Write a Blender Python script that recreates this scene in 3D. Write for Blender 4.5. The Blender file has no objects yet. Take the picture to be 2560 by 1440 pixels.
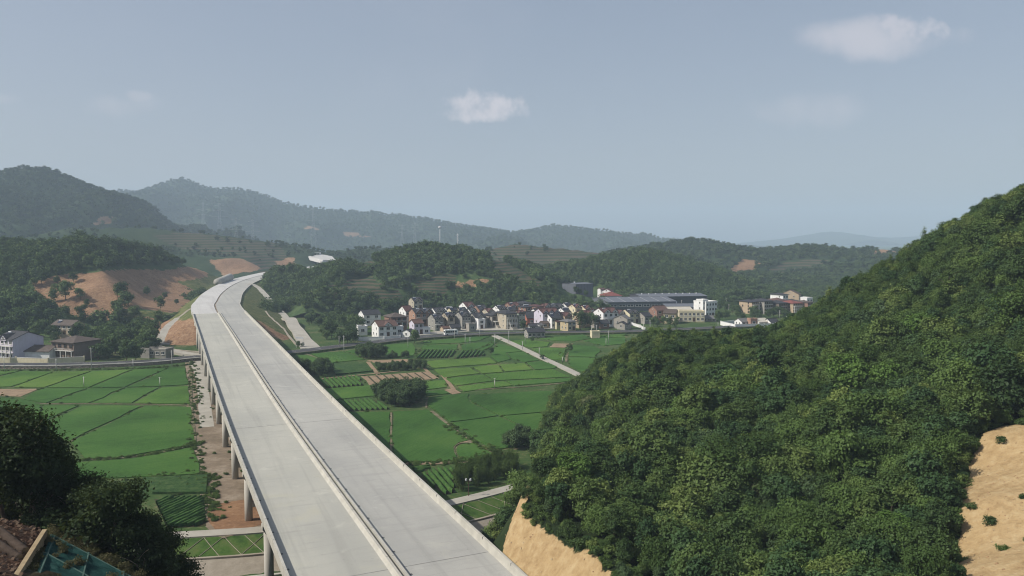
import bpy, math, random
import numpy as np
from mathutils import Vector

random.seed(7)
RNG = np.random.default_rng(11)
R = math.radians
SC = bpy.context.scene
COL = SC.collection

# ------------------------------------------------------------------ camera
F_PX = 1971.0                       # focal length for a 2560 px wide frame
PITCH = math.atan(120.0 / F_PX)
CAM_Z = 50.0
cam_d = bpy.data.cameras.new('camera')
cam = bpy.data.objects.new('camera', cam_d)
COL.objects.link(cam)
cam.location = (0, 0, CAM_Z)
cam.rotation_euler = (math.pi / 2 - PITCH, 0, 0)
cam_d.sensor_width = 36.0
cam_d.lens = 36.0 * F_PX / 2560.0
cam_d.clip_start = 0.5
cam_d.clip_end = 40000
SC.camera = cam

# ------------------------------------------------------------------ sky and sun
SUN_AZ = R(-104)                     # from +Y, clockwise: the sun stands to the west
SUN_EL = R(42)
W = bpy.data.worlds.new('World')
SC.world = W
W.use_nodes = True
wn = W.node_tree
wn.nodes.clear()


def wnode(t, **kw):
    n = wn.nodes.new(t)
    for k, v in kw.items():
        setattr(n, k, v)
    return n


def wlink(a, b):
    wn.links.new(a, b)


def wmath(op, a, b=None, clamp=False):
    n = wnode('ShaderNodeMath', operation=op, use_clamp=clamp)
    for i, v in enumerate((a, b)):
        if v is None:
            continue
        if isinstance(v, (int, float)):
            n.inputs[i].default_value = v
        else:
            wlink(v, n.inputs[i])
    return n.outputs[0]


sky = wnode('ShaderNodeTexSky', sky_type='NISHITA')
sky.sun_disc = False
sky.sun_elevation = SUN_EL
sky.sun_rotation = SUN_AZ
sky.altitude = 200
sky.air_density = 1.0
sky.dust_density = 2.5
sky.ozone_density = 1.5
hsv = wnode('ShaderNodeHueSaturation')
hsv.inputs['Saturation'].default_value = 1.0
hsv.inputs['Value'].default_value = 1.0
sgam = wnode('ShaderNodeGamma')                  # humid air evens the sky out
sgam.inputs[1].default_value = 0.55
wlink(sky.outputs[0], sgam.inputs[0])
smul = wnode('ShaderNodeMix', data_type='RGBA', blend_type='MULTIPLY')
smul.inputs['Factor'].default_value = 1.0
wlink(sgam.outputs[0], smul.inputs[6])
smul.inputs[7].default_value = (1.54, 1.49, 1.53, 1)
wlink(smul.outputs[2], hsv.inputs['Color'])
tc = wnode('ShaderNodeTexCoord')
sep = wnode('ShaderNodeSeparateXYZ')
wlink(tc.outputs['Generated'], sep.inputs[0])
ysafe = wmath('MAXIMUM', sep.outputs[1], 0.05)
cu = wmath('DIVIDE', sep.outputs[0], ysafe)
cv = wmath('DIVIDE', sep.outputs[2], ysafe)
front = wmath('GREATER_THAN', sep.outputs[1], 0.06)
comb = wnode('ShaderNodeCombineXYZ')
wlink(cu, comb.inputs[0])
wlink(cv, comb.inputs[1])


def wnoise(scale, detail, rough, vec, off):
    m = wnode('ShaderNodeMapping')
    m.inputs['Location'].default_value = off
    wlink(vec, m.inputs[0])
    n = wnode('ShaderNodeTexNoise')
    n.inputs['Scale'].default_value = scale
    n.inputs['Detail'].default_value = detail
    n.inputs['Roughness'].default_value = rough
    wlink(m.outputs[0], n.inputs['Vector'])
    return n.outputs[0]


n_puff = wnoise(34, 6, 0.6, comb.outputs[0], (3.1, 0.2, 0))
n_soft = wnoise(9, 5, 0.55, comb.outputs[0], (0.4, 1.7, 0))
n_thin = wnoise(3.0, 5, 0.55, tc.outputs['Generated'], (2.0, 5.0, 1.0))


def raydir(px, py):
    u = (px - 1280) / F_PX
    v = (720 - py) / F_PX
    c, s = math.cos(PITCH), math.sin(PITCH)
    return np.array([u, c + v * s, -s + v * c])


def cloud(px, py, a, b_up, b_dn, k, lo, hi, amt, noise):
    """one cumulus: an ellipse in the sky with a flatter foot, its rim broken by noise"""
    r = raydir(px, py)
    u0, v0 = r[0] / r[1], r[2] / r[1]
    du = wmath('DIVIDE', wmath('SUBTRACT', cu, u0), a / F_PX)
    dv = wmath('SUBTRACT', cv, v0)
    up = wmath('DIVIDE', wmath('MAXIMUM', dv, 0.0), b_up / F_PX)
    dn = wmath('DIVIDE', wmath('MINIMUM', dv, 0.0), b_dn / F_PX)
    rr = wmath('ADD', wmath('MULTIPLY', du, du), wmath('ADD', wmath('MULTIPLY', up, up), wmath('MULTIPLY', dn, dn)))
    val = wmath('ADD', wmath('SUBTRACT', 1.0, rr), wmath('MULTIPLY', wmath('SUBTRACT', noise, 0.5), k))
    mr = wnode('ShaderNodeMapRange', interpolation_type='SMOOTHSTEP')
    wlink(val, mr.inputs[0])
    mr.inputs[1].default_value = lo
    mr.inputs[2].default_value = hi
    mr.inputs[3].default_value = 0
    mr.inputs[4].default_value = amt
    return wmath('MULTIPLY', mr.outputs[0], front)


cl = [cloud(1205, 286, 114, 64, 22, 3.4, 0.0, 1.1, 0.70, n_puff),
      cloud(2180, 92, 230, 55, 60, 3.0, 0.0, 1.2, 0.50, n_soft),
      cloud(2255, 75, 120, 40, 40, 3.0, 0.0, 1.0, 0.50, n_puff),
      cloud(330, 262, 170, 34, 42, 3.2, 0.2, 1.5, 0.24, n_soft),
      cloud(350, 240, 60, 16, 22, 2.6, 0.2, 1.2, 0.22, n_puff),
      cloud(1990, 275, 230, 60, 55, 3.4, 0.2, 1.6, 0.26, n_soft),
      cloud(10, 248, 60, 18, 22, 2.6, 0.1, 1.2, 0.20, n_soft)]
tot = cl[0]
for c_ in cl[1:]:
    tot = wmath('MAXIMUM', tot, c_)
thin = wnode('ShaderNodeMapRange', interpolation_type='SMOOTHSTEP')
wlink(n_thin, thin.inputs[0])
thin.inputs[1].default_value = 0.48
thin.inputs[2].default_value = 0.8
thin.inputs[4].default_value = 0.10
tot = wmath('MAXIMUM', tot, thin.outputs[0])
cmix = wnode('ShaderNodeMix', data_type='RGBA')
wlink(tot, cmix.inputs['Factor'])
wlink(hsv.outputs[0], cmix.inputs[6])
cmix.inputs[7].default_value = (5.7, 5.25, 5.4, 1)
bg = wnode('ShaderNodeBackground')
bg.inputs['Strength'].default_value = 0.085
wlink(cmix.outputs[2], bg.inputs['Color'])
wout = wnode('ShaderNodeOutputWorld')
wlink(bg.outputs[0], wout.inputs['Surface'])

sun_d = bpy.data.lights.new('sun', 'SUN')
sun_d.energy = 3.0
sun_d.angle = R(0.8)
sun_d.color = (1.0, 0.94, 0.84)
sun = bpy.data.objects.new('sun', sun_d)
COL.objects.link(sun)
sd = Vector((math.sin(SUN_AZ) * math.cos(SUN_EL), math.cos(SUN_AZ) * math.cos(SUN_EL), math.sin(SUN_EL)))
sun.rotation_euler = sd.to_track_quat('Z', 'Y').to_euler()

SC.view_settings.view_transform = 'Standard'
SC.view_settings.look = 'None'
SC.view_settings.exposure = 0.76
SC.view_settings.gamma = 1.0
SC.view_settings.use_curve_mapping = False
SC.render.engine = 'CYCLES'
SC.cycles.use_denoising = True
SC.cycles.filter_width = 1.1
SC.cycles.max_bounces = 5
SC.cycles.diffuse_bounces = 3
SC.cycles.transmission_bounces = 3
SC.cycles.volume_bounces = 1
SC.cycles.transparent_max_bounces = 6
SC.cycles.caustics_reflective = False
SC.cycles.caustics_refractive = False


# ------------------------------------------------------------------ geometry helpers
def G(px, py, z=0.0):
    """the point of the level z that the photograph shows at a pixel"""
    r = raydir(px, py)
    t = (z - CAM_Z) / r[2]
    return np.array([t * r[0], t * r[1], z])


def D(px, py, Y):
    """the point Y metres out that the photograph shows at a pixel"""
    r = raydir(px, py)
    t = Y / r[1]
    return np.array([t * r[0], Y, CAM_Z + t * r[2]])


def proj(X, Y, Z):
    c, s = math.cos(PITCH), math.sin(PITCH)
    z = Z - CAM_Z
    f = np.maximum(Y * c - z * s, 1e-3)
    return 1280 + F_PX * X / f, 720 - F_PX * (Y * s + z * c) / f


def inpoly(px, py, poly):
    px = np.asarray(px); py = np.asarray(py)
    res = np.zeros(px.shape, bool)
    n = len(poly)
    for i in range(n):
        x1, y1 = poly[i][:2]
        x2, y2 = poly[(i + 1) % n][:2]
        cond = ((y1 > py) != (y2 > py))
        xi = (x2 - x1) * (py - y1) / ((y2 - y1) if y2 != y1 else 1e-9) + x1
        res ^= cond & (px < xi)
    return res


def _hash(ix, iy, seed):
    h = (ix.astype(np.int64) * 374761393 + iy.astype(np.int64) * 668265263 + seed * 974711) & 0x7fffffff
    h = ((h ^ (h >> 13)) * 1274126177) & 0x7fffffff
    return ((h ^ (h >> 16)) & 0xffff) / 65535.0


def vnoise(x, y, seed=0):
    x = np.asarray(x, float); y = np.asarray(y, float)
    ix = np.floor(x); iy = np.floor(y)
    fx = x - ix; fy = y - iy
    fx = fx * fx * (3 - 2 * fx); fy = fy * fy * (3 - 2 * fy)
    a = _hash(ix, iy, seed); b = _hash(ix + 1, iy, seed)
    c = _hash(ix, iy + 1, seed); d = _hash(ix + 1, iy + 1, seed)
    return (a * (1 - fx) + b * fx) * (1 - fy) + (c * (1 - fx) + d * fx) * fy - 0.5


def fbm(x, y, octv=4, seed=0):
    s = 0; a = 1.0; f = 1.0
    for o in range(octv):
        s = s + a * vnoise(x * f, y * f, seed + o * 17)
        a *= 0.5; f *= 2.03
    return s


def link_mesh(name, verts, faces, mats=(), parent=None, smooth=False, mi=None, attrs=None, fattrs=None):
    me = bpy.data.meshes.new(name)
    verts = np.asarray(verts, np.float32)
    if isinstance(faces, np.ndarray):
        nf, k = faces.shape
        me.vertices.add(len(verts))
        me.vertices.foreach_set('co', verts.ravel())
        me.loops.add(nf * k)
        me.loops.foreach_set('vertex_index', faces.astype(np.int32).ravel())
        me.polygons.add(nf)
        me.polygons.foreach_set('loop_start', np.arange(0, nf * k, k, dtype=np.int32))
        me.polygons.foreach_set('loop_total', np.full(nf, k, np.int32))
    else:
        me.from_pydata([tuple(map(float, v)) for v in verts], [], faces)
    for m in (mats if isinstance(mats, (list, tuple)) else [mats]):
        me.materials.append(m)
    if mi is not None:
        me.polygons.foreach_set('material_index', np.asarray(mi, np.int32))
    if smooth:
        me.polygons.foreach_set('use_smooth', np.ones(len(me.polygons), bool))
    for k_, v in (attrs or {}).items():
        a = me.attributes.new(k_, 'FLOAT', 'POINT')
        a.data.foreach_set('value', np.asarray(v, np.float32))
    for k_, v in (fattrs or {}).items():
        a = me.attributes.new(k_, 'FLOAT', 'FACE')
        a.data.foreach_set('value', np.asarray(v, np.float32))
    me.update(calc_edges=True)
    me.validate()
    o = bpy.data.objects.new(name, me)
    COL.objects.link(o)
    if parent:
        o.parent = parent
    return o


class MB:
    """collects boxes, prisms and tubes and links them as ONE mesh object"""

    def __init__(s):
        s.v = []; s.f = []; s.m = []

    def add(s, vs, fs, m=0):
        b = len(s.v)
        s.v += [tuple(v) for v in vs]
        s.f += [tuple(b + i for i in f) for f in fs]
        s.m += [m] * len(fs)
        return s

    def box(s, x0, x1, y0, y1, z0, z1, m=0):
        vs = [(x, y, z) for z in (z0, z1) for y in (y0, y1) for x in (x0, x1)]
        return s.add(vs, [(0, 2, 3, 1), (4, 5, 7, 6), (0, 1, 5, 4), (2, 6, 7, 3), (0, 4, 6, 2), (1, 3, 7, 5)], m)

    def prism(s, poly, z0, z1, m=0):
        n = len(poly)
        a = sum(poly[i][0] * poly[(i + 1) % n][1] - poly[(i + 1) % n][0] * poly[i][1] for i in range(n))
        if a < 0:
            poly = poly[::-1]
        vs = [(p[0], p[1], z0) for p in poly] + [(p[0], p[1], z1) for p in poly]
        fs = [tuple(range(n - 1, -1, -1)), tuple(range(n, 2 * n))]
        fs += [(i, (i + 1) % n, n + (i + 1) % n, n + i) for i in range(n)]
        return s.add(vs, fs, m)

    def extr_x(s, prof, x0, x1, m=0):
        """profile of (y, z) pulled along x"""
        n = len(prof)
        vs = [(x0, p[0], p[1]) for p in prof] + [(x1, p[0], p[1]) for p in prof]
        fs = [tuple(range(n)), tuple(range(2 * n - 1, n - 1, -1))]
        fs += [(i, n + i, n + (i + 1) % n, (i + 1) % n) for i in range(n)]
        return s.add(vs, fs, m)

    def tube(s, pts, rad, n=8, m=0, cap=True):
        pts = [Vector(tuple(map(float, p))) for p in pts]
        if not hasattr(rad, '__len__'):
            rad = [rad] * len(pts)
        b = len(s.v)
        for i, p in enumerate(pts):
            t = (pts[min(i + 1, len(pts) - 1)] - pts[max(i - 1, 0)]).normalized()
            a = t.cross(Vector((0, 0, 1)))
            if a.length < 1e-3:
                a = Vector((1, 0, 0))
            a.normalize()
            c = t.cross(a)
            for k in range(n):
                q = p + (a * math.cos(2 * math.pi * k / n) + c * math.sin(2 * math.pi * k / n)) * rad[i]
                s.v.append(tuple(q))
        for i in range(len(pts) - 1):
            for k in range(n):
                s.f.append((b + i * n + k, b + i * n + (k + 1) % n, b + (i + 1) * n + (k + 1) % n, b + (i + 1) * n + k))
                s.m.append(m)
        if cap:
            s.f.append(tuple(b + k for k in range(n - 1, -1, -1))); s.m.append(m)
            e = b + (len(pts) - 1) * n
            s.f.append(tuple(e + k for k in range(n))); s.m.append(m)
        return s

    def build(s, name, mats, parent=None, smooth=False):
        return link_mesh(name, s.v, s.f, mats, parent, smooth, s.m)


def tag(o, label=None, cat=None, group=None, kind=None):
    if label:
        o['label'] = label
    if cat:
        o['category'] = cat
    if group:
        o['group'] = group
    if kind:
        o['kind'] = kind
    return o


def empty(name, loc=(0, 0, 0), rz=0):
    o = bpy.data.objects.new(name, None)
    o.empty_display_size = 0.5
    COL.objects.link(o)
    o.location = [float(a) for a in loc]
    o.rotation_euler = (0, 0, rz)
    return o


def dup(root, loc=None, rz=None, scale=None, label=None, group=None):
    r = root.copy()
    COL.objects.link(r)
    if loc is not None:
        r.location = [float(a) for a in loc]
    if rz is not None:
        r.rotation_euler = (0, 0, rz)
    if scale is not None:
        r.scale = (scale,) * 3 if not hasattr(scale, '__len__') else scale
    if label:
        r['label'] = label
    if group:
        r['group'] = group
    for ch in KIDS.get(root.name, []):
        c = ch.copy()
        COL.objects.link(c)
        c.parent = r
    return r


KIDS = {}


# ------------------------------------------------------------------ materials
class NT:
    def __init__(s, name):
        s.m = bpy.data.materials.new(name)
        s.m.use_nodes = True
        s.t = s.m.node_tree
        s.b = s.t.nodes['Principled BSDF']
        s.out = s.t.nodes['Material Output']

    def n(s, t, **kw):
        x = s.t.nodes.new(t)
        for k, v in kw.items():
            setattr(x, k, v)
        return x

    def l(s, a, b):
        s.t.links.new(a, b)

    def setin(s, sock, v):
        if isinstance(v, (int, float)):
            sock.default_value = v
        elif isinstance(v, (tuple, list)):
            sock.default_value = tuple(v) + ((1,) if len(v) == 3 and sock.type == 'RGBA' else ())
        else:
            s.l(v, sock)

    def math(s, op, a, b=None, clamp=False):
        x = s.n('ShaderNodeMath', operation=op, use_clamp=clamp)
        s.setin(x.inputs[0], a)
        if b is not None:
            s.setin(x.inputs[1], b)
        return x.outputs[0]

    def mix(s, f, a, b, mode='MIX'):
        x = s.n('ShaderNodeMix', data_type='RGBA', blend_type=mode)
        s.setin(x.inputs['Factor'], f)
        s.setin(x.inputs[6], a)
        s.setin(x.inputs[7], b)
        return x.outputs[2]

    def pos(s):
        return s.n('ShaderNodeNewGeometry').outputs['Position']

    def noise(s, scale, detail=4, rough=0.55, vec=None, stretch=None, dist=0.0):
        x = s.n('ShaderNodeTexNoise')
        x.inputs['Scale'].default_value = scale
        x.inputs['Detail'].default_value = detail
        x.inputs['Roughness'].default_value = rough
        x.inputs['Distortion'].default_value = dist
        v = vec if vec is not None else s.pos()
        if stretch:
            mp = s.n('ShaderNodeMapping')
            mp.inputs['Rotation'].default_value = (0, 0, stretch[3] if len(stretch) > 3 else 0)
            mp2 = s.n('ShaderNodeMapping')
            mp2.inputs['Scale'].default_value = stretch[:3]
            s.l(v, mp.inputs[0]); s.l(mp.outputs[0], mp2.inputs[0])
            v = mp2.outputs[0]
        s.l(v, x.inputs['Vector'])
        return x.outputs[0]

    def ramp(s, f, stops):
        x = s.n('ShaderNodeValToRGB')
        while len(x.color_ramp.elements) < len(stops):
            x.color_ramp.elements.new(0.5)
        for e, (p, c) in zip(x.color_ramp.elements, stops):
            e.position = p
            e.color = tuple(c) + (1,) if len(c) == 3 else c
        s.setin(x.inputs[0], f)
        return x.outputs[0]

    def rng(s, f, a, b, c=0.0, d=1.0):
        x = s.n('ShaderNodeMapRange', interpolation_type='SMOOTHSTEP')
        s.setin(x.inputs[0], f)
        for i, v in enumerate((a, b, c, d)):
            x.inputs[i + 1].default_value = v
        return x.outputs[0]

    def attr(s, name):
        x = s.n('ShaderNodeAttribute', attribute_name=name)
        return x.outputs['Fac']

    def bump(s, h, dist=0.1, strength=1.0):
        x = s.n('ShaderNodeBump')
        x.inputs['Distance'].default_value = dist
        x.inputs['Strength'].default_value = strength
        s.l(h, x.inputs['Height'])
        s.l(x.outputs[0], s.b.inputs['Normal'])

    def fin(s, col, rough=0.85, spec=0.25):
        s.setin(s.b.inputs['Base Color'], col)
        s.b.inputs['Roughness'].default_value = rough
        s.b.inputs['Specular IOR Level'].default_value = spec
        return s.m


def simple(name, c1, c2=None, scale=0.6, rough=0.8, spec=0.25, bump=0.0, detail=5, stretch=None):
    t = NT(name)
    c2 = c2 or tuple(v * 0.8 for v in c1)
    nz = t.noise(scale, detail, 0.6, stretch=stretch)
    col = t.ramp(nz, [(0.3, c2), (0.7, c1)])
    if bump:
        t.bump(t.noise(scale * 4, 4, 0.6), bump)
    return t.fin(col, rough, spec)


def plaster(name, c, dirt=0.25):
    """painted wall: faint vertical weather streaks and blotches"""
    t = NT(name)
    a = t.noise(0.5, 5, 0.6)
    st = t.noise(1.6, 4, 0.6, stretch=(1, 1, 0.12))
    d = tuple(v * (1 - dirt) * (0.96, 0.93, 0.88)[i] for i, v in enumerate(c))
    f = t.math('MULTIPLY', t.rng(a, 0.35, 0.75), t.rng(st, 0.3, 0.7))
    return t.fin(t.mix(f, c, d), 0.85, 0.2)


def tiles(name, c, c2):
    """roof covering: courses and a scatter of paler tiles"""
    t = NT(name)
    a = t.noise(0.8, 5, 0.65)
    b = t.noise(6, 2, 0.5)
    f = t.math('ADD', t.math('MULTIPLY', a, 0.7), t.math('MULTIPLY', b, 0.3))
    w = t.n('ShaderNodeTexWave', wave_type='BANDS', bands_direction='Z')
    w.inputs['Scale'].default_value = 1.6
    w.inputs['Distortion'].default_value = 0.4
    t.l(t.pos(), w.inputs['Vector'])
    t.bump(w.outputs[1], 0.06, 0.6)
    return t.fin(t.ramp(f, [(0.35, c), (0.62, c2)]), 0.7, 0.3)


def leafmat(name, stops, trans=0.25, rnd=0.55):
    """foliage: colour runs over clump tint and a random value for each tree"""
    t = NT(name)
    oi = t.n('ShaderNodeObjectInfo')
    tint = t.attr('tint')
    nz = t.noise(0.05, 3, 0.6)
    f = t.math('ADD', t.math('MULTIPLY', oi.outputs['Random'], rnd),
               t.math('ADD', t.math('MULTIPLY', tint, 0.42 * (1.3 - rnd)), t.math('MULTIPLY', t.math('SUBTRACT', nz, 0.5), 0.5)))
    col = t.ramp(f, stops)
    df = t.n('ShaderNodeBsdfDiffuse'); t.l(col, df.inputs[0])
    tr = t.n('ShaderNodeBsdfTranslucent')
    t.l(t.mix(0.5, col, (0.16, 0.20, 0.03)), tr.inputs[0])
    gl = t.n('ShaderNodeBsdfGlossy'); gl.inputs['Roughness'].default_value = 0.5
    gl.inputs['Color'].default_value = (0.5, 0.5, 0.5, 1)
    m1 = t.n('ShaderNodeMixShader'); m1.inputs[0].default_value = trans
    t.l(df.outputs[0], m1.inputs[1]); t.l(tr.outputs[0], m1.inputs[2])
    m2 = t.n('ShaderNodeMixShader'); m2.inputs[0].default_value = 0.012
    t.l(m1.outputs[0], m2.inputs[1]); t.l(gl.outputs[0], m2.inputs[2])
    t.l(m2.outputs[0], t.out.inputs['Surface'])
    return t.m

# ------------------------------------------------------------------ shared materials
def soilmat(name, c1, c2, c3, scale=0.25, bump=0.25, stones=0.0):
    t = NT(name)
    a = t.noise(scale, 6, 0.65)
    b = t.noise(scale * 7, 4, 0.6)
    col = t.ramp(t.math('ADD', t.math('MULTIPLY', a, 0.7), t.math('MULTIPLY', b, 0.3)), [(0.32, c1), (0.5, c2), (0.66, c3)])
    if stones:
        v = t.n('ShaderNodeTexVoronoi'); v.inputs['Scale'].default_value = stones
        t.l(t.pos(), v.inputs['Vector'])
        col = t.mix(t.rng(v.outputs['Distance'], 0.16, 0.08, 0, 0.7), col, tuple(min(1, k * 1.25) for k in c3))
    t.bump(t.math('ADD', a, t.math('MULTIPLY', b, 0.4)), bump)
    return t.fin(col, 0.95, 0.1)


M = {}
M['asphalt'] = simple('asphalt', (0.062, 0.062, 0.066), (0.045, 0.045, 0.05), 0.3, 0.85, 0.3)
M['paint'] = simple('road_paint', (0.75, 0.75, 0.72), (0.55, 0.55, 0.52), 1.2, 0.7)
M['path'] = simple('path_concrete', (0.40, 0.38, 0.33), (0.31, 0.29, 0.25), 0.25, 0.9, 0.2, 0.03)
M['dirt'] = soilmat('packed_dirt', (0.12, 0.10, 0.07), (0.21, 0.165, 0.12), (0.33, 0.28, 0.22), 0.12, 0.08, 0.0)
M['red_soil'] = soilmat('red_soil', (0.13, 0.075, 0.045), (0.22, 0.125, 0.07), (0.30, 0.19, 0.11), 0.2, 0.25)
M['plot'] = soilmat('bare_plot', (0.17, 0.125, 0.085), (0.26, 0.19, 0.125), (0.30, 0.225, 0.15), 0.35, 0.06)
M['gravel'] = soilmat('river_gravel', (0.09, 0.08, 0.07), (0.145, 0.125, 0.105), (0.20, 0.175, 0.145), 0.5, 0.2, 1.3)
M['bark'] = simple('bark', (0.13, 0.105, 0.08), (0.06, 0.05, 0.04), 3.0, 0.9, 0.1, 0.03)
M['palebark'] = simple('pale_bark', (0.27, 0.235, 0.18), (0.13, 0.11, 0.085), 2.5, 0.9, 0.1, 0.03)


def concrete(name, base, dark, stain, pattern_rot=0.41, lines=True):
    """cast deck: pours with slightly different greys, long drag streaks, damp blotches"""
    t = NT(name)
    ps = t.pos()
    big = t.noise(0.06, 5, 0.6, stretch=(1, 0.5, 1, -pattern_rot))
    streak = t.noise(0.5, 6, 0.7, stretch=(0.22, 1.6, 1, -pattern_rot), dist=0.5)
    fine = t.noise(4.0, 4, 0.6)
    blot = t.noise(0.16, 6, 0.7, dist=0.6)
    col = t.mix(t.rng(big, 0.35, 0.68), base, dark)
    col = t.mix(t.math('MULTIPLY', t.rng(streak, 0.48, 0.75), 0.55), col, tuple(k * 0.80 for k in dark))
    col = t.mix(t.math('MULTIPLY', t.rng(blot, 0.55, 0.72), 0.55), col, stain)
    lng = t.noise(0.5, 4, 0.6, stretch=(1.3, 0.03, 1, -pattern_rot), dist=0.3)
    col = t.mix(t.math('MULTIPLY', t.rng(lng, 0.5, 0.7), 0.40), col, tuple(k * 0.78 for k in dark))
    col = t.mix(t.math('MULTIPLY', t.rng(blot, 0.42, 0.30), 0.5), col, tuple(min(1, k * 1.16) for k in base))
    spots = t.noise(1.1, 3, 0.7, dist=1.0)
    col = t.mix(t.math('MULTIPLY', t.rng(spots, 0.66, 0.76), 0.5), col, tuple(k * 0.45 for k in dark))
    col = t.mix(t.math('MULTIPLY', t.math('SUBTRACT', fine, 0.5), 0.18, True), col, dark)
    t.bump(streak, 0.02, 0.5)
    return t.fin(col, 0.85, 0.25)


M['deck_l'] = concrete('deck_concrete_warm', (0.415, 0.408, 0.358), (0.345, 0.342, 0.308), (0.405, 0.39, 0.30))
M['deck_r'] = concrete('deck_concrete_grey', (0.39, 0.384, 0.352), (0.32, 0.318, 0.298), (0.405, 0.395, 0.348))
M['road_new'] = concrete('road_base_pale', (0.52, 0.51, 0.49), (0.44, 0.43, 0.415), (0.50, 0.485, 0.45))
M['parapet'] = simple('parapet_concrete', (0.46, 0.445, 0.395), (0.34, 0.33, 0.29), 0.5, 0.85, 0.2)
M['pier'] = simple('pier_concrete', (0.47, 0.45, 0.40), (0.33, 0.315, 0.28), 0.5, 0.85, 0.2, stretch=(1, 1, 0.35))
M['dark_joint'] = simple('joint_rubber', (0.10, 0.10, 0.10), (0.06, 0.06, 0.06), 1.0)
M['stone'] = soilmat('rubble_stone', (0.14, 0.12, 0.10), (0.25, 0.21, 0.175), (0.34, 0.30, 0.25), 1.2, 0.15, 1.2)
M['pavers'] = soilmat('bank_paving', (0.24, 0.21, 0.165), (0.30, 0.265, 0.215), (0.36, 0.325, 0.265), 0.5, 0.05)


def hillmat(name, g1, g2, g3, soil=((0.13, 0.075, 0.045), (0.245, 0.148, 0.088), (0.33, 0.225, 0.14)), scale=0.03, tea_period=2.0):
    t = NT(name)
    a = t.noise(scale, 6, 0.65)
    b = t.noise(scale * 9, 5, 0.7)
    f = t.math('ADD', t.math('MULTIPLY', a, 0.55), t.math('MULTIPLY', b, 0.45))
    col = t.ramp(f, [(0.36, g1), (0.5, g2), (0.62, g3)])
    sp = t.n('ShaderNodeSeparateXYZ'); t.l(t.pos(), sp.inputs[0])
    wob = t.math('MULTIPLY', t.noise(scale * 1.5, 3, 0.5), 3.0)
    ph = t.math('MULTIPLY', t.math('ADD', sp.outputs[2], wob), 2 * math.pi / tea_period)
    st = t.rng(t.math('SINE', ph), -0.3, 0.45)
    teac = t.mix(st, (0.088, 0.070, 0.048), (0.024, 0.046, 0.02))
    teac = t.mix(t.rng(b, 0.45, 0.7, 0, 0.6), teac, (0.03, 0.06, 0.022))
    col = t.mix(t.rng(t.math('ADD', t.attr('tea'), t.math('MULTIPLY', t.math('SUBTRACT', b, 0.5), 0.5)), 0.4, 0.6), col, teac)
    s2 = t.noise(scale * 4.5, 7, 0.75)
    s3 = t.noise(0.9, 4, 0.7)
    gul = t.noise(0.8, 5, 0.7, stretch=(1.6, 1.0, 0.18, 0.4))
    gcol = t.ramp(b, [(0.35, (0.055, 0.085, 0.025)), (0.52, (0.11, 0.125, 0.045)), (0.66, (0.19, 0.165, 0.08))])
    col = t.mix(t.rng(t.math('ADD', t.attr('grassy'), t.math('MULTIPLY', t.math('SUBTRACT', s2, 0.5), 0.7)), 0.4, 0.6), col, gcol)
    sc = t.ramp(t.math('ADD', t.math('MULTIPLY', s2, 0.4), t.math('ADD', t.math('MULTIPLY', s3, 0.3), t.math('MULTIPLY', gul, 0.3))), [(0.38, soil[0]), (0.5, soil[1]), (0.6, soil[2])])
    col = t.mix(t.rng(t.math('ADD', t.attr('bare'), t.math('MULTIPLY', t.math('SUBTRACT', s2, 0.5), 1.5)), 0.42, 0.56), col, sc)
    t.bump(t.math('ADD', b, t.math('ADD', t.math('MULTIPLY', s3, 0.3), t.math('MULTIPLY', gul, 0.5))), 0.5, 0.7)
    return t.fin(col, 0.95, 0.1)


M['hill_near'] = hillmat('hill_soil_near', (0.012, 0.02, 0.008), (0.02, 0.034, 0.012), (0.035, 0.05, 0.018),
                         ((0.28, 0.19, 0.095), (0.375, 0.268, 0.14), (0.44, 0.335, 0.19)), 0.08)
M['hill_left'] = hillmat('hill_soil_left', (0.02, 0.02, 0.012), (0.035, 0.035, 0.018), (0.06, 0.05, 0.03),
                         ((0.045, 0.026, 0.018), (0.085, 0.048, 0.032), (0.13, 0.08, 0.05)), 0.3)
M['hill_mid'] = hillmat('hill_ground_mid', (0.03, 0.055, 0.022), (0.05, 0.085, 0.03), (0.085, 0.115, 0.045), scale=0.04)
M['hill_far'] = hillmat('hill_ground_far', (0.018, 0.036, 0.016), (0.028, 0.05, 0.021), (0.045, 0.066, 0.028), scale=0.012, tea_period=3.2)
M['ridge'] = hillmat('mountain_cover', (0.010, 0.02, 0.012), (0.024, 0.042, 0.022), (0.05, 0.07, 0.038), scale=0.006)


def groundmat():
    t = NT('valley_ground')
    a = t.noise(0.05, 6, 0.65)
    b = t.noise(0.7, 5, 0.7)
    f = t.math('ADD', t.math('MULTIPLY', a, 0.5), t.math('MULTIPLY', b, 0.5))
    col = t.ramp(f, [(0.36, (0.022, 0.05, 0.016)), (0.48, (0.045, 0.085, 0.024)), (0.56, (0.075, 0.10, 0.035)), (0.66, (0.22, 0.18, 0.115))])
    t.bump(b, 0.2, 0.5)
    return t.fin(col, 0.95, 0.1)


def grassmat(name, c1, c2, c3, scale=0.4):
    t = NT(name)
    a = t.noise(scale, 6, 0.7)
    col = t.ramp(a, [(0.36, c1), (0.5, c2), (0.64, c3)])
    t.bump(t.noise(scale * 5, 4, 0.7), 0.2, 0.6)
    return t.fin(col, 0.95, 0.1)


M['ground'] = groundmat()
M['verge'] = grassmat('verge_grass', (0.03, 0.06, 0.018), (0.06, 0.095, 0.028), (0.15, 0.14, 0.065))
M['bank_grass'] = grassmat('bank_grass', (0.035, 0.075, 0.018), (0.06, 0.115, 0.025), (0.10, 0.13, 0.045))


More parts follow.
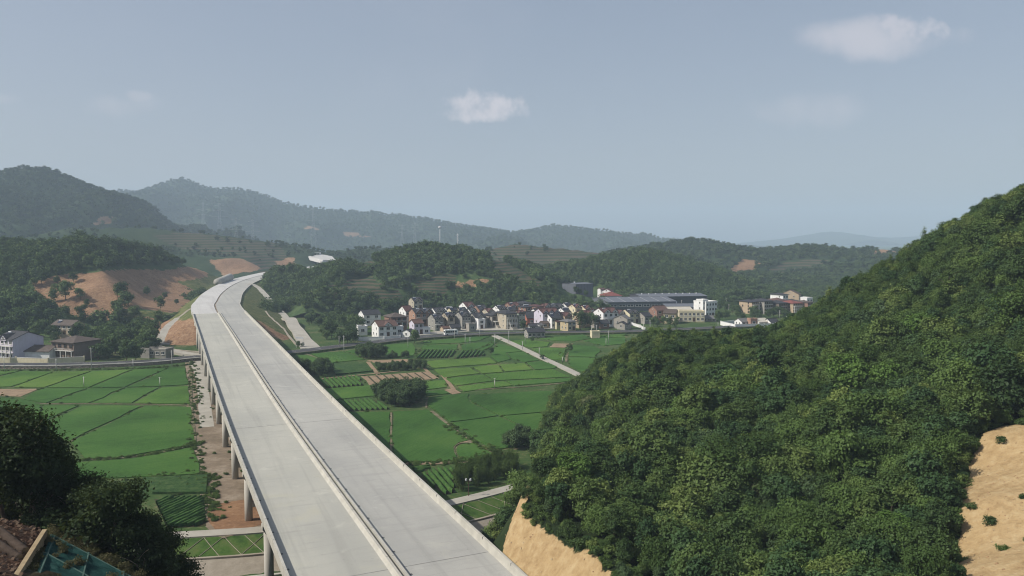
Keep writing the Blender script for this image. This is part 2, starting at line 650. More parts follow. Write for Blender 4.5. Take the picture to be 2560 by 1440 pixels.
def ricemat(name, c, rowdir=0.3):
    """paddy: an even crop with faint drill rows, patchy vigour and a pale bloom on the tips"""
    t = NT(name)
    a = t.noise(0.035, 5, 0.6)
    b = t.noise(1.6, 5, 0.75)
    r = t.noise(0.55, 3, 0.6, stretch=(4.0, 0.12, 1, rowdir))
    d = tuple(k * 0.55 for k in c)
    l = (c[0] * 1.6, c[1] * 1.25, c[2] * 1.4)
    col = t.ramp(t.math('ADD', t.math('MULTIPLY', a, 0.5), t.math('ADD', t.math('MULTIPLY', b, 0.28), t.math('MULTIPLY', r, 0.22))),
                 [(0.38, d), (0.5, c), (0.62, l)])
    t.bump(b, 0.35, 0.7)
    return t.fin(col, 0.9, 0.12)


M['rice'] = [ricemat('rice_deep_green', (0.041, 0.106, 0.019), 0.4),
             ricemat('rice_mid_green', (0.047, 0.118, 0.021), 1.1),
             ricemat('rice_fresh_green', (0.062, 0.138, 0.023), 0.1),
             ricemat('rice_yellow_green', (0.082, 0.156, 0.027), 0.7)]
M['tea'] = grassmat('tea_leaf', (0.03, 0.072, 0.018), (0.045, 0.105, 0.024), (0.075, 0.14, 0.034), 1.2)
M['teasoil'] = soilmat('tea_soil', (0.03, 0.038, 0.016), (0.05, 0.05, 0.025), (0.085, 0.07, 0.04), 0.6, 0.05)
M['shrubfield'] = grassmat('low_crop', (0.02, 0.05, 0.015), (0.036, 0.078, 0.022), (0.065, 0.105, 0.035), 0.9)

# ------------------------------------------------------------------ highway alignment
def catmull(P, step):
    P = np.asarray(P, float)
    out = []
    Q = np.vstack([2 * P[0] - P[1], P, 2 * P[-1] - P[-2]])
    for i in range(1, len(Q) - 2):
        p0, p1, p2, p3 = Q[i - 1:i + 3]
        n = max(2, int(np.linalg.norm((p2 - p1)[:2]) / step))
        for k in range(n):
            t = k / n
            out.append(0.5 * (2 * p1 + (p2 - p0) * t + (2 * p0 - 5 * p1 + 4 * p2 - p3) * t * t + (3 * p1 - p0 - 3 * p2 + p3) * t ** 3))
    out.append(P[-1])
    return np.array(out)


HC = catmull([(10.5, 40), (-13.2, 91.8), (-53.3, 180.5), (-108, 306), (-162.5, 432), (-179.5, 480), (-200, 545),
              (-222, 628), (-236.5, 700), (-245, 765), (-250, 830), (-249, 900), (-240, 980), (-224, 1060)], 3.0)
HT = np.gradient(HC, axis=0)
HT /= np.linalg.norm(HT, axis=1)[:, None]
HN = np.stack([HT[:, 1], -HT[:, 0]], 1)          # to the right of travel
HZ = 10 + 0.008 * (HC[:, 1] - 95)
I_END = int(np.argmin(np.abs(HC[:, 1] - 404)))   # far abutment
HS = np.concatenate([[0], np.cumsum(np.linalg.norm(np.diff(HC, axis=0), axis=1))])


def hw_dist(x, y, i0=0):
    """distance to the highway axis, road level there, signed side"""
    x = np.asarray(x, float).ravel(); y = np.asarray(y, float).ravel()
    d = np.empty(len(x)); z = np.empty(len(x)); sg = np.empty(len(x))
    C = HC[i0::2]; Zc = HZ[i0::2]; Nc = HN[i0::2]
    for k in range(0, len(x), 20000):
        dx = x[k:k + 20000, None] - C[None, :, 0]; dy = y[k:k + 20000, None] - C[None, :, 1]
        q = dx * dx + dy * dy
        j = np.argmin(q, 1)
        r = np.arange(len(j))
        d[k:k + 20000] = np.sqrt(q[r, j]); z[k:k + 20000] = Zc[j]
        sg[k:k + 20000] = dx[r, j] * Nc[j, 0] + dy[r, j] * Nc[j, 1]
    return d, z, sg


# ------------------------------------------------------------------ valley floor with its river channel
RIV = catmull([(-400, 108), (-250, 114), (-120, 124), (-80, 129), (-54, 132.5), (-42, 134.8), (-28, 139.5), (-12.7, 148), (0.3, 158.5), (14, 170),
               (40, 186), (90, 200), (200, 215)], 3.0)
RT = np.gradient(RIV, axis=0); RT /= np.linalg.norm(RT, axis=1)[:, None]
RN = np.stack([RT[:, 1], -RT[:, 0]], 1)          # toward the camera
PROF_D = [-1e4, 3.0, 7.5, 11.5, 14, 27, 36, 1e4]
PROF_Z = [0, 0, -1.7, -3.4, -3.9, -3.9, 0.0, 0.0]


def riv_d(x, y):
    x = np.asarray(x, float).ravel(); y = np.asarray(y, float).ravel()
    d = np.empty(len(x))
    for k in range(0, len(x), 40000):
        dx = x[k:k + 40000, None] - RIV[None, :, 0]; dy = y[k:k + 40000, None] - RIV[None, :, 1]
        q = dx * dx + dy * dy
        j = np.argmin(q, 1); r = np.arange(len(j))
        s = dx[r, j] * RN[j, 0] + dy[r, j] * RN[j, 1]
        d[k:k + 40000] = np.sign(s) * np.sqrt(q[r, j])
    return d


def valley_z(x, y):
    d = riv_d(x, y)
    return np.interp(d, PROF_D, PROF_Z)


def ground():
    nr, na = 470, 420
    rr = 14 * (11000 / 14) ** np.linspace(0, 1, nr)
    aa = np.radians(np.linspace(-64, 64, na))
    rg, ag = np.meshgrid(rr, aa, indexing='ij')
    X = (rg * np.sin(ag)).ravel(); Y = (rg * np.cos(ag)).ravel()
    Z = np.zeros(len(X))
    near = (Y < 330)
    Z[near] = valley_z(X[near], Y[near])
    Z -= np.clip((np.hypot(X, Y) - 1200) / 4000, 0, 2) * 0.5
    idx = np.arange(nr * na).reshape(nr, na)
    f = np.stack([idx[:-1, :-1], idx[:-1, 1:], idx[1:, 1:], idx[1:, :-1]], -1).reshape(-1, 4)
    o = link_mesh('ground', np.stack([X, Y, Z], 1), f[:, ::-1], M['ground'])
    tag(o, kind='structure')


ground()


# ------------------------------------------------------------------ hills
class Hill:
    def __init__(s, name, x0, x1, y0, y1, step, fn, mat, masks=None, jag=0.0):
        s.x = np.arange(x0, x1 + step, step); s.y = np.arange(y0, y1 + step, step)
        Xg, Yg = np.meshgrid(s.x, s.y)
        s.step = step
        Z = fn(Xg.ravel(), Yg.ravel())
        s.Z = Z.reshape(Xg.shape)
        nx, ny = len(s.x), len(s.y)
        px, py = proj(Xg.ravel(), Yg.ravel(), Z)
        at = {k: np.zeros(len(Z)) for k in ('bare', 'tea', 'grassy')}
        for k, polys in (masks or {}).items():
            for q in polys:
                if callable(q):
                    at[k] = np.maximum(at[k], q(Xg.ravel(), Yg.ravel(), Z))
                else:
                    at[k] = np.maximum(at[k], inpoly(px, py, q).astype(float))
        s.at = {k: v.reshape(Xg.shape) for k, v in at.items()}
        for k in at:                                    # soften the mask by a cell
            a = s.at[k]
            p = np.pad(a, 1, mode='edge')
            at[k] = ((p[:-2, 1:-1] + p[2:, 1:-1] + p[1:-1, :-2] + p[1:-1, 2:] + 2 * a) / 6).ravel()
        idx = np.arange(nx * ny).reshape(ny, nx)
        f = np.stack([idx[:-1, :-1], idx[:-1, 1:], idx[1:, 1:], idx[1:, :-1]], -1).reshape(-1, 4)
        keep = (Z[f] > -1.5).any(1)
        f = f[keep]
        used = np.unique(f)
        remap = np.full(nx * ny, -1); remap[used] = np.arange(len(used))
        V = np.stack([Xg.ravel(), Yg.ravel(), Z], 1)[used]
        s.o = link_mesh(name, V, remap[f], mat, smooth=True, attrs={k: v[used] for k, v in at.items()})
        tag(s.o, kind='structure')

    def _ij(s, x, y):
        fx = np.clip((np.asarray(x) - s.x[0]) / s.step, 0, len(s.x) - 1.001)
        fy = np.clip((np.asarray(y) - s.y[0]) / s.step, 0, len(s.y) - 1.001)
        return fx.astype(int), fy.astype(int), fx % 1, fy % 1

    def z(s, x, y):
        i, j, a, b = s._ij(x, y)
        Z = s.Z
        return (Z[j, i] * (1 - a) + Z[j, i + 1] * a) * (1 - b) + (Z[j + 1, i] * (1 - a) + Z[j + 1, i + 1] * a) * b

    def mask(s, k, x, y):
        i, j, a, b = s._ij(x, y)
        return s.at[k][j + (b > .5), i + (a > .5)]


def ridge_fn(ridge, wf, wb, rough=0.5, rs=90.0, seed=1, power=1.35, carve=False, jag=0.0, drop=4.0, gully=0.0):
    """upper envelope of hills set along a crest line of (px, py, Y[, width factor])"""
    P = []
    for q in ridge:
        p = D(q[0], q[1], q[2])
        P.append((p[0], p[1], p[2] - drop, q[3] if len(q) > 3 else 1.0))
    P = catmull(np.array(P), max(8.0, rs / 5))

    def fn(x, y):
        out = np.full(len(x), -60.0)
        tb = np.ones(len(x))
        nz = fbm(x / rs, y / rs, 4, seed)
        warp = 1.0 + rough * nz
        for p in P:
            dx = x - p[0]; dy = y - p[1]
            w = np.where(dy < 0, wf, wb) * p[3]
            t = np.sqrt(dx * dx / (0.75 * wf * p[3]) ** 2 + dy * dy / w ** 2)
            t = t * np.where(t > 0.12, 1 + (warp - 1) * np.clip((t - .12) * 3, 0, 1), 1)
            val = p[2] * (1 - t ** power) - np.clip(t - 1, 0, 1) * 8
            up = val > out
            out = np.where(up, val, out); tb = np.where(up, t, tb)
        out = out + jag * fbm(x / 14, y / 14, 3, seed + 5)
        if gully:                                       # spurs and ravines running down from the crest
            rv = np.abs(fbm(x / (rs * .8), y / (rs * 1.6), 4, seed + 9))
            out = out + gully * (.22 - rv) * np.clip((tb - .08) * 3, 0, 1) * np.clip((1 - tb) * 3, 0, 1)
        if carve:
            d, z, sg = hw_dist(x, y)
            deep = z - 0.8 + np.clip(d - 17, 0, None) * 0.62
            low = 1.0 + np.clip(d - 44, 0, None) * 0.75
            f = np.where(sg > 0, np.clip((y - 610) / 70, 0, 1), np.clip((y - 560) / 60, 0.35, 1))
            out = np.minimum(out, low * (1 - f) + deep * f)
        return out
    return fn


HILLS = {}
BROWN_D = [(80, 702), (150, 686), (200, 683), (330, 672), (420, 676), (470, 665), (519, 660), (520, 690), (470, 702), (440, 705), (480, 722),
           (492, 738), (470, 757), (436, 783), (380, 775), (330, 768), (300, 800), (235, 798), (170, 785), (90, 758)]
HILLS['left'] = Hill('hill_left_mid', -640, -150, 372, 800, 3.0,
                     ridge_fn([(-260, 560, 560), (-100, 590, 560), (40, 602, 560), (160, 600, 565), (270, 582, 570), (330, 588, 575), (400, 597, 580), (460, 603, 590), (505, 650, 600, .8)],
                              185, 200, 0.55, 80, 3, 1.2, True, 0.8),
                     M['hill_mid'],
                     {'bare': [BROWN_D, [(345, 790), (400, 800), (420, 830), (400, 860), (350, 835)], [(520, 643), (610, 645), (640, 668), (560, 690), (530, 672)]],
                      'grassy': [[(430, 690), (560, 690), (520, 740), (440, 800), (380, 790), (470, 755)], [(430, 780), (250, 775), (330, 800)]],
                      'tea': [[(522, 640), (580, 645), (600, 668), (540, 690)], [(300, 590), (410, 595), (420, 620), (300, 618)]]})
HILLS['centre'] = Hill('hill_centre', -250, 130, 505, 860, 3.0,
                       ridge_fn([(655, 695, 575, .55), (700, 675, 585, .7), (770, 662, 600, .8), (850, 655, 620, .85), (910, 645, 640, .9), (960, 632, 655), (1030, 615, 665), (1095, 611, 670),
                                 (1150, 614, 670), (1200, 630, 665), (1255, 660, 655, .9), (1320, 695, 640, .75), (1375, 724, 625, .5)],
                                135, 160, 0.6, 60, 9, 1.15, True, 0.8),
                       M['hill_mid'],
                       {'tea': [[(1215, 640), (1262, 655), (1340, 700), (1385, 716), (1300, 716), (1240, 692)], [(860, 695), (930, 690), (960, 715), (930, 745), (850, 742)],
                                [(880, 645), (930, 650), (950, 672), (900, 678), (870, 668)], [(1085, 685), (1140, 690), (1135, 720), (1080, 715)],
                                [(930, 730), (1000, 725), (1010, 760), (940, 765)], [(812, 710), (850, 705), (852, 745), (815, 742)], [(1030, 700), (1110, 705), (1120, 740), (1050, 745)]],
                        'bare': [[(1140, 708), (1190, 698), (1248, 703), (1250, 714), (1200, 710), (1145, 719)]],
                        'grassy': [[(730, 740), (800, 725), (800, 745), (740, 750)], [(1160, 720), (1200, 722), (1190, 735)]]})
HILLS['foot'] = Hill('hill_tea_slopes', -700, 60, 800, 1250, 6.0,
                     ridge_fn([(180, 560, 1000), (280, 560, 1000), (370, 560, 1020), (440, 572, 1040), (500, 574, 1050), (570, 582, 1060), (640, 593, 1080), (720, 604, 1100), (770, 625, 1110, .7),
                               (850, 618, 1150, .8), (930, 612, 1180, .8)],
                              230, 240, 0.6, 110, 21, 1.1, True, 1.0),
                     M['hill_far'],
                     {'tea': [[(380, 590), (470, 580), (700, 610), (720, 650), (560, 640), (450, 620)], [(620, 650), (700, 640), (720, 690), (650, 690)]],
                      'bare': [[(515, 648), (600, 645), (660, 672), (560, 690)], [(690, 655), (735, 640), (735, 664), (700, 668)], [(210, 548), (290, 540), (330, 560), (240, 566)], [(830, 648), (880, 652), (860, 668)]]})
HILLS['mount'] = Hill('mountain_left', -1250, -420, 980, 1900, 8.0,
                      ridge_fn([(-320, 440, 1380), (-150, 432, 1400), (0, 424, 1420), (60, 413, 1430), (110, 416, 1430), (160, 437, 1430), (210, 482, 1420, .9), (270, 528, 1400, .8), (350, 555, 1380, .6)],
                               420, 380, 0.6, 190, 31, 1.05, False, 1.5, 4, 45),
                      M['hill_far'], {'bare': [[(225, 555), (280, 540), (280, 560), (240, 566)]]})
HILLS['tea_right'] = Hill('hill_tea_right', -60, 340, 780, 1260, 6.0,
                          ridge_fn([(1190, 640, 1000, .7), (1230, 618, 1010), (1290, 602, 1020), (1330, 606, 1020), (1400, 612, 1020), (1480, 622, 1010), (1545, 628, 1000), (1600, 640, 990, .8)],
                                   190, 180, 0.6, 90, 41, 1.1, False, 0.8),
                          M['hill_far'],
                          {'tea': [[(1210, 610), (1330, 605), (1560, 632), (1480, 660), (1370, 665), (1240, 650)]]})
HILLS['right_mid'] = Hill('hill_right_mid', 0, 320, 600, 960, 4.0,
                          ridge_fn([(1330, 725, 720, .4), (1385, 690, 740, .6), (1440, 655, 755, .8), (1500, 640, 765), (1560, 628, 770), (1630, 625, 770), (1700, 648, 765, .9), (1755, 682, 755, .7), (1810, 714, 740, .5)],
                                   120, 150, 0.45, 70, 51, 1.15, False, 0.8),
                          M['hill_mid'])
HILLS['right_far'] = Hill('hill_right_far', 130, 900, 800, 1500, 6.0,
                          ridge_fn([(1570, 632, 1100), (1640, 610, 1110), (1690, 604, 1120), (1735, 594, 1120), (1790, 609, 1120), (1850, 616, 1130), (1900, 625, 1130), (1945, 625, 1130), (2005, 609, 1130),
                                    (2060, 616, 1130), (2110, 625, 1120), (2200, 616, 1120), (2250, 640, 1120), (2400, 650, 1120)],
                                   260, 240, 0.65, 120, 61, 1.1, False, 1.0),
                          M['hill_far'],
                          {'tea': [[(1855, 655), (1890, 645), (1900, 660), (1870, 680), (1805, 694)], [(1900, 690), (1960, 655), (2060, 645), (2080, 660), (1980, 680)]],
                           'bare': [[(2180, 612), (2240, 628), (2240, 640), (2190, 640)], [(1806, 692), (1858, 648), (1900, 652), (1890, 672)]]})
HILLS['ridge'] = Hill('mountain_ridge', -2300, 900, 2000, 4100, 15.0,
                      ridge_fn([(150, 500, 3000), (240, 490, 3000), (310, 472, 3000), (350, 477, 3000), (420, 452, 3000), (455, 441, 3000), (490, 459, 3000), (560, 466, 3000), (620, 472, 3000), (680, 494, 3000),
                                (760, 513, 3000), (840, 521, 3000), (930, 526, 3000), (1050, 541, 3000), (1130, 556, 3000), (1220, 571, 3000), (1300, 577, 3000, .8), (1385, 561, 3000, .8), (1450, 569, 3000, .8),
                                (1500, 586, 3000, .7), (1570, 606, 3000, .6)],
                               820, 700, 0.7, 330, 71, 1.0, False, 2.5, 5, 90),
                      M['ridge'], {'bare': [[(850, 578), (900, 585), (940, 592), (880, 596)], [(700, 552), (800, 570), (790, 578)]]})
HILLS['low'] = Hill('mountain_low', 300, 1500, 3900, 5200, 24.0,
                    ridge_fn([(1480, 625, 4500), (1545, 606, 4500), (1600, 599, 4500), (1650, 606, 4500), (1720, 615, 4500, .8)], 500, 450, 0.7, 280, 81, 1.0, False, 3.0, 4),
                    M['ridge'])
HILLS['faint'] = Hill('mountain_distant', 1200, 5200, 6300, 8200, 45.0,
                      ridge_fn([(1800, 612, 7200), (1900, 604, 7200), (2000, 590, 7200), (2080, 577, 7200), (2150, 588, 7200), (2240, 592, 7200), (2360, 585, 7200), (2560, 580, 7200)], 900, 700, 0.6, 420, 91, 1.0, False, 4.0, 4),
                      M['ridge'])


# the two hills that flank the cutting under the camera are fitted through surveyed points
def rbf(pts):
    P = np.array(pts, float)
    n = len(P)
    d = np.sqrt(((P[:, None, :2] - P[None, :, :2]) ** 2).sum(-1))
    A = np.zeros((n + 3, n + 3))
    A[:n, :n] = d + np.eye(n) * -1.0
    A[:n, n] = 1; A[:n, n + 1:n + 3] = P[:, :2]
    A[n, :n] = 1; A[n + 1:n + 3, :n] = P[:, :2].T
    w = np.linalg.solve(A, np.concatenate([P[:, 2], [0, 0, 0]]))

    def fn(x, y):
        out = np.empty(len(x))
        for k in range(0, len(x), 20000):
            xx = x[k:k + 20000]; yy = y[k:k + 20000]
            r = np.sqrt((xx[:, None] - P[None, :, 0]) ** 2 + (yy[:, None] - P[None, :, 1]) ** 2)
            out[k:k + 20000] = r @ w[:n] + w[n] + w[n + 1] * xx + w[n + 2] * yy
        return out
    return fn


CAN = 4.6                                          # canopy height over the hill's soil
rp = []
for px, py, Y in [(2700, 380, 190), (2560, 468, 195), (2440, 522, 200), (2300, 592, 205), (2240, 642, 208), (2100, 707, 212), (2000, 790, 215), (1950, 828, 216), (1800, 834, 216), (1640, 818, 215),
                  (1560, 865, 210), (1500, 912, 200), (1440, 982, 188), (1400, 1032, 178), (1360, 1092, 168), (1333, 1170, 158),
                  (1600, 1100, 132), (1600, 950, 168), (1600, 1300, 97), (1450, 1150, 138), (1460, 1290, 107),
                  (1800, 1400, 81), (1800, 1200, 105), (1800, 1000, 140), (1800, 905, 178),
                  (2000, 1400, 76), (2000, 1200, 98), (2000, 1000, 130), (2000, 900, 172),
                  (2200, 1400, 71), (2200, 1200, 92), (2200, 1000, 120), (2200, 850, 150), (2200, 750, 182),
                  (2380, 1300, 79), (2400, 1100, 98), (2400, 900, 125), (2400, 750, 152), (2400, 620, 178),
                  (2560, 800, 130), (2560, 600, 165), (2750, 700, 140), (2560, 960, 108)]:
    p = D(px, py, Y)
    rp.append((p[0], p[1], p[2] - CAN))
for px, py, Y in [(2480, 1080, 100), (2560, 1070, 100), (2480, 1250, 83), (2560, 1400, 69), (2440, 1420, 71), (2750, 1400, 66), (2700, 1050, 98)]:
    rp.append(tuple(D(px, py, Y)))
rp += [(26, 258, -1), (10, 240, -3), (60, 272, 0), (100, 280, 6), (150, 290, 30), (8, 200, -3), (2, 178, -3), (25, 232, 8), (-12, 108, 8), (-12, 98, 9), (-2, 104, 15), (1, 106, 16.5), (5, 106, 17.5), (8, 112, 16), (9, 120, 14), (10, 132, 11), (5, 136, 4), (-4, 140, -6), (-8, 134, -6), (-2, 150, -6), (2, 157, -4), (-12, 124, -5), (-14, 140, -6), (0, 98, 13.5), (3.5, 100, 15.6), (8, 96, 15.4), (12, 88, 16.2), (6, 90, 13.8), (25, 50, 24), (60, 50, 28), (40, 20, 26), (110, 60, 40)]
_rf = rbf(rp)


EDGE = np.array([(-3, 86, 10.2), (-1.2, 94.6, 10.2), (1.34, 105.7, 14.8), (4, 116, 13), (6.5, 130, 9.5), (6.5, 150, 5), (6, 170, 2)])


def right_fn(x, y):
    h = _rf(x, y) + 1.0 * fbm(x / 12, y / 12, 3, 101)
    d, z, sg = hw_dist(x, y)
    far = np.clip((y - 104) / 6, 0, 1)
    cut = z - 0.4 + np.clip(sg - 12.7, -0.5, None) * 1.05 + 0.7 * fbm(x / 2.2 + y / 9, y / 5 - x / 9, 4, 7) * np.clip((sg - 12.9) / 1.5, 0, 1)
    xe = np.interp(y, EDGE[:, 1], EDGE[:, 0]); ze = np.interp(y, EDGE[:, 1], EDGE[:, 2])
    nose = ze - 1.55 * (xe - x) + .5 * fbm(x / 3, y / 3, 3, 9)
    h = np.where((y > 93) & (x < xe), np.minimum(h, nose), h)
    return np.where(sg > 0, np.minimum(h, cut), np.minimum(h, z - 3.2 - (-sg) * .9))


def cutmask(x, y, Z):
    d, z, sg = hw_dist(x, y)
    h = _rf(x, y) + 1.0 * fbm(x / 12, y / 12, 3, 101)
    xe = np.interp(y, EDGE[:, 1], EDGE[:, 0])
    m = ((h - Z) > 0.25) & (y < 107) & (x > xe - .9)
    return m.astype(float)


PALE = [(2438, 1130), (2462, 1078), (2520, 1062), (2700, 1062), (2760, 1560), (2400, 1560), (2394, 1420), (2404, 1250)]
HILLS['near_right'] = Hill('hill_near_right', -14, 190, 42, 292, 0.9, right_fn, M['hill_near'], {'bare': [cutmask, PALE]})

lp = []
for px, py, Y in [(0, 1292, 46), (94, 1318, 48), (134, 1330, 47.5), (200, 1372, 46), (271, 1412, 45), (356, 1445, 44.5), (0, 1400, 40), (50, 1440, 38), (-200, 1250, 46), (110, 1400, 42),
                  (130, 1347, 45.5), (300, 1440, 43)]:
    lp.append(tuple(D(px, py, Y)))
lp += [(-48, 70, 22), (-38, 75, 14), (-28, 72, 12), (-20, 66, 14), (-26, 90, 3), (-45, 95, 6), (-70, 85, 15), (-80, 60, 30), (-18, 86, 2), (-60, 112, -3), (-26, 106, -4), (-10, 90, 1), (-100, 105, 2), (-140, 80, 20), (-12, 52, 22), (-9, 36, 30),
       (-130, 110, -2), (-40, 112, -4)]
_lf = rbf(lp)


def left_fn(x, y):
    h = _lf(x, y) + 0.5 * fbm(x / 4, y / 4, 4, 131)
    d, z, sg = hw_dist(x, y)
    return np.minimum(h, z - 0.5 + np.clip(-sg - 12.7, 0, None) * 1.3)


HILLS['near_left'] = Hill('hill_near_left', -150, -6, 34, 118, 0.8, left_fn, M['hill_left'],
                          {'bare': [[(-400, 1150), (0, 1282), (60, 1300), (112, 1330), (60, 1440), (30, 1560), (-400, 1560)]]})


# ------------------------------------------------------------------ embankment that carries the highway past the far abutment
def bank_fn(x, y):
    d, z, sg = hw_dist(x, y, I_END)
    k = np.where(sg > 0, 2.1, 1.55)
    return z - 0.45 - np.clip(d - 13.4, 0, None) / k + 0.5 * fbm(x / 6, y / 6, 3, 151) * np.clip((d - 14) / 4, 0, 1)


def soil_front(x, y, Z):
    px, py = proj(x, y, Z)
    return inpoly(px, py, [(360, 800), (440, 800), (500, 800), (520, 900), (380, 900)]).astype(float)


Hill('embankment', -330, -110, 372, 720, 2.5, bank_fn, M['hill_mid'],
     {'grassy': [lambda x, y, Z: np.ones(len(x))],
      'bare': [soil_front, [(620, 792), (645, 800), (700, 835), (745, 850), (740, 860), (690, 845)]]})
HILLS.pop('x', None)

# ------------------------------------------------------------------ highway
def strip(name, prof, i0, i1, mat, parent=None, step=1, dz=0.0, kind=None):
    """pull a closed cross-section of (offset to the right, height over road level) along the highway"""
    ids = list(range(i0, i1, step))
    if ids[-1] != i1:
        ids.append(i1)
    n = len(prof)
    V = []
    for i in ids:
        for o, h in prof:
            V.append((HC[i, 0] + HN[i, 0] * o, HC[i, 1] + HN[i, 1] * o, HZ[i] + h + dz))
    Fc = []
    for a in range(len(ids) - 1):
        for k in range(n):
            Fc.append((a * n + k, a * n + (k + 1) % n, (a + 1) * n + (k + 1) % n, (a + 1) * n + k))
    Fc.append(tuple(range(n - 1, -1, -1)))
    e = (len(ids) - 1) * n
    Fc.append(tuple(e + k for k in range(n)))
    o = link_mesh(name, V, Fc, mat, parent)
    if kind:
        tag(o, kind=kind)
    return o


def at_hw(i, off, h):
    return np.array([HC[i, 0] + HN[i, 0] * off, HC[i, 1] + HN[i, 1] * off, HZ[i] + h])


bridge = empty('highway_viaduct', (0, 0, 0))
tag(bridge, 'long twin-deck concrete viaduct on round piers crossing the green fields', 'viaduct')
I0 = int(np.argmin(np.abs(HC[:, 1] - 70)))
rd_near = strip('road_slab', [(-13, -0.5), (13, -0.5), (13, -0.12), (-13, -0.12)], 0, I0 + 9, M['deck_r'], None, 4, kind='structure')
rd_near.name = 'road_in_cutting'
for s_, dm in ((-1, 'deck_l'), (1, 'deck_r')):
    a, b = (-12.75, -0.2) if s_ < 0 else (0.2, 12.75)
    strip('deck', [(a, -0.30), (b, -0.30), (b, 0.0), (a, 0.0)], I0, I_END, M[dm], bridge, 2)
    for q in range(4):                                # box girders under the slab
        c0 = a + 1.6 + q * 2.95
        strip('girder', [(c0, -1.75), (c0 + 1.2, -1.75), (c0 + 1.6, -0.303), (c0 - 0.4, -0.303)], I0, I_END, M['pier'], bridge, 6)
# parapets: outer ones with a toe, the two median ones back to back over the gap
strip('parapet', [(-12.80, -0.45), (-12.70, -0.45), (-12.70, 0.003), (-12.28, 0.003), (-12.38, 0.28), (-12.50, 1.05), (-12.80, 1.05)], I0, I_END, M['parapet'], bridge, 2)
strip('parapet', [(12.80, -0.45), (12.80, 1.05), (12.50, 1.05), (12.38, 0.28), (12.28, 0.003), (12.70, 0.003), (12.70, -0.45)], I0, I_END, M['parapet'], bridge, 2)
strip('median_parapet', [(-0.95, 0.003), (-0.22, 0.003), (-0.22, 0.58), (-0.56, 0.58), (-0.74, 0.18)], I0, I_END, M['parapet'], bridge, 2)
strip('median_parapet', [(0.22, 0.003), (0.95, 0.003), (0.74, 0.18), (0.56, 0.58), (0.22, 0.58)], I0, I_END, M['parapet'], bridge, 2)

# piers every 27 m: two round columns, a cap and a tie beam under each deck
i141 = int(np.argmin(np.abs(HC[:, 1] - 143.2)))
s0 = HS[i141]
pier_s = [s0 + 27.0 * k for k in range(-3, 11)]


def ground_at(x, y):
    z = float(valley_z([x], [y])[0])
    d, zz, sg = hw_dist([x], [y], I_END)
    return max(z, float(bank_fn(np.array([x]), np.array([y]))[0]) if y > 372 else z)


for k, s_ in enumerate(pier_s):
    i = int(np.argmin(np.abs(HS - s_)))
    if i >= I_END - 1 or i < I0:
        continue
    for sd_ in (-1, 1):
        offs = (-11.6, -3.0) if sd_ < 0 else (3.0, 11.6)
        ang = math.atan2(HN[i, 1], HN[i, 0])
        zb = []
        for o_ in offs:
            p = at_hw(i, o_, -3.05)
            g = ground_at(p[0], p[1])
            zb.append(g)
            if g > p[2] - 0.5:
                continue
            MB().tube([(p[0], p[1], g - 1.5), (p[0], p[1], p[2])], 0.68, 20).build('pier', M['pier'], bridge, True)
        c = at_hw(i, (offs[0] + offs[1]) / 2, 0)
        m = MB()
        m.add([(x, y, z) for (x, z) in [(-5.2, -1.76), (5.2, -1.76), (5.2, -2.3), (4.7, -3.05), (-4.7, -3.05), (-5.2, -2.3)] for y in (-0.8, 0.8)],
              [(0, 1, 3, 2), (2, 3, 5, 4), (4, 5, 7, 6), (6, 7, 9, 8), (8, 9, 11, 10), (10, 11, 1, 0), (0, 2, 4, 6, 8, 10), (11, 9, 7, 5, 3, 1)])
        cap = m.build('pier_cap', M['pier'], bridge)
        cap.location = c; cap.rotation_euler = (0, 0, ang)
        if c[2] - max(zb) > 7.5:
            m = MB().box(-4.3, 4.3, -0.45, 0.45, 0, 1.0)
            tb = m.build('tie_beam', M['pier'], bridge)
            tb.location = (c[0], c[1], max(zb) + 2.4); tb.rotation_euler = (0, 0, ang)
# expansion joints across each deck, every third pier and at the abutment
for k in (0, 3, 6, 9):
    i = int(np.argmin(np.abs(HS - pier_s[k + 1])))
    for a, b in ((-12.28, -0.96), (0.96, 12.28)):
        m = MB().box(a, b, -0.07, 0.07, 0.004, 0.012)
        j = m.build('expansion_joint', simple('joint_steel', (0.24, 0.235, 0.22), (0.16, 0.16, 0.15), 1.0), bridge)
        j.location = (HC[i, 0], HC[i, 1], HZ[i]); j.rotation_euler = (0, 0, math.atan2(HN[i, 1], HN[i, 0]))
m = MB().box(-13.2, 13.2, -0.9, 0.9, -3.0, -0.31)
ab = m.build('abutment', M['pier'], bridge)
ab.location = (HC[I_END, 0], HC[I_END, 1], HZ[I_END]); ab.rotation_euler = (0, 0, math.atan2(HN[I_END, 1], HN[I_END, 0]))

# joints in the cast parapets, deck drains along the kerbs
pj = None
for s_ in np.arange(HS[I0] + 3, HS[I_END] - 2, 9.0):
    i = int(np.argmin(np.abs(HS - s_)))
    ang = math.atan2(HN[i, 1], HN[i, 0])
    for o_, h_ in ((-12.595, 1.056), (12.595, 1.056), (-0.40, .586), (0.40, .586)):
        if pj is None:
            j = pj = MB().box(-.17, .17, -.035, .035, -.35, 0).build('parapet_joint', M['dark_joint'], bridge)
        else:
            j = pj.copy(); COL.objects.link(j); j.parent = bridge
        p = at_hw(i, o_, h_); j.location = p; j.rotation_euler = (0, 0, ang)
dj = None
for s_ in np.arange(HS[I0] + 5, HS[I_END] - 2, 6.75):
    i = int(np.argmin(np.abs(HS - s_)))
    for o_ in (-12.05, 1.2):
        if dj is None:
            j = dj = MB().box(-.17, .17, -.24, .24, -.01, .006).build('deck_drain', M['dark_joint'], bridge)
        else:
            j = dj.copy(); COL.objects.link(j); j.parent = bridge
        j.location = at_hw(i, o_, 0); j.rotation_euler = (0, 0, math.atan2(HN[i, 1], HN[i, 0]))

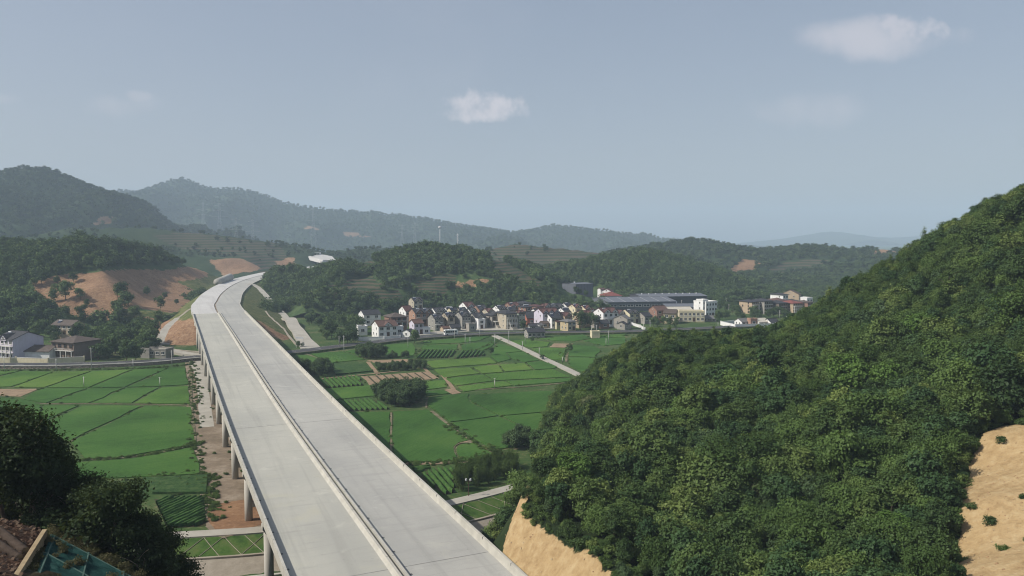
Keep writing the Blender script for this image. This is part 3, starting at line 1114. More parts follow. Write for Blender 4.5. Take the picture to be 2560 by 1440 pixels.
# carriageways on the embankment
strip('road_west_carriageway', [(-13.0, -0.6), (-0.85, -0.6), (-0.85, -0.02), (-13.0, -0.02)], I_END, len(HC) - 1, M['road_new'], None, 2, kind='structure')
strip('road_east_carriageway', [(0.0, -0.6), (12.9, -0.6), (12.9, -0.06), (0.0, -0.06)], I_END, len(HC) - 1, M['deck_r'], None, 2, kind='structure')
strip('median_drain', [(-0.84, -0.6), (-0.01, -0.6), (-0.01, -0.3), (-0.84, -0.3)], I_END, len(HC) - 1, M['dirt'], None, 2, kind='structure')
kb = strip('shoulder_kerb', [(12.95, -0.6), (13.35, -0.6), (13.35, 0.12), (12.95, 0.12)], I_END, len(HC) - 1, M['parapet'], None, 2, kind='structure')


# ------------------------------------------------------------------ ribbons and sheets on the ground
def ribbon(name, pts, w, mat, z=0.05, thick=None, parent=None, kind='structure', zfn=None, smooth_step=4.0):
    """road or path: pts are ground points, w its width (or a list)"""
    P = np.array([p[:2] for p in pts], float)
    if hasattr(w, '__len__'):
        P = np.column_stack([P, w])
    else:
        P = np.column_stack([P, np.full(len(P), w)])
    P = catmull(P, smooth_step)
    T = np.gradient(P[:, :2], axis=0); T /= np.linalg.norm(T, axis=1)[:, None]
    N = np.stack([T[:, 1], -T[:, 0]], 1)
    n = len(P)
    L = P[:, :2] - N * P[:, 2:3] / 2
    Rr = P[:, :2] + N * P[:, 2:3] / 2
    zz = np.full(n, z) if zfn is None else zfn(P[:, 0], P[:, 1]) + z
    if thick is None:
        V = np.vstack([np.column_stack([L, zz]), np.column_stack([Rr, zz])])
        Fc = [(i, n + i, n + i + 1, i + 1) for i in range(n - 1)]
    else:
        V = np.vstack([np.column_stack([L, zz]), np.column_stack([Rr, zz]), np.column_stack([L, zz - thick]), np.column_stack([Rr, zz - thick])])
        Fc = []
        for i in range(n - 1):
            Fc += [(i, n + i, n + i + 1, i + 1), (2 * n + i, i, i + 1, 2 * n + i + 1), (n + i, 3 * n + i, 3 * n + i + 1, n + i + 1)]
        Fc += [(0, 2 * n, 3 * n, n), (n - 1, 2 * n - 1, 4 * n - 1, 3 * n - 1)]
    o = link_mesh(name, V, Fc, mat, parent)
    if kind:
        tag(o, kind=kind)
    return o


def offs(pts, d):
    P = np.array([p[:2] for p in pts], float)
    T = np.gradient(P, axis=0); T /= np.linalg.norm(T, axis=1)[:, None]
    return [tuple(p + np.array([t[1], -t[0]]) * d) for p, t in zip(P, T)]


ROAD = [G(x, y, 1.0)[:2] for x, y in [(-300, 914), (-120, 914), (0, 911), (120, 911), (250, 908), (380, 902), (510, 890), (620, 886), (740, 878), (830, 867), (900, 859), (1000, 847), (1100, 839), (1180, 834.5),
                                       (1250, 832), (1350, 830), (1480, 829), (1600, 826.5), (1750, 820), (1900, 812)]]
ribbon('village_road', ROAD, 8.2, M['asphalt'], 1.0, 1.2)
ribbon('road_verge', ROAD, 10.2, M['verge'], 0.88, 1.0)
for d in (-3.8, 3.8):
    ribbon('road_edge_line', offs(ROAD, d), 0.12, M['paint'], 1.008)
# dashes down the middle
cen = catmull(np.array(ROAD), 3.0)
m = MB()
for i in range(0, len(cen) - 2, 4):
    a, b = cen[i], cen[i + 1]
    t = (b - a) / np.linalg.norm(b - a); nn = np.array([t[1], -t[0]]) * 0.09
    m.add([(*(a - nn), 1.01), (*(a + nn), 1.01), (*(b + nn), 1.01), (*(b - nn), 1.01)], [(0, 1, 2, 3)])
tag(m.build('road_centre_marking', M['paint']), kind='structure')
ribbon('road_kerb', offs(ROAD, 4.5), 0.3, M['pavers'], 1.12, 1.2)

# rubble retaining wall under the road, west of the viaduct, stone by stone
wall = empty('stone_retaining_wall', (0, 0, 0))
tag(wall, 'low rubble stone retaining wall below the road along the west paddies', 'wall')
WL = catmull(np.array(offs(ROAD, 5.4)), 1.6)
WL = WL[(WL[:, 1] < 372) & (WL[:, 0] > -260) & (WL[:, 0] < -128)]
body = MB()
Vp = [(p[0], p[1]) for p in WL]
n = len(Vp)
Tn = np.gradient(WL, axis=0); Tn /= np.linalg.norm(Tn, axis=1)[:, None]; Nn = np.stack([Tn[:, 1], -Tn[:, 0]], 1)
prof = [(-0.9, -0.4), (0.0, -0.4), (-0.25, 1.15), (-0.9, 1.15)]
V = []; Fc = []
for p, nn in zip(WL, Nn):
    V += [(p[0] + nn[0] * o, p[1] + nn[1] * o, h) for o, h in prof]
for i in range(n - 1):
    Fc += [(i * 4 + k, i * 4 + (k + 1) % 4, i * 4 + 4 + (k + 1) % 4, i * 4 + 4 + k) for k in range(4)]
link_mesh('wall_core', V, Fc, M['stone'], wall)
V = []; Fc = []
for p, nn in zip(WL, Nn):
    V += [(p[0] + nn[0] * o, p[1] + nn[1] * o, h) for o, h in [(-1.0, 1.154), (0.05, 1.154), (0.05, 1.34), (-1.0, 1.34)]]
for i in range(n - 1):
    Fc += [(i * 4 + k, i * 4 + (k + 1) % 4, i * 4 + 4 + (k + 1) % 4, i * 4 + 4 + k) for k in range(4)]
link_mesh('coping', V, Fc, M['parapet'], wall)
sm = None
for i in range(n - 1):
    for row in range(2):
        if RNG.random() < 0.06:
            continue
        if sm is None or RNG.random() < 0.0:
            mm = MB()
            mm.add([(-.72, -.03, -.27), (.68, -.02, -.29), (.74, 0, .25), (-.65, .02, .29), (-.6, .16, -.2), (.58, .18, -.2), (.6, .15, .18), (-.56, .17, .2)],
                   [(0, 1, 5, 4), (1, 2, 6, 5), (2, 3, 7, 6), (3, 0, 4, 7), (4, 5, 6, 7)])
            so = mm.build('stone', M['stone'], wall); sm = so
        else:
            so = sm.copy(); COL.objects.link(so); so.parent = wall
        f = (0.5 if row else 0.0)
        q = WL[i] + (WL[min(i + 1, n - 1)] - WL[i]) * f
        so.location = (q[0] - Nn[i, 0] * (0.03 + 0.12 * row), q[1] - Nn[i, 1] * (0.03 + 0.12 * row), 0.2 + row * 0.62)
        so.rotation_euler = (0, RNG.normal(0, .06), math.atan2(Nn[i, 1], Nn[i, 0]) - math.pi / 2)
        so.scale = (RNG.uniform(.85, 1.12), RNG.uniform(.8, 1.5), RNG.uniform(.85, 1.1))

# village path through the paddies, river-side path, service roads
ribbon('field_path', [G(x, y)[:2] for x, y in [(1232, 838), (1290, 864), (1350, 893), (1400, 916), (1450, 940), (1530, 978)]], 3.4, M['path'], 0.30, 0.4)
ribbon('village_yard', [G(x, y, .6)[:2] for x, y in [(1030, 838), (1120, 829), (1200, 823), (1300, 821), (1380, 819)]], [6, 12, 13, 12, 8], M['path'], 0.62, 0.8)
ribbon('riverside_path', [tuple(p) for p in RIV[(RIV[:, 0] > -120) & (RIV[:, 0] < 30)][::4] + 1.2 * RN[(RIV[:, 0] > -120) & (RIV[:, 0] < 30)][::4]], 2.9, M['path'], 0.16, 0.3)


def riv_strip(name, d0, z0, d1, z1, mat, x0, x1, thick=0.25, kind='structure', parent=None):
    sel = (RIV[:, 0] > x0) & (RIV[:, 0] < x1)
    A = RIV[sel] + RN[sel] * d0; B = RIV[sel] + RN[sel] * d1
    n = len(A)
    V = np.vstack([np.column_stack([A, np.full(n, z0)]), np.column_stack([B, np.full(n, z1)]),
                   np.column_stack([A, np.full(n, z0 - thick)]), np.column_stack([B, np.full(n, z1 - thick)])])
    Fc = []
    for i in range(n - 1):
        Fc += [(i, n + i, n + i + 1, i + 1), (2 * n + i, i, i + 1, 2 * n + i + 1), (n + i, 3 * n + i, 3 * n + i + 1, n + i + 1)]
    o = link_mesh(name, V, Fc, mat, parent)
    if kind:
        tag(o, kind=kind)
    return o


riv_strip('bank_grass', 3.02, 0.05, 7.5, -1.62, M['bank_grass'], -115, 26)
riv_strip('bank_paving', 8.0, -1.82, 11.9, -3.5, M['pavers'], -115, 26)
riv_strip('bank_kerb', 7.45, -1.50, 7.95, -1.52, M['pavers'], -115, 26, 0.4)
riv_strip('bank_kerb_low', 11.9, -3.35, 12.5, -3.37, M['parapet'], -115, -20, 0.5)
riv_strip('river_bed', 12.0, -3.78, 28, -3.84, M['gravel'], -20, 30, 0.1)
# grid lattice of thin concrete ribs on the grass bank
lat = empty('bank_lattice', (0, 0, 0))
tag(lat, 'pale concrete lattice ribs on the grassy river bank under the riverside path', 'lattice')
idx = np.where((RIV[:, 0] > -70) & (RIV[:, 0] < 8))[0]
sl = np.concatenate([[0], np.cumsum(np.linalg.norm(np.diff(RIV[idx], axis=0), axis=1))])


def bankpt(s, f):
    x = np.interp(s, sl, RIV[idx, 0]); y = np.interp(s, sl, RIV[idx, 1])
    nx = np.interp(s, sl, RN[idx, 0]); ny = np.interp(s, sl, RN[idx, 1])
    d = 3.1 + f * 4.3
    return (x + nx * d, y + ny * d, 0.10 - f * 1.64)


s_ = 0.5
while s_ < sl[-1] - 4:
    for a, b in (((s_, 0), (s_ + 3.2, 1)), ((s_ + 3.2, 0), (s_, 1))):
        if RNG.random() < 0.40:
            continue
        MB().tube([bankpt(*a), bankpt((a[0] + b[0]) / 2, .5), bankpt(*b)], 0.055, 5).build('rib', M['pavers'], lat)
    s_ += 3.2

# water in the channel
t = NT('river_water')
t.bump(t.noise(1.2, 4, 0.6, stretch=(1, 2.4, 1)), 0.05, 0.5)
t.fin((0.012, 0.014, 0.010), 0.08, 0.5)
M['water'] = t.m
riv_strip('river', 12.6, -3.70, 29, -3.70, M['water'], -300, -17, 0.05)
# stones along the water's edge
stn = MB()
rockm = []
for k in range(150):
    i = idx[0] + int(RNG.random() * (len(idx) - 8))
    if RIV[i, 0] > -14 and RNG.random() < .3:
        continue
    d = 12.6 + abs(RNG.normal(0, 1.6)) if RIV[i, 0] < -16 else RNG.uniform(12.6, 24)
    p = RIV[i] + RN[i] * d + RT[i] * RNG.uniform(-1.5, 1.5)
    r = RNG.uniform(.12, .38)
    vs = [(p[0] + r * a * RNG.uniform(.7, 1.3), p[1] + r * b * RNG.uniform(.7, 1.3), -3.72 + r * c * RNG.uniform(.5, .9)) for a, b, c in
          [(1, 0, 0), (0, 1, 0), (-1, 0, 0), (0, -1, 0), (0, 0, 1), (.6, .6, .6), (-.6, .6, .6), (-.6, -.6, .6), (.6, -.6, .6), (0, 0, -.6)]]
    stn.add(vs, [(0, 5, 8), (1, 6, 5), (2, 7, 6), (3, 8, 7), (4, 8, 5), (4, 5, 6), (4, 6, 7), (4, 7, 8), (0, 1, 5), (1, 2, 6), (2, 3, 7), (3, 0, 8), (0, 9, 1), (1, 9, 2), (2, 9, 3), (3, 9, 0)])
tag(stn.build('river_stones', M['stone']), 'small grey stones strewn along the water edge and gravel bed', 'stones', kind='stuff')

# service track on the right of the embankment
def bankz(x, y):
    z0 = bank_fn(np.asarray(x, float), np.asarray(y, float))
    zh = HILLS['centre'].z(x, y)
    return np.maximum(np.maximum(z0, zh), 0.0)


SV = [D(618, 716, 640)[:2], G(648, 742, 5)[:2], G(676, 762, 3.5)[:2], G(705, 785, 2)[:2], G(735, 820, 1)[:2], G(758, 845, 1)[:2], G(778, 868, 1)[:2]]
ribbon('service_road', SV, [5, 5.5, 6, 6, 6.5, 7.5, 9], M['path'], 0.6, 1.6, zfn=bankz)
ribbon('slope_drain', [G(664, 783, 5)[:2], G(690, 808, 3.5)[:2], G(725, 842, 1.5)[:2], G(745, 862, .8)[:2]], 0.9, M['pavers'], 0.35, 0.6, zfn=bankz)
# track under the viaduct
ribbon('construction_track', [G(x, y)[:2] for x, y in [(492, 905), (508, 960), (515, 1010), (525, 1060), (555, 1110), (575, 1170), (595, 1230), (610, 1300), (640, 1322)]],
       [9, 10, 11, 12, 13, 13, 14, 13, 12], M['dirt'], 0.03)
ribbon('access_path', [G(x, y)[:2] for x, y in [(487, 903), (500, 930), (507, 970), (512, 1020), (518, 1068)]], [4.6, 4.2, 3.6, 3.6, 3.6], M['path'], 0.07, 0.1)
ribbon('red_soil_patch', [G(x, y)[:2] for x, y in [(575, 1255), (600, 1290), (640, 1316)]], [8, 11, 12], M['red_soil'], 0.06)
# paths round the west side of the embankment
ribbon('west_track', [G(x, y, 1.0)[:2] for x, y in [(395, 868), (430, 876), (470, 883), (515, 887), (560, 886)]], 4.5, M['path'], 1.05, 1.1)


def bankz2(x, y):
    return np.maximum(np.maximum(bank_fn(np.asarray(x, float), np.asarray(y, float)), HILLS['left'].z(x, y)), 0.3)


ribbon('drain_channel', [G(x, y, z)[:2] for x, y, z in [(497, 765, 11), (494, 782, 9), (470, 798, 7), (440, 812, 5), (410, 828, 3.5), (394, 845, 2), (400, 862, 1), (440, 874, .6), (500, 880, .5)]], 1.3, M['pavers'], 0.4, 1.0, zfn=bankz2)
ribbon('concrete_apron', [G(x, y, z)[:2] for x, y, z in [(448, 812, 5), (425, 830, 3.5), (404, 852, 2)]], [4, 6.5, 7], M['path'], 0.3, 1.0, zfn=bankz2)


# ------------------------------------------------------------------ paddies and other plots
def inset(poly, d):
    P = [np.array(p[:2], float) for p in poly]
    n = len(P)
    a = sum(P[i][0] * P[(i + 1) % n][1] - P[(i + 1) % n][0] * P[i][1] for i in range(n))
    if a < 0:
        P = P[::-1]
    out = []
    for i in range(n):
        e1 = P[i] - P[i - 1]; e2 = P[(i + 1) % n] - P[i]
        e1 /= max(np.linalg.norm(e1), 1e-6); e2 /= max(np.linalg.norm(e2), 1e-6)
        n1 = np.array([-e1[1], e1[0]]); n2 = np.array([-e2[1], e2[0]])
        b = n1 + n2
        k = 1 + np.dot(n1, n2)
        out.append(P[i] + b / max(k, 0.5) * d)
    return out


def densify(poly, step=7.0, wob=0.35):
    out = []
    n = len(poly)
    for i in range(n):
        a, b = np.array(poly[i]), np.array(poly[(i + 1) % n])
        k = max(1, int(np.linalg.norm(b - a) / step))
        for j in range(k):
            q = a + (b - a) * j / k
            out.append(q + (RNG.normal(0, wob, 2) if j else 0))
    return out


M['track'] = soilmat('trodden_earth', (0.055, 0.075, 0.028), (0.15, 0.13, 0.08), (0.26, 0.22, 0.155), 0.25, 0.05)
BUND = []


def plot(name, pix, mat, h=0.38, gap=0.45, label=None, zoom=None, kind='structure'):
    if zoom:
        pix = [(zoom[0] + u / zoom[2], zoom[1] + v / zoom[2]) for u, v in pix]
    P = densify(inset([G(x, y)[:2] for x, y in pix], gap))
    o = MB().prism([tuple(p) for p in P], -0.05, h).build(name, mat)
    tag(o, kind=kind)
    BUND.append(np.array(inset([G(x, y)[:2] for x, y in pix], gap * .2)))
    return o


ZR = (740, 800, 3.2)
ZL = (0, 900, 2.667)
rice = [
    ([(250, 742), (760, 738), (758, 1142), (430, 1146)], 0), ([(770, 738), (1040, 722), (1062, 722), (1196, 828), (1388, 968), (1310, 984), (1266, 1018), (1272, 1060), (1308, 1134), (770, 1144)], 0),
    ([(1046, 650), (1062, 620), (1240, 604), (1392, 592), (1376, 622), (1392, 656), (1545, 732), (1622, 768), (1440, 796), (1232, 820), (1130, 742), (1046, 682)], 0),
    ([(1402, 602), (1810, 578), (2040, 570), (2150, 640), (2030, 736), (1640, 770), (1555, 733), (1400, 658), (1386, 630)], 0),
    ([(1244, 826), (1630, 776), (1960, 920), (2020, 960), (1900, 1000), (1640, 1036), (1560, 1030), (1440, 966), (1340, 892)], 0),
    ([(1646, 772), (2032, 740), (2130, 850), (1990, 930)], 0),
    ([(1392, 988), (1312, 1002), (1278, 1030), (1282, 1060), (1320, 1132), (1500, 1112), (1650, 1090), (1560, 1062), (1432, 992)], 1),
    ([(120, 560), (780, 512), (1196, 482), (1214, 540), (1010, 566), (610, 612), (250, 648)], 2),
    ([(1040, 336), (1150, 322), (1550, 302), (1612, 350), (1090, 390)], 3),
    ([(1102, 400), (1388, 380), (1480, 430), (1182, 466)], 3), ([(1394, 378), (1618, 360), (1664, 418), (1488, 432)], 3), ([(1624, 358), (1826, 346), (1898, 400), (1672, 416)], 3),
    ([(1190, 472), (1500, 440), (1580, 490), (1282, 530)], 2), ([(1506, 438), (1900, 406), (2060, 396), (2210, 458), (1668, 484), (1590, 488)], 2),
    ([(1290, 536), (1660, 492), (1740, 526), (1340, 578)], 2), ([(1674, 490), (2210, 466), (2240, 488), (2080, 504), (1750, 528)], 1),
    ([(1840, 344), (1960, 332), (2110, 372), (2060, 392), (1910, 400)], 1), ([(1690, 268), (1820, 254), (1950, 326), (1832, 340), (1722, 312)], 1),
    ([(1622, 192), (1690, 206), (1815, 252), (1680, 266), (1720, 316), (1618, 342), (1552, 292), (1572, 252)], 1),
    ([(1700, 172), (1836, 158), (2034, 182), (2014, 214), (1890, 224), (1780, 202)], 2), ([(1884, 232), (2020, 222), (2160, 232), (2142, 322), (2030, 318)], 2),
    ([(1940, 150), (2300, 118), (2362, 150), (2230, 172), (2060, 166)], 1), ([(2190, 200), (2392, 212), (2440, 242), (2400, 300), (2176, 292)], 1),
    ([(2292, 168), (2460, 140), (2640, 150), (2640, 190), (2470, 208)], 1), ([(2400, 126), (2640, 112), (2640, 144), (2450, 138)], 2),
    ([(2180, 300), (2400, 306), (2330, 430), (2190, 372)], 1),
    ([(10, 280), (100, 284), (268, 348), (70, 366)], 1), ([(118, 272), (380, 254), (560, 318), (290, 344)], 1),
    ([(390, 252), (480, 238), (560, 296), (470, 276)], 1), ([(720, 250), (690, 204), (930, 188), (960, 232), (940, 286), (740, 304)], 1),
    ([(1020, 202), (1300, 196), (1290, 240), (1000, 238)], 1), ([(1010, 170), (1260, 152), (1500, 130), (1560, 132), (1470, 166), (1310, 186), (1020, 196)], 0),
    ([(1320, 200), (1500, 178), (1610, 172), (1560, 220), (1500, 244), (1330, 244)], 0),
    ([(1012, 578), (1182, 562), (1238, 590), (1040, 612)], 0),
]
for pp, k in rice:
    plot('paddy_field', pp, M['rice'][k], 0.22, 0.22, zoom=ZR)
lrice = [
    ([(-260, 84), (130, 76), (-160, 140), (-260, 150)], 2), ([(140, 76), (356, 80), (74, 180), (-120, 186), (-120, 148)], 2), ([(366, 80), (606, 77), (298, 184), (86, 184)], 3), ([(614, 76), (882, 66), (588, 188), (308, 186)], 2),
    ([(892, 66), (1122, 55), (832, 184), (598, 188)], 1), ([(1132, 54), (1236, 52), (1262, 166), (842, 184)], 1),
    ([(282, 192), (588, 192), (306, 290), (150, 266)], 1), ([(600, 192), (826, 190), (590, 290), (318, 292)], 1), ([(842, 190), (1064, 186), (880, 290), (602, 292)], 1),
    ([(-300, 250), (140, 262), (270, 300), (270, 400), (-300, 600)], 1),
    ([(282, 306), (532, 306), (298, 410), (270, 400)], 1), ([(548, 308), (952, 308), (470, 544), (200, 500), (310, 412)], 1),
    ([(968, 312), (1276, 316), (1302, 552), (1220, 580), (760, 660), (560, 660), (470, 552)], 1), ([(480, 690), (880, 662), (1290, 584), (1336, 690), (1336, 764), (980, 784), (780, 792), (480, 792)], 1),
    ([(1074, 187), (1262, 176), (1272, 296), (890, 290)], 2),
]
for pp, k in lrice:
    plot('paddy_field', pp, M['rice'][k], 0.22, 0.22, zoom=ZL)
for pp, zm in [([(510, 452), (1060, 412), (1155, 470), (580, 524)], ZR), ([(2060, 188), (2226, 190), (2152, 222), (2020, 218)], ZR), ([(-100, 192), (268, 192), (140, 246), (-100, 240)], ZL),
               ([(560, 322), (980, 312), (1040, 345), (640, 350)], ZR), ([(1180, 560), (1260, 545), (1330, 585), (1250, 598)], ZR), ([(1160, 985), (1190, 980), (1430, 962), (1440, 985)], ZR)]:
    plot('bare_plot', pp, M['plot'], 0.10, 0.3, zoom=zm)
for pp, zm in [([(280, 366), (560, 356), (630, 414), (310, 446)], ZR), ([(930, 792), (1400, 772), (1392, 900), (1000, 900)], ZL)]:
    plot('vegetable_plot', pp, M['shrubfield'], 0.5, 0.5, zoom=zm)
# furrows across the big bare plot
fur = [(740 + u / 3.2, 800 + v / 3.2) for u, v in [(510, 452), (1060, 412), (1155, 470), (580, 524)]]
A, B_, C_, D_ = [G(x, y)[:2] for x, y in fur]
for k in range(1, 9):
    f = k / 9
    a = A + (B_ - A) * f; b = D_ + (C_ - D_) * f
    tt = (b - a) / np.linalg.norm(b - a); nn = np.array([tt[1], -tt[0]]) * 0.35
    tag(MB().add([(*(a - nn + tt), .105), (*(a + nn + tt), .105), (*(b + nn - tt), .105), (*(b - nn - tt), .105)], [(0, 1, 2, 3)]).build('plot_furrow', M['teasoil']), kind='structure')
# tan footpaths between paddies
for pts, w in [([(1078, 1028), (1120, 1062), (1175, 1105), (1195, 1118)], 1.1), ([(1100, 930), (1120, 955), (1135, 975)], 1.4), ([(978, 1032), (978, 1100), (978, 1150)], .55),
               ([(1150, 978), (1240, 972), (1330, 966), (1420, 957)], .8), ([(1180, 1110), (1215, 1127), (1255, 1138)], 1.8), ([(1010, 1160), (1080, 1160), (1160, 1155), (1250, 1150)], 1.6),
               ([(1066, 1020), (1072, 1000), (1130, 990), (1170, 986)], .6), ([(1138, 1140), (1132, 1122), (1145, 1110), (1172, 1107)], .7), ([(1076, 935), (1060, 920), (1050, 905)], 1.2),
               ([(1415, 905), (1420, 885), (1445, 868), (1480, 872)], 1.0), ([(920, 905), (940, 930), (948, 940)], 1.5), ([(765, 885), (790, 895), (810, 905)], 1.0), ([(805, 947), (900, 938), (1000, 928)], 1.2)]:
    ribbon('field_footpath', [G(x, y)[:2] for x, y in pts], w, M['track'] if w < 1.2 else M['plot'], 0.16, 0.25)
for pts, w in [([(178, 1103), (230, 1066), (300, 1035), (355, 1016)], .5), ([(476, 1015), (480, 1050), (484, 1100), (486, 1110)], 1.2), ([(100, 1010), (250, 1010), (400, 1012), (475, 1014)], .6),
               ([(220, 1150), (300, 1146), (400, 1133), (480, 1113)], .8), ([(478, 920), (478, 960), (478, 1010)], .7)]:
    ribbon('field_footpath', [G(x, y)[:2] for x, y in pts], w, M['track'], 0.16, 0.25)


def clip_seg(p, d, poly):
    """parameter interval of the line p + t d inside a convex-ish polygon"""
    ts = []
    n = len(poly)
    for i in range(n):
        a = np.array(poly[i]); e = np.array(poly[(i + 1) % n]) - a
        den = d[0] * e[1] - d[1] * e[0]
        if abs(den) < 1e-9:
            continue
        w = a - p
        t = (w[0] * e[1] - w[1] * e[0]) / den
        u = (w[0] * d[1] - w[1] * d[0]) / den
        if 0 <= u < 1:
            ts.append(t)
    ts.sort()
    return (ts[0], ts[-1]) if len(ts) >= 2 else None


def tea_field(label, pix, r0, r1, spacing, zoom, width=0.8, height=0.75, parts=True):
    pix = [(zoom[0] + u / zoom[2], zoom[1] + v / zoom[2]) for u, v in pix]
    poly = inset([G(x, y)[:2] for x, y in pix], 0.4)
    a = G(zoom[0] + r0[0] / zoom[2], zoom[1] + r0[1] / zoom[2])[:2]; b = G(zoom[0] + r1[0] / zoom[2], zoom[1] + r1[1] / zoom[2])[:2]
    d = (b - a) / np.linalg.norm(b - a); nn = np.array([d[1], -d[0]])
    c = np.mean(poly, 0)
    t = empty('tea_field', (0, 0, 0))
    tag(t, label, 'tea field')
    MB().prism([tuple(p) for p in poly], -0.05, 0.06).build('soil_bed', M['teasoil'], t)
    ext = [np.dot(np.array(p) - c, nn) for p in poly]
    k = min(ext) + spacing / 2
    while k < max(ext):
        q = clip_seg(c + nn * k, d, poly)
        if q and q[1] - q[0] > 2:
            n = max(3, int((q[1] - q[0]) / 1.6))
            V = []
            pr = [(-.5, 0.05), (-.47, .6), (-.25, .97), (.25, .97), (.47, .6), (.5, 0.05)]
            for i in range(n + 1):
                s_ = q[0] + (q[1] - q[0]) * i / n
                e = 0.35 if i in (0, n) else 1
                o = c + nn * (k + RNG.normal(0, .05)) + d * s_
                for u, h in pr:
                    u2 = u * width * e * RNG.uniform(.88, 1.12)
                    V.append((o[0] + nn[0] * u2, o[1] + nn[1] * u2, h * height * (RNG.uniform(.85, 1.12) if h > .1 else 1)))
            Fc = []
            for i in range(n):
                Fc += [(i * 6 + j, i * 6 + j + 1, i * 6 + 7 + j, i * 6 + 6 + j) for j in range(5)]
            link_mesh('tea_row', V, Fc, M['tea'], t, True)
        k += spacing
    return t


tea_field('small tea field of clipped diagonal rows beside the viaduct, behind the dark trees', [(1010, 925), (1370, 920), (1392, 1112), (1100, 1130)], (1060, 1010), (1240, 930), 1.0, ZL, .60, .8)
tea_field('tea field of long rows below the bamboo grove, right of the viaduct', [(960, 1255), (1100, 1195), (1270, 1190), (1285, 1385), (1180, 1410)], (1120, 1215), (1270, 1390), 1.25, ZR, .85, .8)
tea_field('narrow strip of tea rows at the top of the long-row tea field', [(910, 1185), (1090, 1172), (1090, 1195), (950, 1240)], (910, 1200), (1080, 1180), 1.2, ZR, .8, .7)
tea_field('dark tea rows between the copse and the viaduct', [(330, 652), (620, 632), (768, 718), (400, 735)], (430, 650), (520, 728), 1.5, ZR, .95, .8)
tea_field('dark tea rows left of the bare brown plot', [(150, 478), (500, 452), (552, 524), (235, 550)], (300, 470), (380, 540), 1.6, ZR, 1.0, .8)
tea_field('bright tea rows fanning below the road in front of the bus', [(1000, 242), (1292, 246), (1232, 306), (958, 312)], (1090, 250), (1040, 305), 1.7, ZR, 1.0, .8)
tea_field('tea rows on the corner plot beside the pale field path', [(1312, 252), (1500, 250), (1520, 288), (1252, 314)], (1400, 255), (1360, 300), 1.7, ZR, 1.0, .8)
tea_field('thin pale vegetable rows just below the road by the viaduct', [(180, 285), (300, 265), (420, 318), (300, 330)], (200, 280), (300, 325), 2.0, ZR, .9, .5)

# ------------------------------------------------------------------ vegetation
GREEN = [(0.0, (0.0366, 0.0671, 0.0268)), (0.28, (0.0549, 0.0952, 0.0329)), (0.55, (0.0781, 0.1281, 0.0403)), (0.78, (0.1159, 0.1708, 0.0512)), (1.0, (0.1952, 0.2501, 0.0732))]
GREEN2 = [(0.0, (0.046, 0.0828, 0.0264)), (0.35, (0.0736, 0.1265, 0.0356)), (0.7, (0.1058, 0.1725, 0.0483)), (1.0, (0.1552, 0.23, 0.0667))]
GREEN3 = [(0.0, (0.03, 0.0625, 0.0275)), (0.4, (0.05, 0.095, 0.0375)), (0.75, (0.075, 0.1313, 0.05)), (1.0, (0.1187, 0.1812, 0.065))]
M['leaf_near'] = leafmat('leaf_broad', GREEN, 0.25, 0.78)
M['leaf_near2'] = leafmat('leaf_yellowish', GREEN2, 0.28, 0.7)
M['leaf_near3'] = leafmat('leaf_bluish', GREEN3, 0.2, 0.5)
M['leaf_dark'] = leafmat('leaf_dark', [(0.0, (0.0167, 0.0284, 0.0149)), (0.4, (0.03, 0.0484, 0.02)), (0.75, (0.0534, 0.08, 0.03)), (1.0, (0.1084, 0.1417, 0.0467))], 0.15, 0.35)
M['leaf_mid'] = leafmat('leaf_mid', [(0.0, (0.038, 0.0673, 0.0307)), (0.35, (0.0614, 0.1025, 0.041)), (0.65, (0.0907, 0.1435, 0.0527)), (1.0, (0.1537, 0.2123, 0.0732))], 0.15, 0.6)
M['leaf_grove'] = leafmat('leaf_grove', [(0.0, (0.0508, 0.0871, 0.0411)), (0.5, (0.0823, 0.1307, 0.0581)), (1.0, (0.1271, 0.1815, 0.0786))], 0.2, 0.35)
M['leaf_bamboo'] = leafmat('leaf_bamboo', [(0.0, (0.05, 0.09, 0.028)), (0.5, (0.085, 0.14, 0.04)), (1.0, (0.14, 0.20, 0.065))], 0.28, 0.4)
M['leaf_far'] = leafmat('leaf_far', [(0.0, (0.0298, 0.0534, 0.0261)), (0.5, (0.0522, 0.0869, 0.0373)), (1.0, (0.0931, 0.1304, 0.0534))], 0.0, 0.7)


def unit(v):
    return v / np.maximum(np.linalg.norm(v, axis=1), 1e-9)[:, None]


def leaves(centres, normals, size, tint, rng, aspect=0.62):
    n = len(centres)
    a = unit(np.cross(normals, rng.normal(size=(n, 3))))
    b = np.cross(normals, a)
    s = size * rng.uniform(0.65, 1.35, n)[:, None]
    q = np.stack([centres - a * s * .5, centres + b * s * aspect * .5 + normals * s * .12, centres + a * s * .5, centres - b * s * aspect * .5 + normals * s * .12], 1)
    V = q.reshape(-1, 3)
    return V, np.arange(n * 4).reshape(n, 4), tint


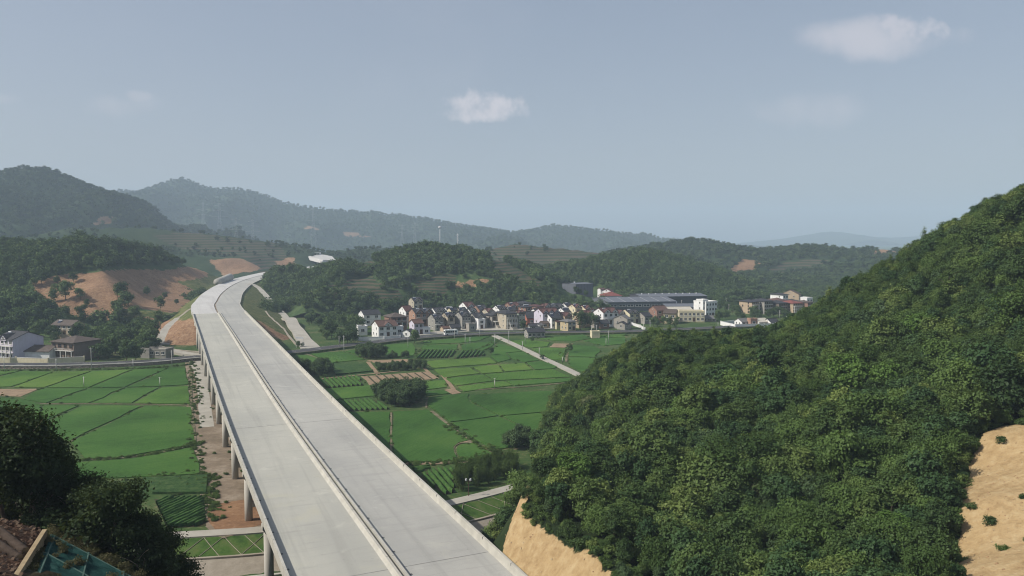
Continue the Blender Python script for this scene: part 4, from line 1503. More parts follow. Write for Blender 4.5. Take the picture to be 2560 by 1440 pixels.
def crown(rng, lobes, nclump, per, spread, size, up=0.5, droop=0.0, shell=0.3):
    """leaf clumps spread over and through a set of ellipsoid lobes"""
    w = np.array([l[3] * l[4] + l[3] * l[5] for l in lobes]); w = w / w.sum()
    k = rng.choice(len(lobes), nclump, p=w)
    Lb = np.array(lobes)[k]
    d = unit(rng.normal(size=(nclump, 3)) + np.array([0, 0, 0.35]))
    rad = rng.random(nclump) ** shell
    C = Lb[:, :3] + d * Lb[:, 3:6] * rad[:, None]
    lt = rng.random(len(lobes))[k] * 0.5 + rng.random(nclump) * 0.5
    P = np.repeat(C, per, 0) + rng.normal(size=(nclump * per, 3)) * spread * np.array([1, 1, 0.75])
    dn = np.repeat(d, per, 0)
    N = unit(dn * 0.9 + np.array([0, 0, up]) + rng.normal(size=P.shape) * 0.55 + np.array([0, 0, -droop]))
    tint = np.clip(np.repeat(lt, per) + rng.normal(0, .12, len(P)), 0, 1)
    return leaves(P, N, size, tint, rng)


def mk_crown(name, data, mat, parent=None):
    V, Fc, tint = data
    return link_mesh(name, V, Fc, mat, parent, fattrs={'tint': tint})


def lobes_broad(rng, r, h0, h1, n):
    """a rounded, lumpy crown between heights h0 and h1"""
    out = [(0, 0, (h0 + h1) / 2, r * .72, r * .72, (h1 - h0) / 2)]
    for i in range(n):
        a = rng.uniform(0, 2 * math.pi); q = rng.uniform(.35, .75) * r
        z = rng.uniform(h0 + (h1 - h0) * .25, h1 - (h1 - h0) * .18)
        s = rng.uniform(.3, .5) * r
        out.append((q * math.cos(a), q * math.sin(a), z, s, s, s * .75))
    return out


def trunk_mb(rng, h, r, lean=0.0, limbs=4, top=None):
    m = MB()
    top = top or h * .8
    pts = [(0, 0, -1.0)]
    for k in range(1, 5):
        f = k / 4
        pts.append((lean * f * h + rng.normal(0, .03 * h) * f, rng.normal(0, .03 * h) * f, top * f))
    m.tube(pts, [r * 1.15, r * .95, r * .8, r * .55, r * .25], 7)
    for q in range(limbs):
        f = rng.uniform(.4, .85)
        b = np.array(pts[0]) + (np.array(pts[4]) - np.array(pts[0])) * f
        a = rng.uniform(0, 2 * math.pi); L = h * rng.uniform(.18, .32)
        m.tube([b, b + np.array([math.cos(a) * L * .5, math.sin(a) * L * .5, L * .45]), b + np.array([math.cos(a) * L, math.sin(a) * L, L * .75])], [r * .35, r * .22, r * .08], 5, cap=False)
    return m


class Proto:
    """crown mesh + trunk mesh that copies share; `joined` is the single mesh used inside masses of forest"""
    def __init__(s, crown_o, trunk_o, joined=None):
        s.c = crown_o; s.t = trunk_o; s.j = joined


def unlink(o):
    COL.objects.unlink(o)
    return o


def broad_protos(n, r, h0, h1, nclump, per, spread, size, mat, trunkr, seed, up=.5, bark='bark', shell=.3, limbs=4, lobes=7, lean=0):
    out = []
    for k in range(n):
        rng = np.random.default_rng(seed + k)
        rr = r * rng.uniform(.88, 1.15); hh = h1 * rng.uniform(.88, 1.12)
        c = unlink(mk_crown('crown', crown(rng, lobes_broad(rng, rr, h0, hh, lobes), nclump, per, spread, size, up, 0, shell), mat))
        t = unlink(trunk_mb(rng, hh, trunkr, rng.normal(0, lean), limbs).build('trunk', M[bark], None, True))
        out.append(Proto(c, t))
    return out


PR = {}
PR['near'] = (broad_protos(5, 2.1, .9, 4.9, 300, 15, .22, .30, M['leaf_near'], .11, 200, limbs=3) + broad_protos(2, 2.3, .9, 4.6, 260, 16, .26, .27, M['leaf_near2'], .11, 210, limbs=3)
              + broad_protos(2, 1.9, .9, 5.4, 300, 15, .2, .34, M['leaf_near3'], .11, 220, limbs=3))
PR['near_s'] = broad_protos(3, 1.2, .2, 2.4, 130, 13, .18, .25, M['leaf_near'], .06, 240, limbs=2)
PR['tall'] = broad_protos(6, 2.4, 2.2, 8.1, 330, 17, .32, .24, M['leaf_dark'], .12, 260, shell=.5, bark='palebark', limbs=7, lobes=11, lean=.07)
PR['mid'] = broad_protos(6, 2.9, .8, 6.4, 70, 6, .5, .95, M['leaf_mid'], .16, 300, limbs=2)
PR['village'] = broad_protos(4, 2.6, 1.2, 6.0, 150, 8, .35, .55, M['leaf_mid'], .15, 330)
PR['grove'] = broad_protos(4, 1.9, .7, 5.6, 170, 10, .28, .42, M['leaf_grove'], .1, 350, limbs=4)
PR['far'] = broad_protos(4, 4.2, .5, 8.0, 40, 5, .8, 1.7, M['leaf_far'], .2, 380, limbs=0)
PR['clump'] = broad_protos(3, 9.0, .5, 13.0, 45, 5, 1.6, 3.6, M['leaf_far'], .2, 390, limbs=0)


def pine_protos(n):
    out = []
    for k in range(n):
        rng = np.random.default_rng(420 + k)
        lob = []
        for q in range(9):
            f = q / 8
            a = rng.uniform(0, 6.28); rr = (1 - f) * 1.5 + .25
            lob.append((math.cos(a) * rr * .4, math.sin(a) * rr * .4, 2.0 + f * 4.4, rr, rr, .4))
        c = unlink(mk_crown('crown', crown(rng, lob, 230, 12, .2, .26, .9, 0, .45), M['leaf_near']))
        t = unlink(trunk_mb(rng, 6.6, .12, 0, 3, 6.2).build('trunk', M['bark'], None, True))
        out.append(Proto(c, t))
    return out


PR['pine'] = pine_protos(2)


def bamboo_protos(n):
    out = []
    for k in range(n):
        rng = np.random.default_rng(440 + k)
        C = []; Nn = []; tint = []
        m = MB()
        for s_ in range(16):
            a = rng.uniform(0, 6.28); b = rng.uniform(0, 1.3); h = rng.uniform(5.0, 8.5); l = rng.uniform(.1, .30) * h
            x0, y0 = b * math.cos(a), b * math.sin(a)
            pts = []
            for q in range(6):
                f = q / 5
                pts.append((x0 + math.cos(a) * l * f ** 2.2, y0 + math.sin(a) * l * f ** 2.2, h * f - .35 * l * f ** 3 - (.6 if q == 0 else 0)))
            m.tube(pts, [.05, .045, .04, .03, .02, .01], 5, cap=False)
            tt = rng.random()
            nn = 200
            f = rng.uniform(.25, 1, nn)
            px = x0 + math.cos(a) * l * f ** 2.2; py = y0 + math.sin(a) * l * f ** 2.2; pz = h * f - .35 * l * f ** 3
            sp = .55 * (1.15 - f * .6)
            C.append(np.stack([px, py, pz], 1) + rng.normal(size=(nn, 3)) * np.stack([sp, sp, sp * .6], 1))
            Nn.append(unit(rng.normal(size=(nn, 3)) * .7 + np.array([math.cos(a) * .6, math.sin(a) * .6, .5])))
            tint.append(np.clip(tt + rng.normal(0, .15, nn), 0, 1))
        data = leaves(np.vstack(C), np.vstack(Nn), .42, np.concatenate(tint), rng, .3)
        c = unlink(mk_crown('crown', data, M['leaf_bamboo']))
        t = unlink(m.build('stems', simple('bamboo_stem%d' % k, (0.12, 0.15, 0.05), (0.08, 0.1, 0.035), 2), None, True))
        out.append(Proto(c, t))
    return out


PR['bamboo'] = bamboo_protos(3)
# bush, grass tuft
PR['bush'] = broad_protos(4, .75, .05, 1.15, 60, 9, .13, .22, M['leaf_near'], .02, 460, limbs=0, lobes=4)


PR['weed'] = broad_protos(4, .85, .02, .75, 70, 8, .16, .2, M['leaf_near2'], .02, 470, limbs=0, lobes=5)


def plant(kind, name, x, y, z, s, label, group, cat='tree', rz=None, tilt=0.0, sz=None, k=None):
    p = PR[kind][int(RNG.integers(len(PR[kind]))) if k is None else k]
    r = empty(name, (x, y, z), RNG.uniform(0, 6.28) if rz is None else rz)
    r.scale = (s, s, s * (sz or RNG.uniform(.9, 1.12)))
    if tilt:
        r.rotation_euler[0] = RNG.normal(0, tilt); r.rotation_euler[1] = RNG.normal(0, tilt)
    tag(r, label, cat, group)
    for ch in (p.t, p.c):
        c = ch.copy(); COL.objects.link(c); c.parent = r
    return r


def ground_h(x, y, names=None):
    x = np.atleast_1d(np.asarray(x, float)); y = np.atleast_1d(np.asarray(y, float))
    z = np.zeros(len(x))
    nr = y < 330
    if nr.any():
        z[nr] = valley_z(x[nr], y[nr])
    for nm, h in HILLS.items():
        if names and nm not in names:
            continue
        ins = (x > h.x[0]) & (x < h.x[-1]) & (y > h.y[0]) & (y < h.y[-1])
        if ins.any():
            z[ins] = np.maximum(z[ins], h.z(x[ins], y[ins]))
    return z


def horizon_keep(x, y, ztop, margin):
    """drop what stands deep behind its own hill's crest"""
    az = (x / np.maximum(y, 1)); el = (ztop - CAM_Z) / np.hypot(x, y)
    order = np.argsort(np.hypot(x, y))
    bins = np.floor(az / 0.004).astype(int); bins -= bins.min()
    hor = np.full(bins.max() + 1, -9.0)
    keep = np.zeros(len(x), bool)
    for i in order:
        b = bins[i]
        if el[i] > hor[b] - margin:
            keep[i] = True
        if el[i] > hor[b]:
            hor[b] = el[i]
    return keep


def jitter_grid(h, sp, seed):
    rng = np.random.default_rng(seed)
    xs = np.arange(h.x[0] + sp, h.x[-1] - sp, sp); ys = np.arange(h.y[0] + sp, h.y[-1] - sp, sp)
    X, Y = np.meshgrid(xs, ys)
    X = X.ravel() + rng.uniform(-.48, .48, X.size) * sp; Y = Y.ravel() + rng.uniform(-.48, .48, Y.size) * sp
    return X, Y, h.z(X, Y)


def gn_scatter(name, pts, scl, rot, idx, protos, label, cat, joined=True):
    """one object of kind stuff: a mass of plants, instanced on points"""
    col = bpy.data.collections.new(name + '_plants')
    for i, p in enumerate(protos):
        o = p.c.copy(); o.data = p.c.data; o.name = 'plant_%02d' % i
        col.objects.link(o)
    me = bpy.data.meshes.new(name)
    me.vertices.add(len(pts)); me.vertices.foreach_set('co', np.asarray(pts, np.float32).ravel())
    a = me.attributes.new('scl', 'FLOAT_VECTOR', 'POINT'); a.data.foreach_set('vector', np.asarray(scl, np.float32).ravel())
    a = me.attributes.new('rot', 'FLOAT_VECTOR', 'POINT'); a.data.foreach_set('vector', np.asarray(rot, np.float32).ravel())
    a = me.attributes.new('pick', 'INT', 'POINT'); a.data.foreach_set('value', np.asarray(idx, np.int32))
    o = bpy.data.objects.new(name, me); COL.objects.link(o)
    ng = bpy.data.node_groups.new(name, 'GeometryNodeTree')
    ng.interface.new_socket('Geometry', in_out='INPUT', socket_type='NodeSocketGeometry')
    ng.interface.new_socket('Geometry', in_out='OUTPUT', socket_type='NodeSocketGeometry')
    N = ng.nodes.new
    gi = N('NodeGroupInput'); go = N('NodeGroupOutput')
    mp = N('GeometryNodeMeshToPoints'); ip = N('GeometryNodeInstanceOnPoints'); ci = N('GeometryNodeCollectionInfo')
    ci.inputs['Collection'].default_value = col
    ci.inputs['Separate Children'].default_value = True
    ci.inputs['Reset Children'].default_value = True
    ip.inputs['Pick Instance'].default_value = True

    def named(nm, t):
        n = N('GeometryNodeInputNamedAttribute'); n.data_type = t; n.inputs['Name'].default_value = nm
        return n.outputs['Attribute']
    e2r = N('FunctionNodeEulerToRotation')
    L = ng.links.new
    L(gi.outputs[0], mp.inputs[0]); L(mp.outputs[0], ip.inputs['Points']); L(ci.outputs[0], ip.inputs['Instance'])
    L(named('pick', 'INT'), ip.inputs['Instance Index'])
    L(named('rot', 'FLOAT_VECTOR'), e2r.inputs[0]); L(e2r.outputs[0], ip.inputs['Rotation'])
    L(named('scl', 'FLOAT_VECTOR'), ip.inputs['Scale'])
    L(ip.outputs[0], go.inputs[0])
    md = o.modifiers.new('plants', 'NODES'); md.node_group = ng
    tag(o, label, cat, kind='stuff')
    return o


def scatter_pts(name, X, Y, Z, protos, smin, smax, label, cat, seed, zs=(.9, 1.15)):
    rng = np.random.default_rng(seed)
    n = len(X)
    s = rng.uniform(smin, smax, n) * (0.9 + 0.35 * vnoise(X / 25, Y / 25, seed))
    scl = np.stack([s, s, s * rng.uniform(*zs, n)], 1)
    rot = np.stack([rng.normal(0, .06, n), rng.normal(0, .06, n), rng.uniform(0, 6.28, n)], 1)
    return gn_scatter(name, np.stack([X, Y, Z], 1), scl, rot, rng.integers(0, len(protos), n), protos, label, cat)


def forest(name, hk, sp, kind, smin, smax, label, seed, thresh=None, ns=60, margin=.02, zmin=.8, tea_p=0.0, bare_p=0.0, clear=()):
    h = HILLS[hk]
    X, Y, Z = jitter_grid(h, sp, seed)
    rng = np.random.default_rng(seed + 3)
    k = Z > zmin
    k &= rng.random(len(X)) > (1 - tea_p) * (h.mask('tea', X, Y) > .5)
    k &= rng.random(len(X)) > (1 - bare_p) * (h.mask('bare', X, Y) > .5)
    k &= rng.random(len(X)) > 0.9 * (h.mask('grassy', X, Y) > .5)
    if thresh is not None:
        k &= (fbm(X / ns, Y / ns, 3, seed) + rng.normal(0, .08, len(X))) > thresh
    px, py = proj(X, Y, Z)
    k &= (px > -200) & (px < 2760)
    for q in clear:
        k &= ~inpoly(px, py, q)
    X, Y, Z = X[k], Y[k], Z[k]
    d, zz, sg = hw_dist(X, Y)
    kk = d > 19
    X, Y, Z = X[kk], Y[kk], Z[kk]
    kk = horizon_keep(X, Y, Z + 6 * smax, margin)
    X, Y, Z = X[kk], Y[kk], Z[kk]
    return scatter_pts(name, X, Y, Z - .3, PR[kind], smin, smax, label, 'forest', seed)


forest('hillside_forest', 'left', 4.6, 'mid', .75, 1.35, 'dark green forest on the hill above the brown cleared slope', 500, margin=.03,
       clear=[[(92, 702), (200, 682), (330, 668), (430, 668), (530, 655), (565, 700), (490, 785), (330, 812), (190, 802), (110, 752)]])
forest('hillside_forest', 'centre', 4.4, 'mid', .7, 1.3, 'dense forest over the hill behind the village', 510, thresh=-.42, ns=45, margin=.03,
       clear=[[(1395, 712), (1500, 712), (1500, 775), (1395, 775)], [(590, 700), (645, 705), (700, 740), (760, 780), (815, 850), (700, 865), (590, 790)]])
forest('hillside_forest', 'right_mid', 5.2, 'mid', .8, 1.35, 'dense dark forest on the rounded hill behind the factory', 520, margin=.02, clear=[[(1400, 730), (1555, 730), (1555, 765), (1400, 765)]])
forest('hillside_forest', 'right_far', 8.0, 'far', .6, 1.05, 'hazy forest on the long hill line behind the unfinished apartment blocks', 530, thresh=-.5, margin=.015)
forest('hillside_forest', 'foot', 10.0, 'far', .4, .9, 'scattered trees over the far tea slopes beyond the highway bend', 540, thresh=-.12, ns=90, margin=.015, tea_p=.3)
forest('hillside_forest', 'tea_right', 12.0, 'far', .35, .8, 'scattered trees over the stepped tea hill in the middle distance', 550, thresh=-.05, ns=70, margin=.015, tea_p=.25)
forest('hillside_forest', 'mount', 8.0, 'far', .6, 1.05, 'hazy blue-green forest over the tall peak on the left', 560, margin=.012, thresh=-.6)
forest('hillside_forest', 'ridge', 17.0, 'far', .8, 1.5, 'hazy forest over the long far mountain ridge', 570, margin=.008, thresh=-.7, ns=300)

# wooded flat between the settlement and the hills behind it
rng = np.random.default_rng(590)
Pw = [G(a, b)[:2] for a, b in [(1560, 722), (1700, 712), (2200, 700), (2200, 752), (1990, 762), (1850, 756), (1560, 758)]]
X = rng.uniform(min(p[0] for p in Pw), max(p[0] for p in Pw), 9000); Y = rng.uniform(min(p[1] for p in Pw), max(p[1] for p in Pw), 9000)
k = inpoly(X, Y, Pw) & (rng.random(9000) < .55) & ~((np.abs(X - 90) < 34) & (Y < 625)) & ~((np.abs(X - 120) < 36) & (Y < 640))
X, Y = X[k], Y[k]
Z = ground_h(X, Y)
scatter_pts('valley_woodland', X, Y, Z - .2, PR['mid'], .6, 1.05, 'low woodland on the flat between the settlement and the far hills', 'forest', 591)

# --- the near hill on the right: the largest three hundred trees one by one, the rest as a mass
h = HILLS['near_right']
X, Y, Z = jitter_grid(h, 2.35, 600)
k = (Z > -2.5) & (h.mask('bare', X, Y) < .5)
px, py = proj(X, Y, Z)
k &= (px > -100) & (px < 2800) & (py < 1640)
d_, zz_, sg_ = hw_dist(X, Y)
k &= ~((sg_ < 13.5) & (Y < 120)) & (riv_d(X, Y) > -400)
rd = riv_d(X, Y)
k &= ~((Y < 113) & (X < np.interp(Y, EDGE[:, 1], EDGE[:, 0]) + 1.0))
k &= ~((rd < 14) & (Z < 0.6) & (X < 40))
k &= ~((rd < 27.5) & (X < 6) & (Z < 3.0) & (Y < 170))
k &= ~((Z < .8) & (Y > 160))
X, Y, Z = X[k], Y[k], Z[k]
kk = horizon_keep(X, Y, Z + 4.5, .05)
X, Y, Z = X[kk], Y[kk], Z[kk]
rng = np.random.default_rng(611)
S = rng.uniform(.55, 1.2, len(X)) * (1 + .6 * vnoise(X / 9, Y / 9, 4))
big = rng.random(len(X)) < .10
S = np.where(big, np.minimum(S * 1.5, 1.75), S)
S = np.where(Y < 100, S * .86, S)
S = np.where(Y > 180, np.minimum(S, 1.05), S)
edge = np.zeros(len(X), bool)
for dx, dy in ((2.2, 0), (-2.2, 0), (0, 2.2), (0, -2.2), (-3.5, -1)):
    edge |= h.mask('bare', np.clip(X + dx, -13, 188), Y + dy) > .5
S = np.where(edge, S * .55, S)
px, py = proj(X, Y, Z + 2)
inside = (px > 20) & (px < 2540) & (py > 0) & (py < 1430)
rank = np.where(inside, S / np.hypot(X, Y), -1)
top = np.argsort(-rank)[:296]
solo = np.zeros(len(X), bool); solo[top] = True
for i in np.where(solo)[0]:
    pine = (py[i] < 900 and rng.random() < .2)
    plant('pine' if pine else 'near', 'hillside_tree', X[i], Y[i], Z[i] - .25, S[i], 'leafy green tree in the dense canopy on the near slope, closest to the viewer', 'canopy trees on the near right slope', tilt=.06)
rest = ~solo
allp = PR['near'] + PR['pine'] + PR['near_s'] + PR['grove'] + PR['bamboo']
rs = np.stack([S[rest], S[rest], S[rest] * rng.uniform(.9, 1.15, rest.sum())], 1)
rot = np.stack([rng.normal(0, .07, rest.sum()), rng.normal(0, .07, rest.sum()), rng.uniform(0, 6.28, rest.sum())], 1)
pick = rng.integers(0, 9, rest.sum())
pick = np.where(rng.random(rest.sum()) < .06, rng.integers(9, 11, rest.sum()), pick)
u_ = rng.random(rest.sum())
pick = np.where(u_ < .10, rng.integers(14, 18, rest.sum()), pick)
pick = np.where(u_ > .96, rng.integers(18, 21, rest.sum()), pick)
rs[u_ < .10] *= .85
rs[u_ > .96] *= .62
gn_scatter('near_slope_forest', np.stack([X[rest], Y[rest], Z[rest] - .25], 1), rs, rot, pick, allp, 'dense green forest canopy covering the near right hill behind its front trees', 'forest')
# single crowns that stand out of the canopy
M['leaf_lime'] = leafmat('leaf_lime', [(0.0, (0.09, 0.17, 0.04)), (0.5, (0.12, 0.21, 0.05)), (1.0, (0.16, 0.26, 0.07))], 0.28, 0.3)
M['leaf_cream'] = leafmat('leaf_cream', [(0.0, (0.09, 0.12, 0.05)), (0.5, (0.15, 0.17, 0.085)), (1.0, (0.24, 0.24, 0.15))], 0.22, 0.3)
PR['lime'] = broad_protos(1, 2.1, .9, 4.9, 300, 15, .22, .30, M['leaf_lime'], .11, 620, limbs=3)
PR['cream'] = broad_protos(1, 2.1, .9, 4.9, 300, 15, .22, .30, M['leaf_cream'], .11, 630, limbs=3)
for px_, py_, kd, s_, lab in [(1712, 1040, 'lime', 1.15, 'single bright lime-green tree standing out in the middle of the near slope'), (2290, 830, 'lime', 1.35, 'lime-green tree high on the right of the near slope'), (2125, 960, 'lime', 1.45, 'broad lime-green tree on the right shoulder of the near slope'),
                              (2215, 960, 'lime', 1.25, 'lime-green tree beside the broad one on the right shoulder'), (1890, 1000, 'lime', .95, 'small lime-green tree left of the shoulder of the near slope'), (1445, 1190, 'lime', 1.05, 'lime-green tree on the nose of the near slope above the yellow cutting'),
                              (1600, 1010, 'cream', 1.3, 'pale cream-topped tree near the left rim of the near slope'), (1475, 1020, 'cream', .95, 'small pale cream-topped tree at the left rim of the near slope'), (1890, 1230, 'cream', .75, 'pale flowering tree low in the middle of the near slope'),
                              (1660, 1330, 'cream', .7, 'pale flowering tree low on the near slope right of the yellow cutting'), (2240, 1350, 'lime', .8, 'lime-green tree low on the near slope toward the pale bare ground'), (1900, 930, 'cream', 1.1, 'pale cream-topped tree below the crest of the near slope')]:
    for Y_ in np.arange(60, 230, .5):
        p = D(px_, py_, Y_)
        zg = float(h.z(p[0], Y_))
        if p[2] < zg + 2.6 * s_:
            plant(kd, 'hillside_tree', p[0], Y_, zg + .5, s_ * 1.1, lab, None, tilt=.04)
            break
# undergrowth along the top of the yellow cutting and round the pale bare slope
X, Y, Z = jitter_grid(h, .95, 640)
e1 = np.zeros(len(X), bool)
for dx, dy in ((1.6, 0), (-1.6, 0), (0, 1.6), (0, -1.6), (-2.5, -1), (2.5, 1)):
    e1 |= (h.mask('bare', np.clip(X + dx, -13, 188), Y + dy) > .5)
bare = h.mask('bare', X, Y) > .5
k = (e1 & ~bare & (Z > -3)) | (bare & (rng.random(len(X)) < .004) & (X > 30)) | (e1 & bare & (rng.random(len(X)) < .015) & (X > 30))
xe_ = np.interp(Y, EDGE[:, 1], EDGE[:, 0])
k &= ~((Y < 110) & (X < xe_ + .8))
k |= (Z < 5) & (Z > -3.6) & (X < 6) & (Y > 96) & (Y < 142) & (rng.random(len(X)) < .6) & (X < xe_ - 3) & (riv_d(X, Y) > 21)
d_, zz_, sg_ = hw_dist(X, Y)
k &= ~((sg_ < 13.6) & (Y < 130) & (Z > 5)) & ~((np.abs(sg_) < 15) & (Z < 5) & (Y < 96)) & (Y < 220)
scatter_pts('slope_undergrowth', X[k], Y[k], Z[k] - .1, PR['bush'] + PR['weed'], .3, 1.1, 'low bushes and creepers along the edges of the yellow cutting and the bare slope', 'bushes', 641)

# --- dark trees on the near left bank, trunks bare below
h = HILLS['near_left']
spots = [(15, 1300, 52, 1.12), (45, 1310, 56, 1.1), (-25, 1290, 50, 1.15), (75, 1312, 51, 1.0), (95, 1318, 49, .95), (125, 1325, 50, .86), (140, 1330, 53, .82), (165, 1345, 52, .78), (195, 1370, 50, .7), (225, 1385, 51, .66),
         (255, 1395, 48, .64), (275, 1412, 46.5, .72), (305, 1425, 49, .72), (330, 1435, 47, .70), (356, 1440, 46, .66), (385, 1450, 49, .68), (410, 1462, 47, .62), (440, 1470, 50, .58), (465, 1490, 48, .52), (490, 1495, 51, .45), (300, 1400, 55, .75),
         (350, 1410, 56, .68), (230, 1360, 58, .75), (170, 1330, 60, .85), (110, 1310, 60, 1.0), (40, 1300, 62, 1.15), (-60, 1290, 58, 1.2), (400, 1430, 57, .6)]
for i, (px_, py_, Y_, s_) in enumerate(spots):
    x = D(px_, py_, Y_)[0]
    z = float(ground_h(x, Y_, ('near_left',))[0])
    zt = D(px_, py_, Y_)[2]
    plant('tall', 'bank_tree', x, Y_, min(z, zt + .3) - .2, s_, 'tall dark tree with bare pale trunk on the shaded near left bank', 'dark trees on the near left bank', tilt=.07)
X, Y, Z = jitter_grid(h, 1.5, 660)
px, py = proj(X, Y, Z)
k = (Z > -3) & (X < -9) & (Y < 112) & ~inpoly(px, py, [(-500, 1100), (0, 1280), (125, 1335), (320, 1445), (320, 1700), (-500, 1700)]) & (Y > 43) & (px > -150) & (px < 640)
d_, zz_, sg_ = hw_dist(X, Y)
k &= (sg_ < -15.5)
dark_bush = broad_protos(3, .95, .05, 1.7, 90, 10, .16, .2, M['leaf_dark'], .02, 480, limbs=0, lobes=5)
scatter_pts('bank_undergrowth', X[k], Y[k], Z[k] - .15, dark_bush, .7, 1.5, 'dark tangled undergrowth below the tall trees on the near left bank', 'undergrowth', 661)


# --- trees of the valley, one by one
def stand(kind, poly, n, smin, smax, label, group, name, zoom=None, seed=0, z=0, mind=1.5, tall=None):
    rng = np.random.default_rng(seed + 700)
    if zoom:
        poly = [(zoom[0] + u / zoom[2], zoom[1] + v / zoom[2]) for u, v in poly]
    Pw = [G(a, b, z)[:2] for a, b in poly]
    xs = [p[0] for p in Pw]; ys = [p[1] for p in Pw]
    got = []
    for _ in range(6000):
        if len(got) >= n:
            break
        x = rng.uniform(min(xs), max(xs)); y = rng.uniform(min(ys), max(ys))
        if not inpoly(np.array([x]), np.array([y]), Pw)[0]:
            continue
        if any((x - a) ** 2 + (y - b) ** 2 < mind ** 2 for a, b in got):
            continue
        got.append((x, y))
    for x, y in got:
        zz = float(ground_h(x, y)[0])
        plant(kind, name, x, y, zz - .05, rng.uniform(smin, smax), label, group, sz=tall)


stand('grove', [(640, 640), (760, 605), (960, 600), (1010, 640), (900, 704), (790, 706)], 34, .85, 1.2, 'feathery tree in the island copse among the paddies', 'trees of the island copse', 'grove_tree', ZR, 1, mind=2.0)
stand('grove', [(490, 290), (600, 272), (720, 300), (640, 318), (540, 312)], 15, .85, 1.15, 'feathery tree in the copse just below the road', 'trees of the roadside copse', 'grove_tree', ZR, 2, mind=2.2)
stand('grove', [(30, 420), (250, 415), (300, 452), (150, 466)], 13, .8, 1.05, 'feathery tree in the copse against the viaduct parapet', 'trees of the copse by the viaduct', 'grove_tree', ZR, 3, mind=2.2)
stand('grove', [(640, 378), (1030, 366), (1032, 402), (650, 418)], 40, .42, .62, 'young tree in the nursery strip beside the bare plot', 'young trees of the nursery strip', 'young_tree', ZR, 4, mind=1.5)
stand('bamboo', [(1290, 1230), (1500, 1180), (1730, 1130), (1760, 1270), (1500, 1345), (1300, 1378)], 30, .42, .6, 'bamboo clump in the grove above the riverside path', 'bamboo clumps of the riverside grove', 'bamboo', ZR, 5, mind=1.5)
stand('grove', [(1660, 1000), (1800, 960), (1880, 1010), (1720, 1050)], 9, .6, .9, 'rounded tree at the foot of the wooded slope by the paddies', 'trees at the slope foot', 'slope_foot_tree', ZR, 6, mind=1.8)
stand('grove', [(740, 300), (930, 290), (935, 300), (750, 312)], 8, .4, .6, 'low tree on the bund between road plots', 'low trees between road plots', 'young_tree', ZR, 7, mind=1.5)
stand('village', [(215, 872), (300, 800), (380, 820), (388, 878), (355, 902), (240, 900)], 66, .95, 1.5, 'leafy tree in the thicket between the brown villa and the viaduct', 'trees of the thicket by the brown villa', 'valley_tree', None, 8, 1, 2.6)
stand('village', [(-60, 850), (60, 800), (200, 790), (215, 850), (100, 862), (60, 840)], 36, .8, 1.3, 'leafy tree behind the houses at the far left', 'trees behind the western houses', 'valley_tree', None, 9, 1, 2.8)
stand('village', [(790, 832), (900, 800), (905, 845), (830, 858)], 22, .8, 1.3, 'leafy tree in the clump between service road and village', 'trees between service road and village', 'valley_tree', None, 10, 1, 2.6)
stand('village', [(740, 800), (880, 775), (900, 798), (800, 825)], 18, .7, 1.2, 'leafy tree at the foot of the wooded hill by the white gabled house', 'trees at the wooded hill foot', 'valley_tree', None, 11, 1, 3)
stand('village', [(1010, 775), (1200, 768), (1200, 780), (1020, 785)], 14, .8, 1.1, 'leafy tree behind the rear roofs of the village', 'trees behind the village', 'valley_tree', None, 12, 3, 3)
stand('village', [(1395, 760), (1500, 755), (1490, 768), (1400, 772)], 12, .6, .85, 'leafy tree between the rear houses and the dark warehouse', 'trees by the dark warehouse', 'valley_tree', None, 13, 2, 3)
stand('village', [(1600, 790), (1700, 808), (1690, 822), (1610, 815)], 14, .6, 1.0, 'leafy tree by the road bend near the cream block', 'trees at the road bend', 'valley_tree', None, 14, 0, 2.5)
stand('village', [(1830, 790), (1930, 786), (1990, 796), (1960, 805), (1850, 800)], 16, .7, 1.1, 'leafy tree between the white compound and the unfinished blocks', 'trees behind the white compound', 'valley_tree', None, 15, 0, 2.8)
stand('mid', [(1560, 752), (1700, 750), (1860, 752), (1860, 762), (1700, 765), (1600, 762)], 46, .8, 1.1, 'pale green tree in the belt behind the factory', 'trees of the belt behind the factory', 'valley_tree', None, 16, 0, 4.0)
stand('village', [(1795, 770), (1855, 765), (1855, 795), (1800, 800)], 12, .7, 1.0, 'leafy tree between the white block and the unfinished blocks', 'trees beside the white block', 'valley_tree', None, 17, 0, 2.8)
for (px_, py_, s_, lab) in [(1452, 823, 1.55, 'big round-crowned tree beside the red-brick house near the road'), (1475, 822, 1.45, 'big round-crowned tree, the right one of a pair near the road'), (1037, 857, 1.15, 'lone leafy tree on the field side of the road before the white house'),
                            (1308, 826, .85, 'small spreading tree in front of the salmon house'), (1796, 806, 1.3, 'dense round tree right of the white three-storey block'), (870, 862, 1.2, 'bright leafy tree at the roadside left of the purple-white house'),
                            (850, 862, 1.25, 'bright leafy tree left of its twin at the roadside'), (885, 858, 1.0, 'smaller bright leafy tree beside the low white shed'), (1355, 897, .35, 'low bush at the corner of the tea rows by the path'),
                            (1228, 886, .5, 'dark bushy tree at the corner of the tea rows'), (745, 868, .5, 'small bush left of the service road mouth'), (757, 868, .42, 'small bush at the service road mouth'),
                            (1330, 855, .5, 'bush beside the stone barn'), (1425, 880, .55, 'bush at the bend of the field path plots')]:
    q = G(px_, py_, .3)
    plant('village', 'round_tree' if s_ > .6 else 'bush', q[0], q[1], q[2] - .2, s_, lab, None, 'tree' if s_ > .6 else 'bush')
